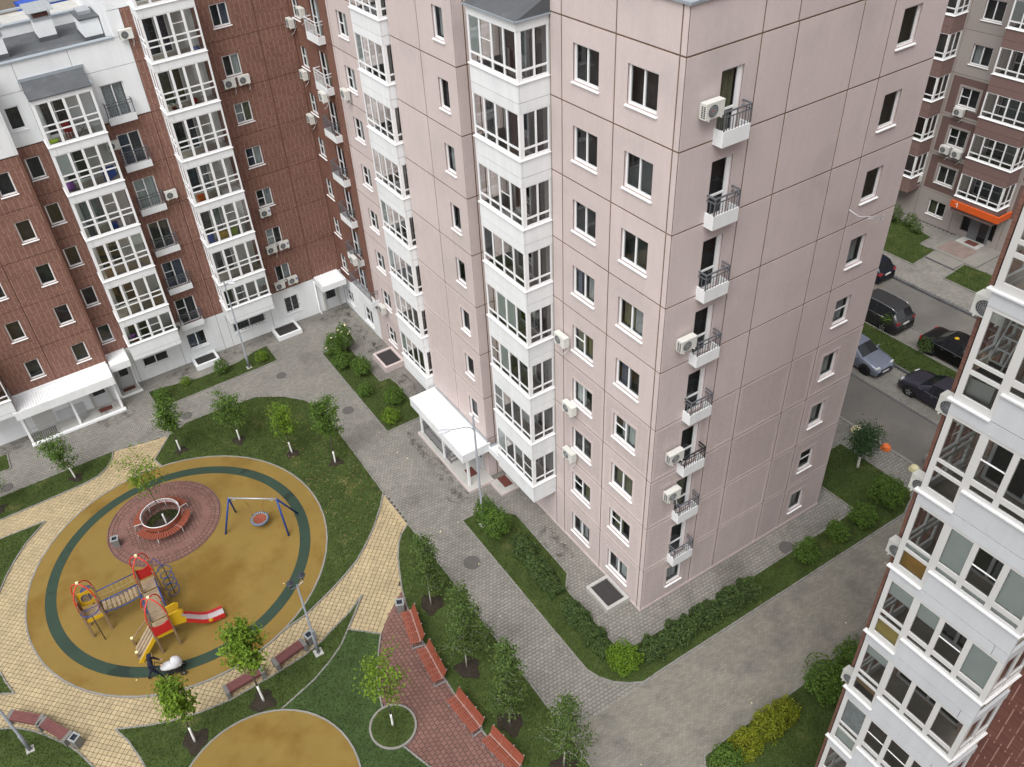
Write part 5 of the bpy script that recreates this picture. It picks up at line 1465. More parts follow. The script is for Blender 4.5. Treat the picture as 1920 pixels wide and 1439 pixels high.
for z, lb in ((22.5, 'highest air conditioner on the edge of the near brick block, round fan in view'), (19.7, 'air conditioner on the near block edge with ribbed grille, over the street'), (17.1, 'air conditioner on the near block edge, beside the cream bollards'), (14.6, 'air conditioner on the near block edge, above the driveway paving'), (8.4, 'lowest air conditioner on the near block edge, above the round shrub')):
    a = air_con(FN, 9.98, z, lb, G5, True)
G6 = 'air conditioners on the taupe block'
for y, z, lb in ((14.3, 8.55, 'air conditioner under a window of the taupe block, highest in view'), (14.5, 5.8, 'left one of the air conditioner pair on the taupe block'), (13.62, 5.75, 'right one of the air conditioner pair on the taupe block'), (15.95, 3.2, 'lowest air conditioner on the taupe block, beside the pink corner')):
    air_con(FF, -y, z, lb, G6, True)
rk = thing('wall_bracket', 'white folding bracket sticking out of the pink end wall, above the parked cars', 'bracket', (9.2, 0, 17.0))
sub('arm', MB().tube([(-0.55, 0, 0.55), (-0.3, -0.3, 0.3), (1.0, -0.4, -0.1)], 0.018, 5).tube([(0.3, -0.25, 0.0), (0.95, -0.42, -0.12)], 0.015, 5).mesh('arm', 'railwhite'), rk)
sub('prong', MB().tube([(0.85, -0.5, -0.30), (1.1, -0.3, 0.02)], 0.014, 5).tube([(0.5, -0.5, -0.15), (1.0, -0.35, -0.2)], 0.012, 5).mesh('prong', 'galv'), rk)

# ---------------------------------------------------------------- things on the ground
def manhole(x, y, label, r=0.36):
    t = thing('manhole_cover', label, 'manhole cover', (x, y, 0.0), 0, 'manhole covers')
    sub('cover', MB().lathe([(0, 0.010), (r * 0.86, 0.010), (r * 0.86, 0.004)], n=28, smooth=False).mesh('cover', 'manhole'), t)
    sub('rim', MB().lathe([(r * 0.88, 0.0), (r * 0.88, 0.013), (r, 0.013), (r, -0.01)], n=28, smooth=False).mesh('rim', 'manhole'), t)
manhole(-5.05, 21.03, 'round manhole cover in the grey footpath beside the shrub bed')
manhole(-4.9, 6.79, 'round manhole cover in the grey footpath below the pink entrance', 0.42)
manhole(-7.16, 26.85, 'small manhole cover in grey paving below the brick corner entrance', 0.33)
manhole(-13.61, 26.69, 'manhole cover in grey paving behind a young maple')
manhole(-24.45, 26.82, 'manhole cover at the left end of the grey paving')
manhole(8.15, -1.12, 'manhole cover in the paving beside the pink end wall', 0.40)
manhole(7.3, -1.95, 'manhole cover in the grass strip beside the pink end wall', 0.36)

def light_well(x0, x1, y0, y1, h, label, m):
    t = thing('light_well', label, 'light well', ((x0 + x1) / 2, (y0 + y1) / 2, 0), 0, 'light wells')
    a, b, w = (x1 - x0) / 2, (y1 - y0) / 2, 0.16
    sub('kerb', MB().box(-a, -a + w, -b, b, 0, h).box(a - w, a, -b, b, 0, h).box(-a + w, a - w, -b, -b + w, 0, h).box(-a + w, a - w, b - w, b, 0, h).mesh('kerb', m), t)
    g = MB()
    g.box(-a + w, a - w, -b + w, b - w, h - 0.14, h - 0.10)
    n = int((2 * a - 2 * w) / 0.06)
    for i in range(n): g.box(-a + w + i * 0.06, -a + w + i * 0.06 + 0.025, -b + w, b - w, h - 0.10, h - 0.06)
    sub('grate', g.mesh('grate', 'darkmetal'), t)
light_well(-1.32, -0.03, 0.72, 2.34, 0.28, 'low concrete light well with dark grate at the foot of the pink corner', 'concrete')
light_well(-1.45, -0.03, 22.85, 24.75, 0.42, 'pink-rimmed light well with dark grate beside the shrub bed', 'pink')
light_well(-5.85, -4.1, 30.5, 31.96, 0.30, 'white light well with dark grate below the barred brick-block window', 'white')
light_well(-11.62, -9.98, 30.75, 31.96, 0.36, 'white light well with dark grate beside the lamp post and grass strip', 'white')

def door_mat(x, y, w, d, label, z):
    t = thing('door_mat', label, 'door mat', (x, y, z), 0, 'door mats')
    mb = MB().box(-w / 2, w / 2, -d / 2, d / 2, 0, 0.014)
    for i in range(6): mb.box(-w / 2 + 0.03 + i * (w - 0.06) / 6, -w / 2 + 0.03 + (i + 0.8) * (w - 0.06) / 6, -d / 2 + 0.03, d / 2 - 0.03, 0.014, 0.02)
    sub('mat', mb.mesh('mat', 'mat_'), t)
door_mat(-17.8, 30.40, 0.80, 0.42, 'red-brown mat on the wet porch floor under the long ribbed canopy', 0.122)
door_mat(-16.0, 31.58, 0.78, 0.36, 'red-brown mat at the small porch beside the long canopy', 0.122)
door_mat(-1.73, 12.0, 0.48, 0.66, 'red-brown mat on the pink porch under the big white canopy', 0.172)
door_mat(-0.58, 10.35, 0.5, 0.8, 'red-brown mat on the lower step below the pink bay', 0.152)
door_mat(38.75, 10.6, 0.55, 0.8, 'red-brown mat before the dark door under the orange sign', 0.205)

def bin_(x, y, a, label):
    t = thing('litter_bin', label, 'litter bin', (x, y, 0.0), math.radians(a), 'concrete litter bins')
    sub('body', MB().add([(-0.17, -0.17, 0), (0.17, -0.17, 0), (0.17, 0.17, 0), (-0.17, 0.17, 0), (-0.185, -0.185, 0.6), (0.185, -0.185, 0.6), (0.185, 0.185, 0.6), (-0.185, 0.185, 0.6)], [(0, 1, 5, 4), (1, 2, 6, 5), (2, 3, 7, 6), (3, 0, 4, 7), (3, 2, 1, 0)]).mesh('body', 'bin'), t)
    r = MB()
    for q in (-1, 1):
        r.box(-0.20, 0.20, q * 0.165 - 0.035, q * 0.165 + 0.035, 0.6, 0.645).box(q * 0.165 - 0.035, q * 0.165 + 0.035, -0.129, 0.129, 0.6, 0.645)
    sub('rim', r.mesh('rim', 'binrim'), t)
    sub('liner', MB().box(-0.13, 0.13, -0.13, 0.13, 0.50, 0.56).mesh('liner', 'bindark'), t)
bin_(-13.5, 7.07, 12, 'concrete litter bin beside the two-headed lamp post')
bin_(-19.88, 18.38, -12, 'concrete litter bin alone on the round red paving')
bin_(-23.98, 8.03, -55, 'concrete litter bin at the end of the purple bench pair')
bin_(-9.17, 6.29, -22, 'concrete litter bin beside the first orange-red bench')

# benches of orange-red slats along the red path
def red_bench(f1, f2, label):
    f1, f2 = Vector(f1), Vector(f2)
    c = (f1 + f2) / 2; d = f2 - f1
    t = thing('park_bench', label, 'bench', (c.x, c.y, 0.0), math.atan2(d.y, d.x), 'orange-red benches along the red path')
    L = 1.82
    for i in range(4):
        sub('seat_slat', cached('rb_seat', lambda: MB().box(-L / 2, L / 2, 0, 0.076, 0, 0.03).mesh('seat_slat', 'slat')), t, (0, 0.02 + i * 0.102, 0.425 - 0.012 * i))
    sub('pink_slat', cached('rb_pink', lambda: MB().box(-L / 2, L / 2, 0, 0.07, 0, 0.03).mesh('pink_slat', 'slatpink')), t, (0, 0.435, 0.41))
    for i in range(4):
        b = cached('rb_back', lambda: MB().obox((0, 0, 0), (L / 2, 0, 0), (0, 0.014, 0.037), (0, -0.015, 0.005)).mesh('back_slat', 'slat'))
        sub('back_slat', b, t, (0, 0.545 + i * 0.045, 0.50 + i * 0.098))
    for x in (-0.86, -0.3, 0.3, 0.86):
        sub('frame', cached('rb_frame', lambda: MB().bar((0, 0.03, 0.40), (0, 0.50, 0.375), 0.04, 0.03).bar((0, 0.50, 0.375), (0, 0.74, 0.86), 0.04, 0.03).bar((0, 0.06, 0.0), (0, 0.06, 0.39), 0.04, 0.04).bar((0, 0.55, 0.0), (0, 0.55, 0.45), 0.04, 0.04).bar((0, 0.08, 0.02), (0, 0.70, 0.02), 0.05, 0.035).mesh('frame', 'galv')), t, (x, 0, 0))
red_bench((-9.36, 5.86), (-9.78, 4.12), 'orange-red slatted bench beside a concrete bin, first along the red path')
red_bench((-9.72, 3.70), (-9.88, 1.91), 'orange-red slatted bench, second from the bin along the red path')
red_bench((-9.83, 0.84), (-9.68, -0.95), 'orange-red slatted bench, third from the bin, opposite the round tree bed')
red_bench((-9.53, -1.46), (-9.22, -3.22), 'orange-red slatted bench, last along the red path, cut by the picture edge')

def purple_bench(x, y, a, L, label, w=0.46):
    t = thing('park_bench', label, 'bench', (x, y, 0), math.radians(a), 'purple-brown backless benches')
    for i in range(5):
        sub('seat_slat', cached(('pb', L), lambda: MB().box(-L / 2 + 0.08, L / 2 - 0.08, 0, 0.082, 0, 0.035).mesh('seat_slat', 'slatpurple')), t, (0, -w / 2 + 0.012 + i * 0.09, 0.43))
    for s in (-1, 1):
        sub('concrete_end', cached(('pbc', L, s), lambda: MB().box(-0.085, 0.085, -w / 2 - 0.03, w / 2 + 0.02, 0, 0.47).mesh('concrete_end', 'bin')), t, (s * (L / 2 - 0.01), 0, 0))
    sub('apron', cached(('pba', L), lambda: MB().box(-L / 2 + 0.08, L / 2 - 0.08, -w / 2 + 0.03, -w / 2 + 0.06, 0.28, 0.42).mesh('apron', 'slatpurple')), t)
purple_bench(-25.72, 10.37, -42, 1.52, 'purple-brown backless bench at the left picture edge, crossed by a lamp post')
purple_bench(-24.68, 9.06, -58, 1.60, 'purple-brown backless bench between its twin and a concrete bin')
purple_bench(-16.85, 6.70, 3, 1.70, 'purple-brown backless bench left of the maple on the lawn edge')
purple_bench(-14.60, 6.86, 10, 1.50, 'purple-brown backless bench next to the bin and two-headed lamp')

# round bench about the tree
rb = thing('round_bench', 'round orange-red slatted bench in two halves about a young tree', 'bench', (-17.3, 18.47, 0.085), 0)
n = 64
for i in range(n):
    a = 2 * math.pi * (i + 0.5) / n
    if abs(math.sin(a)) < 0.16: continue
    er = Vector((math.cos(a), math.sin(a), 0)); et = Vector((-er.y, er.x, 0))
    s = put('seat_slat', cached('round_slat', lambda: MB().add([(-0.042, 0, 0), (0.042, 0, 0), (0.056, 0.43, 0), (-0.056, 0.43, 0), (-0.042, 0, 0.03), (0.042, 0, 0.03), (0.056, 0.43, 0.03), (-0.056, 0.43, 0.03)], [(4, 5, 6, 7), (0, 1, 5, 4), (1, 2, 6, 5), (2, 3, 7, 6), (3, 0, 4, 7), (3, 2, 1, 0)]).mesh('seat_slat', 'slat')),
            rb, Vector((-17.3, 18.47, 0.505)) + er * 1.09, a - math.pi / 2)
bk = MB()
for z in (0.80, 0.70, 0.60):
    for a0, a1 in ((6, 174), (186, 354)):
        bk.tube([(1.04 * math.cos(math.radians(a0 + (a1 - a0) * i / 24)), 1.04 * math.sin(math.radians(a0 + (a1 - a0) * i / 24)), z) for i in range(25)], 0.026 if z > 0.75 else 0.014, 6)
for a in (20, 65, 115, 160, 200, 245, 295, 340):
    q = math.radians(a)
    bk.tube([(1.04 * math.cos(q), 1.04 * math.sin(q), 0.8), (1.06 * math.cos(q), 1.06 * math.sin(q), 0.0)], 0.017, 5)
sub('back_rail', bk.mesh('back_rail', 'railwhite'), rb)
bs = MB()
for i in range(72):
    a = 2 * math.pi * (i + 0.5) / 72
    if abs(math.sin(a)) < 0.16: continue
    er = Vector((math.cos(a), math.sin(a), 0)); et = Vector((-er.y, er.x, 0))
    bs.obox(er * 1.065 + Vector((0, 0, 0.63)), et * 0.041, er * 0.008, (0, 0, 0.14))
o = sub('back_slat', bs.mesh('back_slat', 'slat'), rb); o['kind'] = 'stuff'
lg = MB()
for a in (12, 65, 115, 168, 192, 245, 299, 348):
    q = math.radians(a)
    lg.tube([(1.5 * math.cos(q), 1.5 * math.sin(q), 0.0), (1.46 * math.cos(q), 1.46 * math.sin(q), 0.40), (1.06 * math.cos(q), 1.06 * math.sin(q), 0.40)], 0.022, 6)
sub('leg', lg.mesh('leg', 'railwhite'), rb)
tag(put('planting_bed', MB().prism(circle(-17.3, 18.47, 1.0, 40), 0.03, 0.10).mesh('planting_bed', 'soil')), kind='structure')
cres = [(-17.3 + 0.95 * math.cos(a), 18.47 + 0.95 * math.sin(a)) for a in [math.radians(q) for q in range(-10, 200, 8)]] + [(-17.38 + 0.55 * math.cos(a), 18.33 + 0.55 * math.sin(a)) for a in [math.radians(q) for q in range(200, -10, -8)]]
blades('grass', cres, 700, 'grass', bpy.data.objects['planting_bed'], 0.04, 0.10, z=0.10)

# ---------------------------------------------------------------- swing
sw = thing('basket_swing', 'blue two-legged frame swing with a round red and blue basket seat', 'swing', (-12.9, 15.2, 0.06))
AL, AR = Vector((-13.95, 15.93, 2.2)), Vector((-11.87, 14.39, 2.2))
for f, a, b in (((-14.73, 15.76), AL, 0), ((-13.74, 16.98), AL, 1), ((-11.93, 13.68), AR, 0), ((-10.93, 14.89), AR, 1)):
    nm = put('leg', MB().tube([Vector((f[0], f[1], 0.03)) - Vector((-12.9, 15.2, 0.06)), a - Vector((-12.9, 15.2, 0.06))], 0.052, 8).mesh('leg', 'blue'), sw, (-12.9, 15.2, 0.06))
o_ = Vector((-12.9, 15.2, 0.06))
put('beam', MB().tube([AL - o_, AR - o_], 0.042, 8).mesh('beam', 'galv'), sw, o_)
gp = MB()
for a, s in ((AL, 1), (AR, -1)):
    d = (AR - AL).normalized() * s
    gp.add([a - o_ + Vector((0, 0, -0.02)), a - o_ + d * 0.12 + Vector((0.1, 0.1, -0.35)), a - o_ + Vector((0.22, 0.26, -0.45)), a - o_ + Vector((0, 0, -0.03))], [(0, 1, 2)])
    gp.tube([a - o_ + d * 0.12, a - o_ + d * 0.28 + Vector((0, 0, -0.16)), a - o_ + d * 0.42 + Vector((0, 0, -0.02))], 0.014, 5)
put('gusset', gp.mesh('gusset', 'galv'), sw, o_)
bc = Vector((-12.86, 15.27, 0.52))
ro = MB()
for q, angs in ((0.28, (125, 215)), (0.75, (-55, 35))):
    hp = AL.lerp(AR, q) - Vector((0, 0, 0.05))
    mid = hp.lerp(bc, 0.45) + Vector((0, 0, 0.10))
    ro.tube([hp - o_, mid - o_], 0.012, 5)
    for an in angs:
        p = bc + Vector((0.43 * math.cos(math.radians(an)), 0.43 * math.sin(math.radians(an)), 0.03))
        ro.tube([mid - o_, p - o_], 0.010, 5)
put('rope', ro.mesh('rope', 'rope'), sw, o_)
st = MB().tube([(0.44 * math.cos(2 * math.pi * i / 28), 0.44 * math.sin(2 * math.pi * i / 28), 0) for i in range(28)], 0.055, 8, closed=True)
put('seat_ring', st.mesh('seat_ring', 'blue'), sw, bc)
bpy.data.objects['seat_ring'].data.materials[0] = mat('faded_blue_padding', (0.10, 0.15, 0.24), 0.7, var=0.1)
put('seat_net', MB().lathe([(0, -0.05), (0.2, -0.04), (0.36, 0.0)], n=24).mesh('seat_net', 'slat'), sw, bc)
tk = MB()
for i in range(20):
    a = 2 * math.pi * i / 20
    tk.tube([(0.35 * math.cos(a), 0.35 * math.sin(a), 0.005), (0.41 * math.cos(a), 0.41 * math.sin(a), 0.04)], 0.014, 4)
put('lacing', tk.mesh('lacing', 'cream'), sw, bc)

# ---------------------------------------------------------------- climbing frame
PB = Vector((-19.2, 12.2, 0.06))
pg = thing('climbing_frame', 'wooden climbing frame with red roof hoops, rope bridge and red slide', 'climbing frame', PB)
def pgp(name, mb, m): return put(name, mb.mesh(name, m), pg, (0, 0, 0))
TOW = {'a': (-22.2, -21.34, 13.21, 14.0), 'b': (-19.58, -18.74, 10.45, 11.3), 'c': (-19.42, -18.62, 13.22, 14.05)}
for key, (x0, x1, y0, y1) in TOW.items():
    for x in (x0, x1):
        for y in (y0, y1):
            pgp('post', MB().box(x - 0.05, x + 0.05, y - 0.05, y + 0.05, 0.05, 2.45), 'woodpost')
    cx, cy = (x0 + x1) / 2, (y0 + y1) / 2
    for dx, dy in ((1, 1), (1, -1)):
        pts = []
        for i in range(15):
            t = math.pi * i / 14
            pts.append((cx - dx * (x1 - x0) / 2 * math.cos(t) * 1.06, cy - dy * (y1 - y0) / 2 * math.cos(t) * 1.06, 2.25 + 1.08 * math.sin(t) ** 0.8))
        pts = [(pts[0][0], pts[0][1], 2.02)] + pts + [(pts[-1][0], pts[-1][1], 2.02)]
        pgp('roof_hoop', MB().tube(pts, 0.033, 8), 'redtube')
    pgp('finial', MB().box(cx - 0.06, cx + 0.06, cy - 0.06, cy + 0.06, 3.36, 3.46), 'cream')
def planks(x0, x1, y0, y1, z, along='x', w=0.098):
    mb = MB()
    if along == 'x':
        n = int((y1 - y0) / w)
        for i in range(n): mb.box(x0, x1, y0 + i * (y1 - y0) / n + 0.011, y0 + (i + 1) * (y1 - y0) / n - 0.011, z, z + 0.04 + random.uniform(0, 0.004))
    o = pgp('deck_board', mb, 'wood'); o['kind'] = 'stuff'
planks(-22.15, -21.39, 13.26, 13.95, 1.28)
planks(-19.53, -18.79, 10.50, 11.25, 1.28)
planks(-19.50, -18.70, 11.34, 13.18, 1.27)
planks(-19.37, -18.67, 13.27, 14.0, 1.28)
pgp('edge_board', MB().box(-22.15, -21.39, 13.20, 13.24, 1.10, 1.30), 'yellow')
pgp('edge_board', MB().box(-19.53, -18.79, 10.43, 10.47, 1.10, 1.30), 'yellow')
pgp('beam', MB().box(-19.50, -19.42, 11.3, 13.2, 1.12, 1.26).box(-18.78, -18.70, 11.3, 13.2, 1.12, 1.26), 'woodpost')
def wavy(name, x0, x1, y, z0, z1, m, sag=0.16, axis='x'):
    n = 10
    mb = MB()
    pts = [(i / n) for i in range(n + 1)]
    for i in range(n):
        za = z1 - sag * math.sin(math.pi * pts[i]); zb = z1 - sag * math.sin(math.pi * pts[i + 1])
        a, b = x0 + (x1 - x0) * pts[i], x0 + (x1 - x0) * pts[i + 1]
        mb.add([(a, y - 0.012, z0), (b, y - 0.012, z0), (b, y + 0.012, z0), (a, y + 0.012, z0), (a, y - 0.012, za), (b, y - 0.012, zb), (b, y + 0.012, zb), (a, y + 0.012, za)], [(0, 1, 5, 4), (2, 3, 7, 6), (4, 5, 6, 7), (3, 2, 1, 0)] + ([(0, 4, 7, 3)] if i == 0 else []) + ([(1, 2, 6, 5)] if i == n - 1 else []))
    pgp(name, mb, m)
wavy('red_panel', -19.58, -18.74, 10.40, 1.34, 2.06, 'red')
wavy('red_panel', -19.42, -18.62, 14.10, 1.34, 2.12, 'red')
pgp('red_panel', MB().box(-22.26, -22.235, 13.25, 13.96, 1.32, 1.95), 'red')
# yellow panel with a round opening, behind it the blue crawl spiral
yp = MB(); n = 20; cy_, cz_ = -21.77, 1.85
outer = []
for i in range(n):
    a = 2 * math.pi * i / n
    sx, sz = math.cos(a), math.sin(a); k = 1 / max(abs(sx) / 0.40, abs(sz) / 0.45)
    outer.append((cy_ + sx * k, cz_ + sz * k))
inner = [(cy_ + 0.29 * math.cos(2 * math.pi * i / n), cz_ + 0.29 * math.sin(2 * math.pi * i / n)) for i in range(n)]
vs = [(x, 14.02, z) for x, z in outer + inner] + [(x, 14.045, z) for x, z in outer + inner]
fs = []
for i in range(n):
    j = (i + 1) % n
    fs += [(i, j, n + j, n + i), (2 * n + j, 2 * n + i, 3 * n + i, 3 * n + j), (i, 2 * n + i, 2 * n + j, j), (n + i, n + j, 3 * n + j, 3 * n + i)]
yp.add(vs, fs); pgp('yellow_panel', yp, 'yellow')
sp = MB()
for k in range(6):
    sp.tube([(cy_ + 0.1 + (0.36 - 0.01 * k) * math.cos(2 * math.pi * i / 24), 14.12 + 0.09 * k, 1.75 + (0.36 - 0.01 * k) * math.sin(2 * math.pi * i / 24)) for i in range(24)], 0.018, 5, closed=True)
pgp('crawl_spiral', sp, 'blue')
pgp('support_pole', MB().tube([(-21.7, 14.55, 0.05), (-21.7, 14.5, 1.8)], 0.025, 6), 'railblack')
hp = MB().tube([(-22.2, 13.16, 1.95)] + [(-21.77 - 0.43 * math.cos(math.pi * i / 12), 13.16 - 0.42 * math.sin(math.pi * i / 12), 1.95) for i in range(13)] + [(-21.34, 13.16, 1.95)], 0.022, 6)
hp.tube([(-22.2, 13.18, 1.97), (-21.34, 13.18, 1.97)], 0.016, 5)
pgp('pole_hoop', hp, 'blue')
pgp('slide_pole', MB().tube([(-21.77, 12.75, 0.03), (-21.77, 12.75, 1.95)], 0.024, 8), 'railblack')
hg = MB()
for x, y in ((-22.12, 13.3), (-21.42, 13.3)):
    hg.tube([(x, y, 1.5), (x, y - 0.12, 1.55), (x, y - 0.14, 1.68), (x, y, 1.75)], 0.014, 5)
pgp('hand_grip', hg, 'redtube')
# rope bridge
bz = lambda t: 1.30 - 0.14 * math.sin(math.pi * t)
steps_ = MB()
for i in range(9):
    t = (i + 0.5) / 9
    x = -21.30 + 1.86 * t
    steps_.box(x - 0.07, x + 0.07, 13.30, 13.92, bz(t) - 0.02, bz(t) + 0.035)
o = pgp('bridge_step', steps_, 'wood'); o['kind'] = 'stuff'
for y in (13.24, 13.98):
    pgp('bridge_rail', MB().tube([(-21.3, y, 2.02), (-19.46, y, 2.06)], 0.025, 8), 'blue')
    pgp('bridge_rail', MB().tube([(-21.30 + 1.86 * i / 8, y, bz(i / 8) - 0.03) for i in range(9)], 0.025, 6), 'blue')
    nt_ = MB()
    for i in range(1, 8):
        t = i / 8; x = -21.30 + 1.86 * t
        nt_.tube([(x, y, bz(t)), (x, y, 2.03)], 0.009, 4)
    nt_.tube([(-21.30 + 1.86 * i / 8, y, (bz(i / 8) + 2.03) / 2) for i in range(9)], 0.008, 4)
    pgp('bridge_net', nt_, 'ropegrey')
for x in (-19.52, -18.68):
    pgp('side_rail', MB().tube([(x, 11.3, 1.98), (x, 13.2, 1.98)], 0.025, 8).tube([(x, 11.35, 1.38), (x, 13.15, 1.38)], 0.02, 6), 'blue')
    sl = MB()
    for i in range(1, 9): sl.tube([(x, 11.3 + 1.9 * i / 9, 1.38), (x, 11.3 + 1.9 * i / 9, 1.98)], 0.008, 4)
    pgp('side_net', sl, 'ropegrey')
# slide
prof = [(-18.70, 1.36), (-18.35, 1.34), (-17.9, 0.98), (-17.45, 0.55), (-17.15, 0.36), (-16.80, 0.30), (-16.42, 0.28)]
ch = MB()
for (xa, za), (xb, zb) in zip(prof, prof[1:]):
    ch.add([(xa, 10.63, za), (xb, 10.63, zb), (xb, 11.09, zb), (xa, 11.09, za)], [(0, 1, 2, 3)], 0, True)
pgp('slide_chute', ch, 'steel')
for y in (10.61, 11.11):
    sd_ = MB()
    for i, ((xa, za), (xb, zb)) in enumerate(zip(prof[1:], prof[2:])):
        ha, hb = 0.17, 0.17
        sd_.add([(xa, y - 0.02, za - 0.10), (xb, y - 0.02, zb - 0.10), (xb, y + 0.02, zb - 0.10), (xa, y + 0.02, za - 0.10), (xa, y - 0.02, za + ha), (xb, y - 0.02, zb + hb), (xb, y + 0.02, zb + hb), (xa, y + 0.02, za + ha)],
                [(0, 1, 5, 4), (2, 3, 7, 6), (4, 5, 6, 7), (3, 2, 1, 0), (0, 4, 7, 3), (1, 2, 6, 5)])
    sd_.lathe([(0.0, 0.02), (0.14, 0.02), (0.14, -0.02), (0.0, -0.02)], (0, 0, 0), 12) if False else None
    pgp('slide_side', sd_, 'red')
    pp = MB()
    pp.add([(-18.70, y - 0.025, 1.25), (-18.10, y - 0.025, 1.12), (-18.05, y - 0.025, 1.42), (-18.22, y - 0.025, 1.60), (-18.12, y - 0.025, 1.98), (-18.28, y - 0.025, 2.10), (-18.70, y - 0.025, 2.06),
            (-18.70, y + 0.025, 1.25), (-18.10, y + 0.025, 1.12), (-18.05, y + 0.025, 1.42), (-18.22, y + 0.025, 1.60), (-18.12, y + 0.025, 1.98), (-18.28, y + 0.025, 2.10), (-18.70, y + 0.025, 2.06)],
           [(0, 1, 2, 3, 4, 5, 6), (13, 12, 11, 10, 9, 8, 7)] + [(i, 7 + i, 7 + (i + 1) % 7, (i + 1) % 7) for i in range(7)])
    pgp('yellow_panel', pp, 'yellow')
dk = MB(); n = 14
vs = [(-17.1 + 0.10 * math.cos(2 * math.pi * i / n), 10.575, 0.46 + 0.10 * math.sin(2 * math.pi * i / n)) for i in range(n)] + [(-17.1 + 0.10 * math.cos(2 * math.pi * i / n), 10.60, 0.46 + 0.10 * math.sin(2 * math.pi * i / n)) for i in range(n)]
dk.add(vs, [list(range(n))] + [(i, n + i, n + (i + 1) % n, (i + 1) % n) for i in range(n)]); pgp('yellow_disc', dk, 'yellow')
pgp('slide_foot', MB().box(-16.75, -16.69, 10.66, 11.06, 0.05, 0.28), 'galv')
# ramp of boards
for i in range(4):
    y = 10.60 + i * 0.235
    pgp('ramp_board', MB().bar((-19.62, y, 1.27), (-20.62, y, 0.12), 0.16, 0.05), 'wood')
pgp('ramp_side', MB().bar((-19.62, 10.44, 1.25), (-20.62, 10.44, 0.10), 0.045, 0.20), 'yellow')
pgp('ramp_rail', MB().bar((-19.62, 11.50, 1.50), (-20.60, 11.62, 0.50), 0.06, 0.06), 'woodpost')
for y in (10.72, 11.62):
    pgp('post', MB().box(-20.66, -20.57, y - 0.045, y + 0.045, 0.04, 0.56), 'woodpost')
    pgp('finial', MB().box(-20.675, -20.555, y - 0.06, y + 0.06, 0.56, 0.63), 'cream')
# climbing coil
hx = MB()
pts = []
for i in range(76):
    t = i / 75
    a = 2 * math.pi * 4.2 * t + 2.4
    pts.append((-18.13 + 0.30 * math.cos(a), 13.51 + 0.30 * math.sin(a), 0.10 + 1.95 * t))
hx.tube(pts, 0.020, 6)
hx.tube([(-18.62, 14.0, 2.25), (-18.35, 14.02, 2.36), (-18.13, 13.51, 2.14)], 0.020, 6).tube([(-18.62, 13.3, 2.05), (-18.4, 13.36, 2.16), (-18.13, 13.51, 2.14)], 0.020, 6)
pgp('climbing_coil', hx, 'blue')
pgp('coil_pole', MB().tube([(-18.13, 13.51, 0.03), (-18.13, 13.51, 2.15)], 0.022, 8), 'railblack')

# ---------------------------------------------------------------- lamps and bollards
def street_lamp(x, y, h, head, label, arm_z):
    t = thing('street_lamp', label, 'street lamp', (x, y, 0.0), 0, 'street lamps with one arm')
    p0 = Vector((x, y, 0))
    hx_, hy_ = head[0] - x, head[1] - y
    sub('pole', MB().tube([(0, 0, 0), (0, 0, 1.2), (0, 0, 1.21), (0, 0, h)], [0.085, 0.085, 0.062, 0.045], 10).mesh('pole', 'lamp'), t)
    sub('base_plate', MB().box(-0.17, 0.17, -0.17, 0.17, 0.0, 0.06).mesh('base_plate', 'concrete'), t)
    L = math.hypot(hx_, hy_); e = Vector((hx_, hy_, 0)) / L
    sub('arm', MB().tube([Vector((0, 0, arm_z - 0.35)), Vector((0, 0, arm_z - 0.35)) + e * 0.10 + Vector((0, 0, 0.2)), e * 0.35 + Vector((0, 0, arm_z)), e * (L - 0.25) + Vector((0, 0, arm_z + 0.03))], 0.026, 6).mesh('arm', 'lamp'), t)
    hd = MB()
    rings = [(-0.32, 0.03), (-0.2, 0.10), (0.0, 0.155), (0.2, 0.145), (0.33, 0.07), (0.36, 0.01)]
    vs, fs = [], []
    f = Vector((-e.y, e.x, 0))
    for (s, r) in rings:
        for j in range(10):
            a = 2 * math.pi * j / 10
            vs.append(e * (L + s) + f * (r * math.cos(a)) + Vector((0, 0, arm_z + 0.03 + 0.5 * r * math.sin(a))))
    for i in range(len(rings) - 1):
        for j in range(10): fs.append((i * 10 + j, i * 10 + (j + 1) % 10, (i + 1) * 10 + (j + 1) % 10, (i + 1) * 10 + j))
    hd.add(vs, fs, 0, True)
    sub('lamp_head', hd.mesh('lamp_head', 'lamphead'), t)
street_lamp(-3.14, 8.51, 7.55, (-4.45, 8.95), 'tall grey street lamp in front of the white pink-block canopy', 6.95)
street_lamp(-8.61, 28.96, 6.85, (-8.28, 28.55), 'tall grey street lamp before the brick bays, beside the light well', 6.75)
street_lamp(-25.86, 8.97, 7.0, (-26.9, 9.4), 'grey street lamp at the left picture edge behind the purple benches', 6.8)
t = thing('park_lamp', 'park lamp post with two dark lanterns beside the playground', 'street lamp', (-13.43, 6.35, 0.05))
sub('pole', MB().tube([(0, 0, 0), (0, 0, 1.3), (0, 0, 1.31), (0, 0, 4.95)], [0.085, 0.08, 0.058, 0.042], 10).mesh('pole', 'lamp'), t)
sub('base_plate', MB().box(-0.2, 0.2, -0.2, 0.2, 0, 0.03).mesh('base_plate', 'concrete'), t)
sub('control_box', MB().box(-0.02, 0.12, -0.13, -0.05, 1.2, 1.75).mesh('control_box', 'lamp'), t)
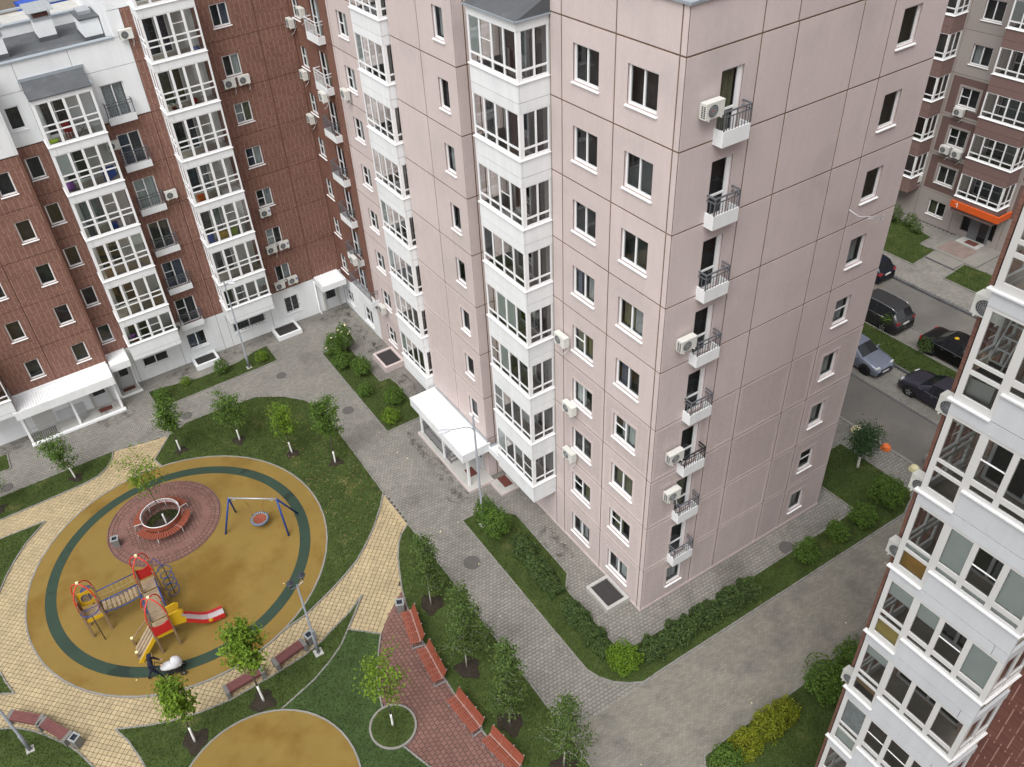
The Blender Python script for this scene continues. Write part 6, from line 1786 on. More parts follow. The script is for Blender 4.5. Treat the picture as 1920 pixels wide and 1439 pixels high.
for dx, dy in ((-0.25, 0.02), (0.32, 0.15)):
    sub('arm', MB().tube([(0, 0, 4.86), (dx * 0.9, dy * 0.9, 4.80), (dx, dy, 4.86), (dx, dy, 5.0)], 0.02, 6).mesh('arm', 'galv'), t)
    sub('lantern', MB().lathe([(0.0, -0.02), (0.035, 0.0), (0.05, 0.14), (0.10, 0.16), (0.16, 0.26), (0.17, 0.30), (0.15, 0.315), (0.10, 0.32), (0.085, 0.37), (0.05, 0.375), (0.04, 0.42), (0.0, 0.43)], n=12, smooth=False).mesh('lantern', 'lantern'), t, (dx, dy, 4.92))
for x, y, m, lb in ((17.33, 2.52, 'cream', 'cream dome bollard at the kerb behind the sidewalk tree'), (17.25, -1.12, 'cream', 'cream dome bollard at the kerb near the white bay edge'), (17.42, 0.72, 'orangeball', 'orange dome bollard half hidden by the sidewalk tree')):
    t = thing('dome_bollard', lb, 'bollard', (x, y, 0), 0, 'dome bollards along the kerb')
    sub('dome', MB().lathe([(0.23, 0.06), (0.235, 0.12), (0.21, 0.20), (0.15, 0.26), (0.08, 0.29), (0.0, 0.30)], n=18).mesh('dome', m), t)
    sub('base', MB().lathe([(0.26, 0.0), (0.26, 0.06), (0.0, 0.062)], n=18, smooth=False).mesh('base', m), t)

# ---------------------------------------------------------------- odds and ends on the balconies
def odd(name, label, cat, loc, mb, m, rot=0.0):
    return tag(put(name, mb.mesh(name, m), None, loc, rot), label, cat)
t = thing('plastic_chair', 'red plastic chair on the topmost left balcony', 'chair', (-13.75, 31.2, 16.88), 0.4)
sub('seat', MB().box(-0.22, 0.22, -0.22, 0.22, 0.40, 0.44).mesh('seat', 'red'), t)
sub('backrest', MB().obox((0, 0.24, 0.68), (0.22, 0, 0), (0, 0.02, 0), (0, 0.05, 0.24)).mesh('backrest', 'red'), t)
for x in (-0.18, 0.18):
    for y in (-0.18, 0.18): sub('leg', MB().box(-0.025, 0.025, -0.025, 0.025, 0, 0.4).mesh('leg', 'red'), t, (x, y, 0))
odd('basin', 'lime green basin on the topmost left balcony floor', 'basin', (-14.70, 31.05, 16.88), MB().lathe([(0, 0.01), (0.2, 0.01), (0.27, 0.16), (0.28, 0.16), (0.21, 0.0)], n=18), 'green')
t = thing('folding_table', 'folding table with crossed black legs on the topmost left balcony', 'table', (-13.1, 31.3, 16.88))
sub('top', MB().box(-0.3, 0.3, -0.25, 0.25, 0.66, 0.69).mesh('top', 'loggia'), t)
for a, b in ((-0.28, 0.28), (0.28, -0.28)): sub('leg', MB().bar((a, -0.2, 0), (b, -0.2, 0.66), 0.02, 0.02).mesh('leg', 'black'), t)
t = thing('drawer_unit', 'small white drawer unit on the topmost left balcony', 'drawers', (-12.35, 30.85, 16.88))
sub('body', MB().box(-0.2, 0.2, -0.18, 0.18, 0, 0.5).mesh('body', 'whiteframe'), t)
for i in range(3): sub('drawer', MB().box(-0.18, 0.18, -0.2, -0.181, 0.03 + i * 0.155, 0.165 + i * 0.155).mesh('drawer', 'loggia'), t)
odd('exercise_ball', 'purple ball on the second balcony of the left stack', 'ball', (-14.75, 31.2, 14.08), MB().lathe([(0.001, 0), (0.18, 0.05), (0.26, 0.2), (0.27, 0.27), (0.24, 0.4), (0.12, 0.52), (0.001, 0.54)], n=16), 'purple')
odd('blue_sheet', 'blue sheet hung over a rack on the second balcony', 'sheet', (-12.6, 30.95, 14.08), MB().add([(-0.35, -0.25, 0.05), (0.35, -0.25, 0.35), (0.35, 0, 0.85), (-0.35, 0, 0.85), (0.3, 0.25, 0.1), (-0.3, 0.25, 0.2)], [(0, 1, 2, 3), (3, 2, 4, 5)]), 'blueplastic')
odd('blue_bag', 'blue plastic bag on the upper balcony of the right brick stack', 'bag', (-6.1, 30.9, 19.68), MB().lathe([(0.001, 0), (0.22, 0.03), (0.24, 0.14), (0.12, 0.26), (0.001, 0.27)], n=12), 'blueplastic')
t = thing('potted_plant', 'leafy plant in a terracotta pot on a balcony of the right brick stack', 'plant', (-8.1, 31.0, 16.88))
sub('pot', MB().lathe([(0, 0), (0.10, 0), (0.14, 0.2), (0.15, 0.2), (0.0, 0.18)], n=14).mesh('pot', 'terracotta'), t)
lv = MB()
for i in range(30):
    a = random.uniform(0, 6.28); r = random.uniform(0.05, 0.26); z = random.uniform(0.3, 0.6)
    lv.obox((r * math.cos(a), r * math.sin(a), z), (0.06 * math.cos(a), 0.06 * math.sin(a), 0.02), (-0.03 * math.sin(a), 0.03 * math.cos(a), 0.0), (0, 0, 0.002))
sub('foliage', lv.mesh('foliage', 'leafdark'), t)['kind'] = 'stuff'
odd('red_ball', 'red ball on the balcony floor above the red-brown facade, beside the plant', 'ball', (-6.85, 31.2, 16.88), MB().lathe([(0.001, 0), (0.13, 0.04), (0.18, 0.17), (0.13, 0.3), (0.001, 0.34)], n=14), 'red')
for x, z, w_, d_, h_, m, lb in ((-12.75, 11.28, 0.7, 0.3, 0.55, 'loggia', 'pale storage box on the third balcony of the left stack'), (-13.3, 11.28, 0.3, 0.25, 0.4, 'blueplastic', 'blue storage box beside the pale box, third balcony of the left stack'), (-14.6, 11.28, 0.35, 0.35, 0.6, 'curtaindark', 'dark box in the corner of the third left balcony'),
                                (-14.5, 8.48, 0.5, 0.3, 0.45, 'cardboard', 'cardboard box on the fourth balcony of the left stack'), (-12.5, 5.68, 0.5, 0.4, 0.9, 'wood', 'wooden cabinet on the fifth balcony of the left stack'),
                                (-8.2, 8.48, 0.35, 0.25, 0.5, 'blueplastic', 'blue crate on the fifth balcony of the right brick stack'), (-7.4, 8.48, 0.55, 0.2, 0.5, 'yellow', 'yellow toy panel on the fifth balcony of the right brick stack'), (-6.75, 8.48, 0.5, 0.2, 0.5, 'green', 'green toy panel on the fifth balcony of the right brick stack'),
                                (-6.2, 8.48, 0.4, 0.3, 0.6, 'acgrille', 'grey box on the fifth balcony of the right brick stack'), (-8.1, 11.28, 0.4, 0.3, 0.4, 'orangeball', 'orange box on the fourth balcony of the right brick stack')):
    t = thing('storage_box', lb, 'box', (x, 31.0, z))
    sub('body', MB().box(-w_ / 2, w_ / 2, -d_ / 2, d_ / 2, 0, h_ * 0.9).mesh('body', m), t)
    sub('lid', MB().box(-w_ / 2 - 0.015, w_ / 2 + 0.015, -d_ / 2 - 0.015, d_ / 2 + 0.015, h_ * 0.9, h_).mesh('lid', m), t)
t = thing('flower_pot', 'purple flowers on the lowest balcony of the left stack', 'flowers', (-14.55, 31.1, 3.6))
sub('pot', MB().lathe([(0, 0), (0.14, 0), (0.18, 0.25), (0.0, 0.24)], n=14).mesh('pot', 'terracotta'), t)
lv = MB()
for i in range(24):
    a = random.uniform(0, 6.28); r = random.uniform(0.02, 0.25); z = random.uniform(0.3, 0.55)
    lv.obox((r * math.cos(a), r * math.sin(a), z), (0.05, 0, 0.02), (0, 0.05, 0.01), (0, 0, 0.01))
sub('blossom', lv.mesh('blossom', 'purple'), t)['kind'] = 'stuff'
t = thing('suitcase', 'flat dark brown suitcase on a near bay balcony, beside white racks', 'suitcase', (-1.15, -10.72, 21.45), 0.15)
sub('body', MB().box(-0.28, 0.28, -0.22, 0.22, 0, 0.14).mesh('body', 'darkmetal'), t)
sub('handle', MB().tube([(-0.30, -0.08, 0.07), (-0.36, -0.06, 0.07), (-0.36, 0.06, 0.07), (-0.30, 0.08, 0.07)], 0.012, 5).mesh('handle', 'black'), t)
sub('stand', MB().box(-0.3, 0.28, -0.26, 0.26, -0.62, -0.02).mesh('stand', 'loggia'), t)
t = thing('drying_rack', 'white folding drying rack on a near bay balcony', 'drying rack', (-0.9, -10.75, 18.02), 0)
rk2 = MB()
for i in range(8): rk2.tube([(-0.4, -0.3 + 0.08 * i, 0.9), (0.45, -0.3 + 0.08 * i, 0.9)], 0.008, 4)
sub('rails', rk2.mesh('rails', 'railwhite'), t)
sub('frame', MB().tube([(-0.4, -0.32, 0), (0.4, -0.32, 0.92), (0.4, 0.32, 0.92), (-0.4, 0.32, 0)], 0.014, 5).tube([(0.4, -0.30, 0), (-0.4, -0.30, 0.92), (-0.4, 0.30, 0.92), (0.4, 0.30, 0)], 0.014, 5).mesh('frame', 'railwhite'), t)
t = thing('loft_ladder', 'pale folded ladder leaning behind the near bay glass, high up', 'ladder', (-1.0, -10.7, 20.9))
ld = MB()
for y in (-0.16, 0.16): ld.bar((-0.3, y, 0.1), (0.5, y, 2.2), 0.03, 0.05)
sub('rail', ld.mesh('rail', 'railwhite'), t)
ru = MB()
for i in range(7): ru.box(-0.3 + 0.8 * (i + 0.7) / 8 - 0.015, -0.3 + 0.8 * (i + 0.7) / 8 + 0.015, -0.16, 0.16, 0.1 + 2.1 * (i + 0.7) / 8, 0.13 + 2.1 * (i + 0.7) / 8)
sub('rung', ru.mesh('rung', 'railwhite'), t)
t = thing('skip_container', 'blue container standing on the bare yard behind the low roof', 'container', (-3.0, 140, -0.1), 0.2)
sub('body', MB().box(-4, 4, -1.5, 1.5, 0, 2.2).mesh('body', 'blueplastic'), t)
sub('rim', MB().box(-4.1, 4.1, -1.6, -1.5, 2.0, 2.25).box(-4.1, 4.1, 1.5, 1.6, 2.0, 2.25).mesh('rim', 'blueplastic'), t)

# ---------------------------------------------------------------- trees, shrubs, hedges
def leaf_mesh(name, C, N_, size, mats, jitter=0.7, aspect=0.55):
    """one small folded leaf per centre C, facing roughly N_"""
    n = len(C)
    Nn = N_ + RNG.normal(0, jitter, (n, 3))
    Nn /= np.linalg.norm(Nn, axis=1, keepdims=True) + 1e-9
    A = np.cross(Nn, RNG.normal(0, 1, (n, 3)))
    A /= np.linalg.norm(A, axis=1, keepdims=True) + 1e-9
    B = np.cross(Nn, A)
    s = size * RNG.uniform(0.6, 1.25, (n, 1))
    V = np.zeros((n, 4, 3))
    V[:, 0] = C - A * s * 0.5
    V[:, 1] = C + B * s * aspect * 0.5 + Nn * s * 0.10
    V[:, 2] = C + A * s * 0.5 - Nn * s * 0.12
    V[:, 3] = C - B * s * aspect * 0.5 + Nn * s * 0.10
    return raw_mesh(name, V.reshape(-1, 3), np.arange(n * 4).reshape(-1, 4), mats)

def tree(name, label, x, y, h, r, z0, leafm, n_leaf, leaf=0.12, limbs=14, shape='oval', bark='bark', wash=0.9, lean=(0, 0), trunk_r=0.045, base=0.04, up=0.6, group='young trees on the lawns', clump=0.13, soil=0.42, fork=False):
    t = thing(name, label, 'tree', (x, y, base), 0, group)
    rnd = random.Random(label)
    def tp(s):
        return Vector((lean[0] * s * s + 0.05 * math.sin(3 * s + x), lean[1] * s * s + 0.05 * math.sin(2.3 * s + y), h * s))
    wood = MB()
    zt = wash / h if wash else 0
    k = 9
    tops = [1.0]
    wood.tube([tp(zt + (0.97 - zt) * i / k) for i in range(k + 1)], [trunk_r * (1 - 0.85 * (zt + (0.97 - zt) * i / k)) for i in range(k + 1)], 7)
    C, wts = [], []
    for i in range(limbs):
        s = z0 / h + (0.94 - z0 / h) * ((i + 0.5) / limbs) ** 0.85
        p = tp(s)
        q = (s - z0 / h) / (1 - z0 / h)
        if shape == 'oval': L = r * (0.45 + 1.1 * math.sin(math.pi * min(1, 0.18 + 0.80 * q)) ** 0.8 * 0.75)
        elif shape == 'cone': L = r * (1.12 - 0.9 * q)
        else: L = r * (0.75 + 0.4 * rnd.random())
        az = i * 2.399963 + rnd.uniform(-0.4, 0.4)
        e = Vector((math.cos(az), math.sin(az), up * rnd.uniform(0.6, 1.3)))
        e.normalize()
        L *= rnd.uniform(0.75, 1.15)
        pts = []
        for j in range(5):
            a = j / 4
            pts.append(p + e * (L * a) + Vector((0, 0, (0.12 if shape != 'cone' else -0.10) * L * a * a)) + Vector((rnd.uniform(-1, 1), rnd.uniform(-1, 1), rnd.uniform(-1, 1))) * 0.03 * L)
        rr = trunk_r * (0.5 * (1 - s) + 0.12)
        wood.tube(pts, [rr, rr * 0.8, rr * 0.6, rr * 0.4, rr * 0.2], 5)
        tw = []
        for j in range(6):
            a = rnd.uniform(0.3, 1.0)
            b = pts[min(4, int(a * 4))]
            d = Vector((rnd.gauss(0, 1), rnd.gauss(0, 1), rnd.gauss(0.35, 0.8))).normalized() * L * rnd.uniform(0.18, 0.45)
            wood.tube([b, b + d], [rr * 0.35, rr * 0.12], 4, cap=False)
            tw.append(b + d)
        for c in tw + pts[1:]:
            C.append(c); wts.append(L if shape != 'open' else 1.0)
    for j in range(4): C.append(tp(0.9 + 0.03 * j)); wts.append(0.5 * r)
    C = np.array([tuple(c) for c in C])
    wts = np.array(wts); idx = RNG.choice(len(C), n_leaf, p=wts / wts.sum())
    P = C[idx] + RNG.normal(0, clump, (n_leaf, 3)) * np.array([1, 1, 0.8])
    cen = np.array([lean[0] * 0.5, lean[1] * 0.5, (z0 + h) / 2])
    Nv = P - cen; Nv /= np.linalg.norm(Nv, axis=1, keepdims=True) + 1e-9
    Nv[:, 2] += 0.7
    sub('trunk', wood.mesh('trunk', bark), t)
    if wash:
        sub('limewash', MB().tube([tp(zt * i / 4) for i in range(5)], [trunk_r * 1.12, trunk_r * 1.08, trunk_r * 1.05, trunk_r * 1.02, trunk_r], 8).mesh('limewash', 'limewash'), t)
    cr = sub('crown', leaf_mesh('crown', P, Nv, leaf, leafm), t)
    if soil:
        pts = [((soil + 0.09 * math.sin(3 * a + x * 7) + 0.07 * math.sin(5 * a + y)) * math.cos(a), (soil + 0.09 * math.sin(3 * a + x * 7) + 0.07 * math.sin(5 * a + y)) * math.sin(a)) for a in [2 * math.pi * i / 26 for i in range(26)]]
        mb = MB(); n = 26
        vs = [(p[0], p[1], -0.02) for p in pts] + [(p[0] * 0.75, p[1] * 0.75, 0.035) for p in pts] + [(0, 0, 0.05)]
        mb.add(vs, [(i, (i + 1) % n, n + (i + 1) % n, n + i) for i in range(n)] + [(n + i, n + (i + 1) % n, 2 * n) for i in range(n)], 0, True)
        tag(put('soil_patch', mb.mesh('soil_patch', 'soil'), None, (x, y, base)), kind='structure')
    return t

tree('maple_tree', 'young round-crowned maple with whitewashed trunk beside the yellow path fork', -14.83, 23.73, 3.55, 0.68, 1.4, 'leaf', 2000, 0.15, 18, lean=(-0.1, 0))
tree('linden_tree', 'airy young tree with whitewashed trunk on the lawn, next to the round-crowned maple', -11.62, 22.42, 3.4, 0.88, 1.2, 'leaf', 1800, 0.145, 16, lean=(-0.1, 0.1), clump=0.15)
tree('maple_tree', 'leaning young tree with whitewashed trunk before the long porch canopy', -20.74, 25.11, 3.0, 0.80, 1.0, 'leaf', 1700, 0.14, 15, lean=(-0.75, 0.1), clump=0.15)
tree('maple_tree', 'young tree at the left picture edge, mostly outside the view', -25.05, 25.16, 3.0, 0.8, 1.0, 'leaf', 1200, 0.125, 12, lean=(-0.3, 0))
tree('linden_tree', 'bright small tree in the middle of the curved lawn', -9.37, 19.46, 3.5, 0.66, 1.3, 'leafbright', 1700, 0.135, 16, lean=(-0.1, 0.05))
tree('maple_tree', 'tall slim maple on the lawn edge beside the grey footpath', -7.56, 17.3, 4.55, 0.66, 1.9, 'leaf', 2200, 0.155, 19, lean=(-0.05, 0.1), trunk_r=0.05)
tree('ash_tree', 'sparse bright green tree growing inside the round bench', -17.25, 18.35, 4.3, 1.2, 2.3, 'leafbright', 900, 0.15, 12, shape='open', wash=0.8, lean=(-0.25, 0.3), soil=0, base=0.09, clump=0.15, up=0.9)
tree('maple_tree', 'bright maple before the pram, its whitewashed trunk in a dark soil patch', -19.58, 5.36, 4.1, 0.62, 1.9, 'leafbright', 1700, 0.19, 16, wash=1.1, lean=(-0.05, 0.1), soil=0.6)
tree('maple_tree', 'bright tall maple standing between the two purple benches', -16.47, 5.5, 5.3, 0.74, 2.2, 'leafbright', 2100, 0.19, 19, wash=1.2, lean=(0.1, 0.1), trunk_r=0.05, soil=0.6)
tree('ash_tree', 'sparse bright tree in the round grass bed on the red path', -12.2, 1.28, 4.7, 1.0, 2.0, 'leafbright', 1150, 0.14, 11, shape='open', wash=0.9, soil=0, base=0.06, lean=(-0.1, 0.05), clump=0.17)
BK = dict(shape='cone', bark='birchbark', wash=0, up=0.75, leaf=0.125, group='birches behind the red benches', soil=0.6, clump=0.12, trunk_r=0.034)
tree('birch_tree', 'small birch nearest the yellow path, behind the first red bench', -7.79, 5.73, 4.9, 1.0, 0.9, 'leafbirch', 3300, limbs=24, **BK)
tree('birch_tree', 'tall birch between the second red bench and the grey footpath', -8.11, 1.88, 5.9, 1.25, 0.9, 'leafbirch', 3900, limbs=26, **BK)
tree('birch_tree', 'tall birch behind the third red bench', -7.98, -1.26, 5.8, 1.05, 1.0, 'leafbirch', 3900, limbs=26, **BK)
tree('birch_tree', 'thin sparse birch at the corner of footpath and driveway', -7.19, -3.98, 5.2, 1.25, 0.8, 'leafbirch', 2300, limbs=24, **BK)
tree('apple_tree', 'dense dark round tree on the lawn beside the bollards', 15.05, 0.55, 2.65, 0.62, 0.9, 'leafdark', 3800, 0.11, 20, wash=0.8, soil=0, group=None, trunk_r=0.06, clump=0.2)
tree('sapling', 'thin sapling with yellow-green leaves beside the dark grey SUV', 25.47, 7.35, 1.5, 0.3, 0.8, 'leaflime', 110, 0.10, 6, wash=0, soil=0, group=None, trunk_r=0.012)

def bush(name, label, lobes, leafm, dens=900, leaf=0.10, cat='bush', group='round shrubs in the beds', flowers=0):
    """lobes: (x, y, r, h); leaves fill a ragged shell round each"""
    x, y = lobes[0][0], lobes[0][1]
    t = thing(name, label, cat, (x, y, 0.04), 0, group)
    C, Nn = [], []
    st = MB()
    for (a, b, r, h) in lobes:
        n = int(dens * (r * r * 2 + r * h))
        u = RNG.normal(0, 1, (n, 3)); u /= np.linalg.norm(u, axis=1, keepdims=True)
        u[:, 2] = np.abs(u[:, 2]) * np.where(RNG.random(n) < 0.75, 1, -0.4)
        # knobbly surface
        ph = RNG.uniform(0, 6.28, 6)
        az = np.arctan2(u[:, 1], u[:, 0])
        k = 1 + 0.13 * np.sin(4 * az + ph[0]) * np.cos(3 * u[:, 2] + ph[1]) + 0.11 * np.sin(7 * az + ph[2] + 5 * u[:, 2]) + 0.08 * np.sin(11 * az + 9 * u[:, 2] + ph[3])
        rad = k * (1 - 0.5 * RNG.random(n) ** 2.2)
        P = u * rad[:, None] * np.array([r, r, h * 0.62]) + np.array([a - x, b - y, h * 0.42])
        P[:, 2] = np.maximum(P[:, 2], 0.03)
        C.append(P); v = u.copy(); v[:, 2] += 0.5; Nn.append(v)
        for i in range(9):
            q = 2.4 * i; e = Vector((math.cos(q), math.sin(q), 1.3)).normalized()
            st.tube([(a - x, b - y, 0), Vector((a - x, b - y, 0)) + e * h * 0.45, Vector((a - x, b - y, 0)) + Vector((e.x * r * 0.8, e.y * r * 0.8, h * 0.75))], [0.02, 0.014, 0.006], 5)
    sub('stem', st.mesh('stem', 'bark'), t)
    sub('foliage', leaf_mesh('foliage', np.concatenate(C), np.concatenate(Nn), leaf, leafm, jitter=0.6), t)['kind'] = 'stuff'
    if flowers:
        fl = MB(); P = np.concatenate(C); P = P[P[:, 2] > 0.6]
        for q in P[RNG.integers(0, len(P), flowers)]:
            fl.obox(tuple(q * 1.04), (0.055, 0.01, 0), (0, 0.055, 0.01), (0, 0, 0.012))
        sub('blossom', fl.mesh('blossom', 'cream'), t)['kind'] = 'stuff'
    return t

bush('round_bush', 'bright lime round bush at the rounded hedge corner', [(-2.42, -1.75, 0.72, 1.25)], 'leaflime', 1500, 0.085)
bush('tall_bush', 'tall double bush at the foot of the street lamp', [(-2.92, 8.55, 0.55, 1.7), (-2.95, 7.55, 0.72, 1.75)], 'leaf', 1100, 0.11)
bush('round_bush', 'largest round bush on the lawn behind the pink end wall', [(14.25, -1.75, 0.85, 1.35)], 'leafbush', 1000, 0.11)
bush('round_bush', 'round bush next to the largest one beside the driveway kerb', [(12.15, -2.0, 0.66, 1.1)], 'leafbush', 1100, 0.10)
bush('round_bush', 'middle-sized ragged bush of the row along the pink end wall', [(10.4, -2.05, 0.52, 0.95), (10.25, -1.85, 0.3, 1.2)], 'leafbush', 1100, 0.10)
bush('round_bush', 'last bush of the row, beside the manhole cover', [(8.25, -2.05, 0.58, 1.05), (8.5, -1.9, 0.32, 1.25)], 'leafbush', 1100, 0.10)
bush('flowering_bush', 'tall bush with white blossoms at the end of the shrub bed', [(-3.35, 26.5, 0.62, 1.7), (-2.55, 26.55, 0.55, 2.1)], 'leaf', 1100, 0.12, flowers=16)
bush('round_bush', 'round bush next to the flowering one in the shrub bed', [(-3.45, 25.1, 0.62, 1.1)], 'leaf', 1100, 0.11)
bush('round_bush', 'bush in front of the pink-rimmed light well', [(-2.72, 23.65, 0.62, 1.3)], 'leafbush', 1000, 0.11)
bush('round_bush', 'low bush on the footpath side of the shrub bed', [(-3.45, 21.7, 0.48, 0.8)], 'leaf', 1100, 0.10)
bush('round_bush', 'bush in the shrub bed close to the white entrance canopy', [(-2.35, 19.9, 0.62, 1.05)], 'leaf', 1100, 0.10)
bush('round_bush', 'last low bush at the lower tip of the shrub bed', [(-3.35, 18.45, 0.55, 0.95)], 'leafbright', 1000, 0.10)
bush('round_bush', 'bush beside the white light well in the grass strip', [(-10.26, 29.5, 0.5, 1.0)], 'leafbush', 1100, 0.10)
bush('round_bush', 'smallest bush in the grass strip below the brick block', [(-12.67, 29.85, 0.36, 0.5)], 'leafbright', 1100, 0.09)
bush('round_bush', 'bush at the right end of the grass strip below the brick block', [(-7.64, 29.1, 0.42, 0.75)], 'leafbright', 1100, 0.09)
bush('round_bush', 'bush at the left end of the grass strip, behind the maple', [(-14.4, 29.2, 0.5, 0.8)], 'leafbush', 1100, 0.09)
bush('round_bush', 'large dark round bush beside the lowest air conditioner of the near block', [(3.65, -7.25, 0.95, 1.7)], 'leaf', 1100, 0.11)
bush('round_bush', 'dark bush partly hidden behind the near block edge', [(5.4, -7.1, 0.8, 1.5)], 'leaf', 1000, 0.11)
bush('round_bush', 'green bush at the end of the golden hedge', [(-2.0, -7.35, 0.60, 1.1)], 'leaf', 1200, 0.10)
bush('lilac_bush', 'loose pale bush at the wall of the taupe block', [(37.6, 16.0, 0.6, 1.3), (37.9, 14.8, 0.5, 1.0), (37.4, 13.9, 0.4, 0.8)], 'leafbirch', 420, 0.13, group=None)
bush('young_bush', 'loose green bush beside the black sedan on the grass median', [(25.85, 4.75, 0.42, 1.1)], 'leafbirch', 520, 0.10, group=None)

def hedge(name, label, line, w, h, leafm, dens, leaf=0.12):
    """clipped-loose hedge along a line of (x, y, height factor, leaves factor)"""
    x, y = line[0][0], line[0][1]
    t = thing(name, label, 'hedge', (x, y, 0.04))
    C, Nn = [], []
    st = MB()
    for (a, b) in zip(line, line[1:]):
        L = math.hypot(b[0] - a[0], b[1] - a[1])
        n = int(dens * L)
        s = RNG.random(n)
        cx = a[0] + (b[0] - a[0]) * s; cy = a[1] + (b[1] - a[1]) * s
        hf = a[2] + (b[2] - a[2]) * s
        ex, ey = -(b[1] - a[1]) / L, (b[0] - a[0]) / L
        d = s * L
        th = RNG.uniform(0, math.pi, n)
        wob = 1 + 0.18 * np.sin(d * 4.1 + cx) + 0.14 * np.sin(d * 9.3 + 2 * cy) + 0.12 * np.sin(th * 5 + d * 6)
        rr = wob * (1 - 0.45 * RNG.random(n) ** 2)
        off = np.cos(th) * w / 2 * rr
        z = np.maximum(np.sin(th) ** 0.7 * h * hf * rr, 0.03)
        C.append(np.stack([cx + ex * off - x, cy + ey * off - y, z], 1))
        Nn.append(np.stack([ex * np.cos(th), ey * np.cos(th), np.sin(th) + 0.4], 1))
        for i in range(int(L / 0.22)):
            q = (i + 0.5) / (L / 0.22)
            p = Vector((a[0] + (b[0] - a[0]) * q - x, a[1] + (b[1] - a[1]) * q - y, 0))
            for k in range(3):
                st.tube([p, p + Vector((random.uniform(-w, w) * 0.35, random.uniform(-w, w) * 0.35, h * 0.8))], [0.012, 0.004], 4)
    sub('stem', st.mesh('stem', 'bark'), t)
    sub('foliage', leaf_mesh('foliage', np.concatenate(C), np.concatenate(Nn), leaf, leafm, jitter=0.9), t)['kind'] = 'stuff'
    return t
hedge('hedge', 'dark low hedge between the footpath grass and the pink courtyard wall, with a gap', [(-2.25, 6.6, 0.8), (-2.55, 5.2, 1.0), (-2.6, 3.5, 1.0), (-2.6, 2.7, 0.6)], 0.95, 0.72, 'hedge', 1500)
hedge('hedge', 'dark low hedge before the concrete light well, ending at the lime bush', [(-2.62, 2.2, 0.9), (-2.66, 0.8, 1.0), (-2.7, -0.3, 0.8), (-2.65, -1.1, 0.7)], 0.9, 0.72, 'hedge', 1500)
hedge('hedge', 'long dark hedge along the driveway below the pink end wall', [(-1.6, -1.95, 0.8), (0.5, -1.95, 1.0), (2.5, -1.95, 1.0), (4.9, -1.98, 1.1)], 1.0, 0.82, 'hedge', 1700)
hedge('golden_hedge', 'golden yellow hedge on the driveway edge, lower right', [(-1.5, -7.25, 0.85), (0.3, -7.12, 1.0), (1.75, -7.05, 1.05)], 1.0, 0.95, 'leafyellow', 2000, 0.09)

# fallen scraps and thin straw on the lawns and paths
sc_ = MB()
for i in range(260):
    x, y = random.uniform(-9.8, -6.5), random.uniform(11, 21)
    a = random.uniform(0, 3.14)
    sc_.obox((x, y, 0.075), (0.06 * math.cos(a), 0.06 * math.sin(a), 0), (-0.006 * math.sin(a), 0.006 * math.cos(a), 0), (0, 0, 0.002))
tag(put('dry_straw', sc_.mesh('dry_straw', 'cardboard')), kind='stuff')
lt = MB()
for i in range(16):
    x, y = random.choice([(random.uniform(-6.2, -4), random.uniform(-2, 26)), (random.uniform(-5, 12), random.uniform(-6.2, -3.2)), (random.uniform(-24, -10), random.uniform(9, 22))])
    lt.obox((x, y, 0.075 if x < -9 else 0.012), (random.uniform(0.015, 0.045), 0.01, 0), (0, 0.025, 0), (0, 0, 0.003))
tag(put('fallen_leaves', lt.mesh('fallen_leaves', 'cream')), kind='stuff')

# damp and dirty patches on the paving
def damp_mat():
    mt = bpy.data.materials.new('damp_paving'); mt.use_nodes = True
    N, L = mt.node_tree.nodes, mt.node_tree.links
    B = N['Principled BSDF']; B.inputs['Base Color'].default_value = (0.045, 0.038, 0.03, 1); B.inputs['Roughness'].default_value = 0.75
    o = [x for x in N if x.type == 'OUTPUT_MATERIAL'][0]
    g = N.new('ShaderNodeNewGeometry'); n = N.new('ShaderNodeTexNoise'); n.inputs['Scale'].default_value = 2.4; n.inputs['Detail'].default_value = 7; n.inputs['Roughness'].default_value = 0.65
    L.new(g.outputs['Position'], n.inputs['Vector'])
    mr = N.new('ShaderNodeMapRange'); mr.inputs['From Min'].default_value = 0.47; mr.inputs['From Max'].default_value = 0.66; mr.inputs['To Max'].default_value = 0.45
    L.new(n.outputs['Fac'], mr.inputs['Value'])
    tr = N.new('ShaderNodeBsdfTransparent'); ms = N.new('ShaderNodeMixShader')
    L.new(mr.outputs['Result'], ms.inputs[0]); L.new(tr.outputs[0], ms.inputs[1]); L.new(B.outputs[0], ms.inputs[2]); L.new(ms.outputs[0], o.inputs['Surface'])
    return mt
MT['damp'] = damp_mat()
for x, y, rx, ry, z in ((-9.2, 31.1, 0.9, 0.6, 0.006), (-6.9, 31.3, 0.8, 0.5, 0.006), (-12.6, 31.2, 1.0, 0.5, 0.006), (-1.2, 31.0, 1.0, 0.8, 0.006), (-0.8, 28.5, 0.5, 2.2, 0.006), (-0.9, 25.6, 0.6, 0.8, 0.006), (-1.0, 21.0, 0.6, 1.2, 0.006),
                        (-3.0, 14.5, 0.4, 2.6, 0.006), (-3.1, 11.2, 0.6, 0.8, 0.006), (-0.9, 5.6, 0.6, 1.3, 0.006), (-17.6, 29.1, 1.3, 0.5, 0.006), (-23.2, 30.6, 1.4, 0.6, 0.006), (-17.75, 30.35, 0.62, 0.42, 0.126)):
    k = 24
    pts = []
    for i in range(k):
        a = 2 * math.pi * i / k
        q = 1 + 0.22 * math.sin(3 * a + x) + 0.15 * math.sin(5 * a + y)
        pts.append((x + rx * q * math.cos(a), y + ry * q * math.sin(a), z))
    tag(put('damp_patch', MB().add(pts, [list(range(k))]).mesh('damp_patch', 'damp')), kind='structure')

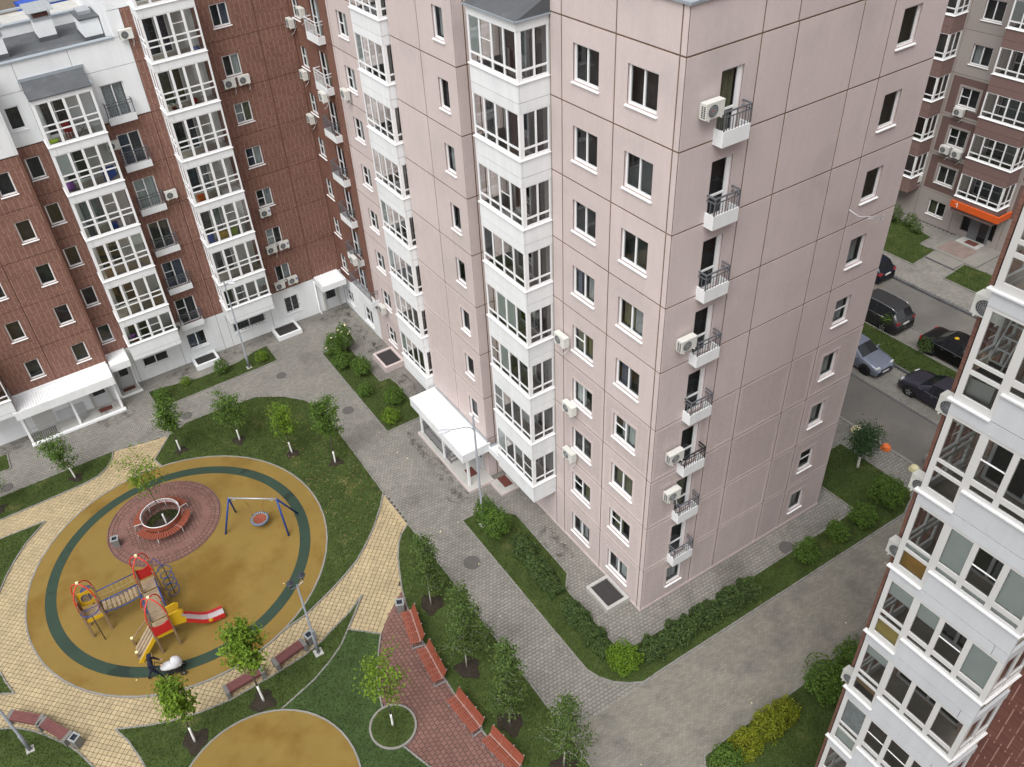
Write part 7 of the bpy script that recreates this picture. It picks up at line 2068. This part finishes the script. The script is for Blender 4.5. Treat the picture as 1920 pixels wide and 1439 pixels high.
# ---------------------------------------------------------------- cars
def car(label, x, y, rot, L, Wd, Ht, kind, paint, z=-0.075, rough=0.28, roof_rails=False, hub=None):
    """local: forward +y; stations from tail to nose"""
    t = thing('parked_car', label, 'car', (x, y, z), rot, 'cars parked along the street')
    pm = mat('car_paint', paint, rough, metal=0.35, var=0.04, vscale=2, spec=0.6)
    MT['car_paint'] = pm
    b = Ht
    if kind == 'sedan':
        S = [(0.0, 0.40, None, .88), (0.012, 0.58, None, .95), (0.05, 0.64, None, .98), (0.17, 0.66, None, 1.0), (0.30, 0.645, 0.955, 1.0), (0.40, 0.64, 1.0, 1.0), (0.52, 0.63, 0.99, 1.0), (0.58, 0.625, 0.95, 1.0), (0.73, 0.64, None, 1.0), (0.86, 0.585, None, .98), (0.95, 0.52, None, .93), (0.992, 0.42, None, .86), (1.0, 0.30, None, .80)]
    elif kind == 'suv':
        S = [(0.0, 0.40, None, .90), (0.012, 0.58, None, .96), (0.03, 0.62, None, .98), (0.09, 0.63, 0.90, 1.0), (0.16, 0.62, 0.97, 1.0), (0.35, 0.61, 1.0, 1.0), (0.52, 0.60, 0.985, 1.0), (0.60, 0.60, 0.94, 1.0), (0.73, 0.605, None, 1.0), (0.86, 0.58, None, .98), (0.95, 0.53, None, .94), (0.992, 0.44, None, .88), (1.0, 0.32, None, .82)]
    else:                                                   # hatch / estate
        S = [(0.0, 0.40, None, .90), (0.012, 0.56, None, .95), (0.03, 0.62, None, .97), (0.11, 0.64, 0.93, 1.0), (0.20, 0.64, 0.98, 1.0), (0.40, 0.635, 1.0, 1.0), (0.52, 0.63, 0.985, 1.0), (0.58, 0.63, 0.95, 1.0), (0.72, 0.64, None, 1.0), (0.86, 0.59, None, .98), (0.95, 0.52, None, .93), (0.992, 0.42, None, .86), (1.0, 0.30, None, .80)]
    hw = Wd / 2
    V = []
    for s, belt, roof, wf in S:
        yy = (s - 0.5) * L
        w = hw * wf
        zb = 0.20 + (0.06 if s in (0.0, 1.0) else 0)
        bz = belt * b
        rz = roof * b if roof else bz + 0.025
        rw = w * (0.70 if roof else 0.80)
        crown = 0.035 if roof else 0.03
        V.append([(w * 0.93, yy, zb), (w * 0.995, yy, zb + (bz - zb) * 0.45), (w * 0.975, yy, bz), (rw, yy, rz), (rw * 0.5, yy, rz + crown * 0.8), (0, yy, rz + crown)])
    body, glass = MB(), {}
    nS = len(S)
    vs = []
    for row in V:
        vs += row + [(-p[0], p[1], p[2]) for p in row[4::-1]]
    m = 11
    side, side2, wind, rear = MB(), MB(), MB(), MB()
    bf = []
    def is_cab(i): return S[i][2] is not None
    for i in range(nS - 1):
        for j in range(m - 1):
            f = (i * m + j, i * m + j + 1, (i + 1) * m + j + 1, (i + 1) * m + j)
            lat = j in (2, 7)
            top = 3 <= j <= 6
            if lat and is_cab(i) and is_cab(i + 1): (side if j == 2 else side2).f.append(f)
            elif top and is_cab(i + 1) and not is_cab(i): rear.f.append(f)
            elif top and is_cab(i) and not is_cab(i + 1): wind.f.append(f)
            else: bf.append(f)
    bf.append(tuple(range(m)))
    bf.append(tuple((nS - 1) * m + j for j in range(m))[::-1])
    body.add(vs, [f[::-1] for f in bf], 0, True)
    bo = sub('body', body.mesh('body', 'car_paint'), t)
    for nm, g in (('side_window', side), ('side_window', side2), ('windscreen', wind), ('rear_window', rear)):
        used = sorted({q for f in g.f for q in f}); mp = {q: i for i, q in enumerate(used)}
        q = MB().add([(vs[u][0] * 1.002, vs[u][1], vs[u][2] + 0.001) for u in used], [tuple(mp[u] for u in f)[::-1] for f in g.f], 0, False)
        sub(nm, q.mesh(nm, 'carglass'), t)
    pil = MB()
    for s in (0.36, 0.54):
        k = [i for i in range(nS - 1) if S[i][0] <= s < S[i + 1][0]][0]
        a = (s - S[k][0]) / (S[k + 1][0] - S[k][0])
        for sg in (1, -1):
            p = [Vector(V[k][q]).lerp(Vector(V[k + 1][q]), a) for q in (2, 3)]
            pil.bar((sg * (p[0].x + 0.008), p[0].y, p[0].z), (sg * (p[1].x + 0.008), p[1].y, p[1].z), 0.05, 0.015, up=(1, 0, 0))
    sub('pillar', pil.mesh('pillar', 'car_paint'), t)
    tr = MB()
    for sg in (1, -1):
        pts = [Vector((sg * (V[i][2][0] + 0.012), V[i][2][1], V[i][2][2] + 0.005)) for i in range(nS) if 0.1 < S[i][0] < 0.75]
        tr.tube(pts, 0.010, 4)
        if roof_rails: tr.tube([Vector((sg * V[i][3][0], V[i][3][1], V[i][3][2] + 0.05)) for i in range(nS) if is_cab(i)], 0.018, 5)
    sub('trim', tr.mesh('trim', 'chrome'), t)
    wr = 0.33 if kind != 'suv' else 0.36
    for yy in ((0.185 - 0.5) * L, (0.81 - 0.5) * L):
        for sg in (1, -1):
            cx = sg * (hw - 0.10)
            w_ = put('wheel', MB().lathe([(wr * 0.62, 0.118), (wr * 0.9, 0.122), (wr, 0.09), (wr, -0.09), (wr * 0.9, -0.12)], n=22).mesh('wheel', 'tyre'), None)
            w_.parent = t; w_.location = (cx, yy, wr); w_.rotation_euler = (0, sg * math.pi / 2, 0)
            W_[w_.name] = (Vector((0, 0, 0)), 0)
            rm = MB().lathe([(wr * 0.60, 0.11), (wr * 0.56, 0.07), (0.0, 0.07)], n=22)
            for k in range(5):
                a = 2 * math.pi * k / 5
                rm.bar((0.04 * math.cos(a), 0.04 * math.sin(a), 0.11), (wr * 0.6 * math.cos(a), wr * 0.6 * math.sin(a), 0.115), 0.055, 0.02)
            r_ = bpy.data.objects.new('rim', rm.mesh('rim', hub or 'rim')); COL.objects.link(r_); r_.parent = w_
            ar = MB().lathe([(wr + 0.065, 0.004), (0.0, 0.004)], n=22)
            a_ = bpy.data.objects.new('wheel_arch', ar.mesh('wheel_arch', 'tyre')); COL.objects.link(a_); a_.parent = t
            a_.location = (sg * (hw * 0.985), yy, wr + 0.02); a_.rotation_euler = (0, sg * math.pi / 2, 0)
    for sg in (1, -1):
        sub('headlamp', MB().obox((sg * hw * 0.70, (0.955 - 0.5) * L, 0.485 * b), (0.16, -sg * 0.04, 0), (sg * 0.02, 0.10, -0.02), (0, 0, 0.06)).mesh('headlamp', 'lens'), t)
        sub('tail_lamp', MB().obox((sg * hw * 0.80, (0.022 - 0.5) * L, 0.55 * b), (0.14, sg * 0.03, 0), (0, 0.09, 0), (0, 0, 0.065)).mesh('tail_lamp', 'taillight'), t)
        sub('mirror', MB().obox((sg * (hw + 0.08), (0.66 - 0.5) * L, 0.66 * b), (0.09, 0, 0), (0, 0.05, 0), (0, 0, 0.06)).mesh('mirror', 'car_paint'), t)
        for s in (0.34, 0.52):
            sub('door_handle', MB().obox((sg * (hw * 0.985), (s - 0.5) * L, 0.55 * b), (0.015, 0, 0), (0, 0.09, 0), (0, 0, 0.015)).mesh('door_handle', 'chrome'), t)
    sub('number_plate', MB().box(-0.26, 0.26, -0.5 * L - 0.025, -0.5 * L + 0.04, 0.42 * b, 0.42 * b + 0.11).mesh('number_plate', 'plate'), t)
    sub('number_plate', MB().box(-0.26, 0.26, 0.5 * L - 0.05, 0.5 * L + 0.02, 0.22 * b, 0.22 * b + 0.11).mesh('number_plate', 'plate'), t)
    sub('grille', MB().box(-0.42, 0.42, 0.4925 * L - 0.03, 0.4925 * L + 0.03, 0.33 * b, 0.40 * b).mesh('grille', 'black'), t)
    sub('bumper', MB().box(-hw * 0.86, hw * 0.86, -0.5 * L - 0.02, -0.5 * L + 0.12, 0.24, 0.38).box(-hw * 0.78, hw * 0.78, 0.5 * L - 0.1, 0.5 * L + 0.015, 0.20, 0.30).mesh('bumper', 'black'), t)
    return t
car('dark grey SUV with chrome window line, tail towards the camera', 26.82, 9.15, 0.0, 4.65, 1.86, 1.70, 'suv', (0.050, 0.050, 0.054), roof_rails=True)
car('black sedan with a yellow roof marker parked beside the grass median', 26.98, 3.15, math.pi, 4.6, 1.80, 1.47, 'sedan', (0.010, 0.010, 0.012))
car('silver-blue sedan parked nose towards the camera beside the median', 22.48, 6.85, math.pi, 4.15, 1.70, 1.42, 'hatch', (0.20, 0.225, 0.29), hub='tyre')
car('dark violet-grey sedan parked below the median, half hidden by the near bay', 22.86, 1.45, 0.0, 4.5, 1.78, 1.45, 'sedan', (0.040, 0.038, 0.055))
car('dark navy estate car at the far kerb, tail towards the camera', 30.72, 13.35, 0.0, 4.4, 1.72, 1.50, 'hatch', (0.014, 0.020, 0.034), z=-0.09)
car('pale car mostly hidden behind the near bay edge', 18.75, -3.15, 0.0, 4.3, 1.75, 1.45, 'sedan', (0.35, 0.35, 0.34), z=-0.09)
mk = thing('roof_sign', 'yellow taxi-style marker lying on the black sedan roof', 'roof sign', (26.75, 3.6, 1.385))
sub('body', MB().lathe([(0.12, 0.0), (0.13, 0.05), (0.08, 0.09), (0.0, 0.10)], n=12).mesh('body', 'yellow'), mk)

# ---------------------------------------------------------------- the person and the pram
def skin_mesh(name, verts, edges, radii, root, levels=1):
    me = bpy.data.meshes.new(name + '_skeleton')
    me.from_pydata(verts, edges, [])
    o = bpy.data.objects.new(name + '_skeleton', me); COL.objects.link(o)
    sk = o.modifiers.new('skin', 'SKIN'); sk.use_smooth_shade = True
    lay = me.skin_vertices[0] if me.skin_vertices else None
    if lay is None:
        bpy.context.view_layer.update()
        me.skin_vertices.new() if hasattr(me.skin_vertices, 'new') else None
        lay = me.skin_vertices[0]
    for i, r in enumerate(radii):
        lay.data[i].radius = (r, r) if not isinstance(r, tuple) else r
        lay.data[i].use_root = (i == root)
    ss = o.modifiers.new('sub', 'SUBSURF'); ss.levels = levels; ss.render_levels = levels
    bpy.context.view_layer.update()
    dg = bpy.context.evaluated_depsgraph_get()
    res = bpy.data.meshes.new_from_object(o.evaluated_get(dg), depsgraph=dg)
    bpy.data.objects.remove(o)
    res.name = name
    return res

# local axes: +x forward (walking direction), z up; the person stands mid-stride behind the pram
PX = Vector((-20.22, 9.25, 0.065)); PR = math.radians(-14)
sv = [(0.0, 0, 0.93), (0.03, 0, 1.08), (0.08, 0, 1.28), (0.12, 0, 1.44), (0.15, 0, 1.52), (0.18, 0, 1.60), (0.19, 0, 1.70),
      (0.10, 0.19, 1.40), (0.22, 0.25, 1.16), (0.44, 0.17, 1.03), (0.50, 0.15, 1.03),
      (0.10, -0.19, 1.40), (0.22, -0.25, 1.16), (0.44, -0.17, 1.03), (0.50, -0.15, 1.03),
      (0.0, 0.09, 0.88), (-0.10, 0.10, 0.50), (-0.32, 0.09, 0.12), (-0.34, 0.09, 0.05), (-0.20, 0.09, 0.035),
      (0.02, -0.09, 0.88), (0.20, -0.10, 0.50), (0.33, -0.10, 0.10), (0.33, -0.10, 0.05), (0.48, -0.10, 0.035)]
se = [(0, 1), (1, 2), (2, 3), (3, 4), (4, 5), (5, 6), (2, 7), (7, 8), (8, 9), (9, 10), (2, 11), (11, 12), (12, 13), (13, 14), (0, 15), (15, 16), (16, 17), (17, 18), (18, 19), (0, 20), (20, 21), (21, 22), (22, 23), (23, 24)]
sr = [0.145, 0.135, 0.15, 0.085, 0.055, 0.095, 0.075, 0.075, 0.052, 0.036, 0.032, 0.075, 0.052, 0.036, 0.032, 0.10, 0.068, 0.046, 0.042, 0.034, 0.10, 0.068, 0.046, 0.042, 0.034]
bm_ = skin_mesh('body', sv, se, sr, 0)
for nm in ('navy', 'skin', 'shoe'): bm_.materials.append(MT[nm])
for p in bm_.polygons:
    c = p.center
    if c.z > 1.535 or (c.x > 0.455 and c.z > 0.9): p.material_index = 1
    elif c.z < 0.085: p.material_index = 2
    else: p.material_index = 0
    p.use_smooth = True
per = thing('person', 'person in a dark navy hooded jacket and trousers pushing a white pram', 'person', PX, PR)
sub('body', bm_, per)
sub('hood', MB().lathe([(0.0, 0.155), (0.07, 0.15), (0.118, 0.09), (0.128, 0.0), (0.11, -0.09), (0.13, -0.15)], n=14).mesh('hood', 'navy'), per, (0.155, 0, 1.655)).rotation_euler = (0, 0.22, 0)
sub('hair', MB().obox((0.285, 0, 1.73), (0.02, 0, -0.02), (0, 0.07, 0), (0.012, 0, 0.035)).mesh('hair', 'hair'), per)
face = MB().obox((0.298, 0, 1.635), (0.016, 0, 0), (0, 0.012, 0), (0, 0, 0.022)).mesh('nose', 'skin')
sub('nose', face, per)
ey = MB()
for q in (-0.033, 0.033): ey.obox((0.283, q, 1.665), (0.006, 0, 0), (0, 0.012, 0), (0, 0, 0.006))
sub('eyes', ey.mesh('eyes', 'black'), per)
sub('mouth', MB().obox((0.282, 0, 1.595), (0.006, 0, 0), (0, 0.024, 0), (0, 0, 0.005)).mesh('mouth', 'taillight'), per)
for sg in (1, -1):
    hnd = MB()
    for k in range(4):
        y0 = sg * 0.15 + (k - 1.5) * 0.02
        l = (0.9, 1.0, 0.96, 0.8)[k]
        hnd.tube([(0.50, y0, 1.045), (0.50 + 0.045 * l, y0, 1.05), (0.50 + 0.062 * l, y0, 1.02), (0.50 + 0.04 * l, y0, 0.998)], [0.011, 0.010, 0.009, 0.008], 6)
    ty = sg * 0.15 - sg * 0.035
    hnd.tube([(0.475, ty, 1.03), (0.505, ty - sg * 0.01, 1.012), (0.535, ty, 1.0)], [0.012, 0.011, 0.009], 6)
    sub('hand', hnd.mesh('hand', 'skin'), per)

WX = Vector((-19.42, 9.05, 0.065)); WR = math.radians(-12)
pr_ = thing('pram', 'white pram with a covered hood on a black chassis, pushed across the green ring', 'pram', WX, WR)
cot = MB()
nU = 12
rings = [(-0.46, 0.10, 0.60, 0.72), (-0.36, 0.19, 0.52, 0.80), (-0.10, 0.22, 0.47, 0.86), (0.20, 0.22, 0.47, 0.84), (0.42, 0.19, 0.52, 0.78), (0.50, 0.10, 0.60, 0.72)]
vs, fs = [], []
for (xx, w, zb, zt) in rings:
    for j in range(nU):
        a = 2 * math.pi * j / nU
        vs.append((xx, w * math.cos(a), (zb + zt) / 2 + (zt - zb) / 2 * math.sin(a)))
for i in range(len(rings) - 1):
    for j in range(nU): fs.append((i * nU + j, i * nU + (j + 1) % nU, (i + 1) * nU + (j + 1) % nU, (i + 1) * nU + j))
fs += [tuple(range(nU))[::-1], tuple((len(rings) - 1) * nU + j for j in range(nU))]
cot.add(vs, fs, 0, True)
sub('carrycot', cot.mesh('carrycot', 'whitecloth'), pr_)
hd = MB()
nA, nB = 7, 10
vs, fs = [], []
for i in range(nA):
    f = math.radians(-10 + 130 * i / (nA - 1))
    for j in range(nB):
        g = math.pi * j / (nB - 1)
        rr = 0.31 + 0.012 * ((i % 2) * 2 - 1)
        vs.append((0.22 + rr * math.cos(f) * math.sin(g) * 1.0, 0.245 * math.cos(g), 0.76 + rr * math.sin(f) * math.sin(g) + 0.02))
for i in range(nA - 1):
    for j in range(nB - 1): fs.append((i * nB + j, i * nB + j + 1, (i + 1) * nB + j + 1, (i + 1) * nB + j))
hd.add(vs, fs, 0, True)
sub('hood', hd.mesh('hood', 'whitecloth'), pr_)
ch = MB()
for y in (-0.21, 0.21):
    ch.tube([(-0.62, y * 0.85, 0.98), (-0.42, y, 0.72), (0.30, y, 0.30), (0.42, y, 0.16)], 0.016, 6)
    ch.tube([(0.36, y, 0.62), (0.0, y, 0.42), (-0.28, y, 0.16)], 0.016, 6)
ch.tube([(-0.62, -0.178, 0.98), (-0.64, 0, 0.985), (-0.62, 0.178, 0.98)], 0.018, 8)
ch.tube([(0.42, -0.24, 0.16), (0.42, 0.24, 0.16)], 0.014, 6).tube([(-0.28, -0.24, 0.16), (-0.28, 0.24, 0.16)], 0.014, 6)
sub('chassis', ch.mesh('chassis', 'black'), pr_)
sub('basket', MB().box(-0.24, 0.36, -0.17, 0.17, 0.20, 0.34).mesh('basket', 'black'), pr_)
for xx in (-0.28, 0.42):
    for y in (-0.26, 0.26):
        w_ = sub('wheel', MB().lathe([(0.09, 0.02), (0.13, 0.025), (0.155, 0.0), (0.13, -0.025), (0.09, -0.02), (0.09, 0.02)], n=20).mesh('wheel', 'tyre'), pr_, (xx, y, 0.155))
        w_.rotation_euler = (math.pi / 2, 0, 0)
        sp_ = MB()
        for k in range(5): sp_.bar((0, 0, 0), (0.10 * math.cos(1.2566 * k), 0.10 * math.sin(1.2566 * k), 0), 0.014, 0.012)
        s_ = bpy.data.objects.new('spokes', sp_.mesh('spokes', 'galv')); COL.objects.link(s_); s_.parent = w_
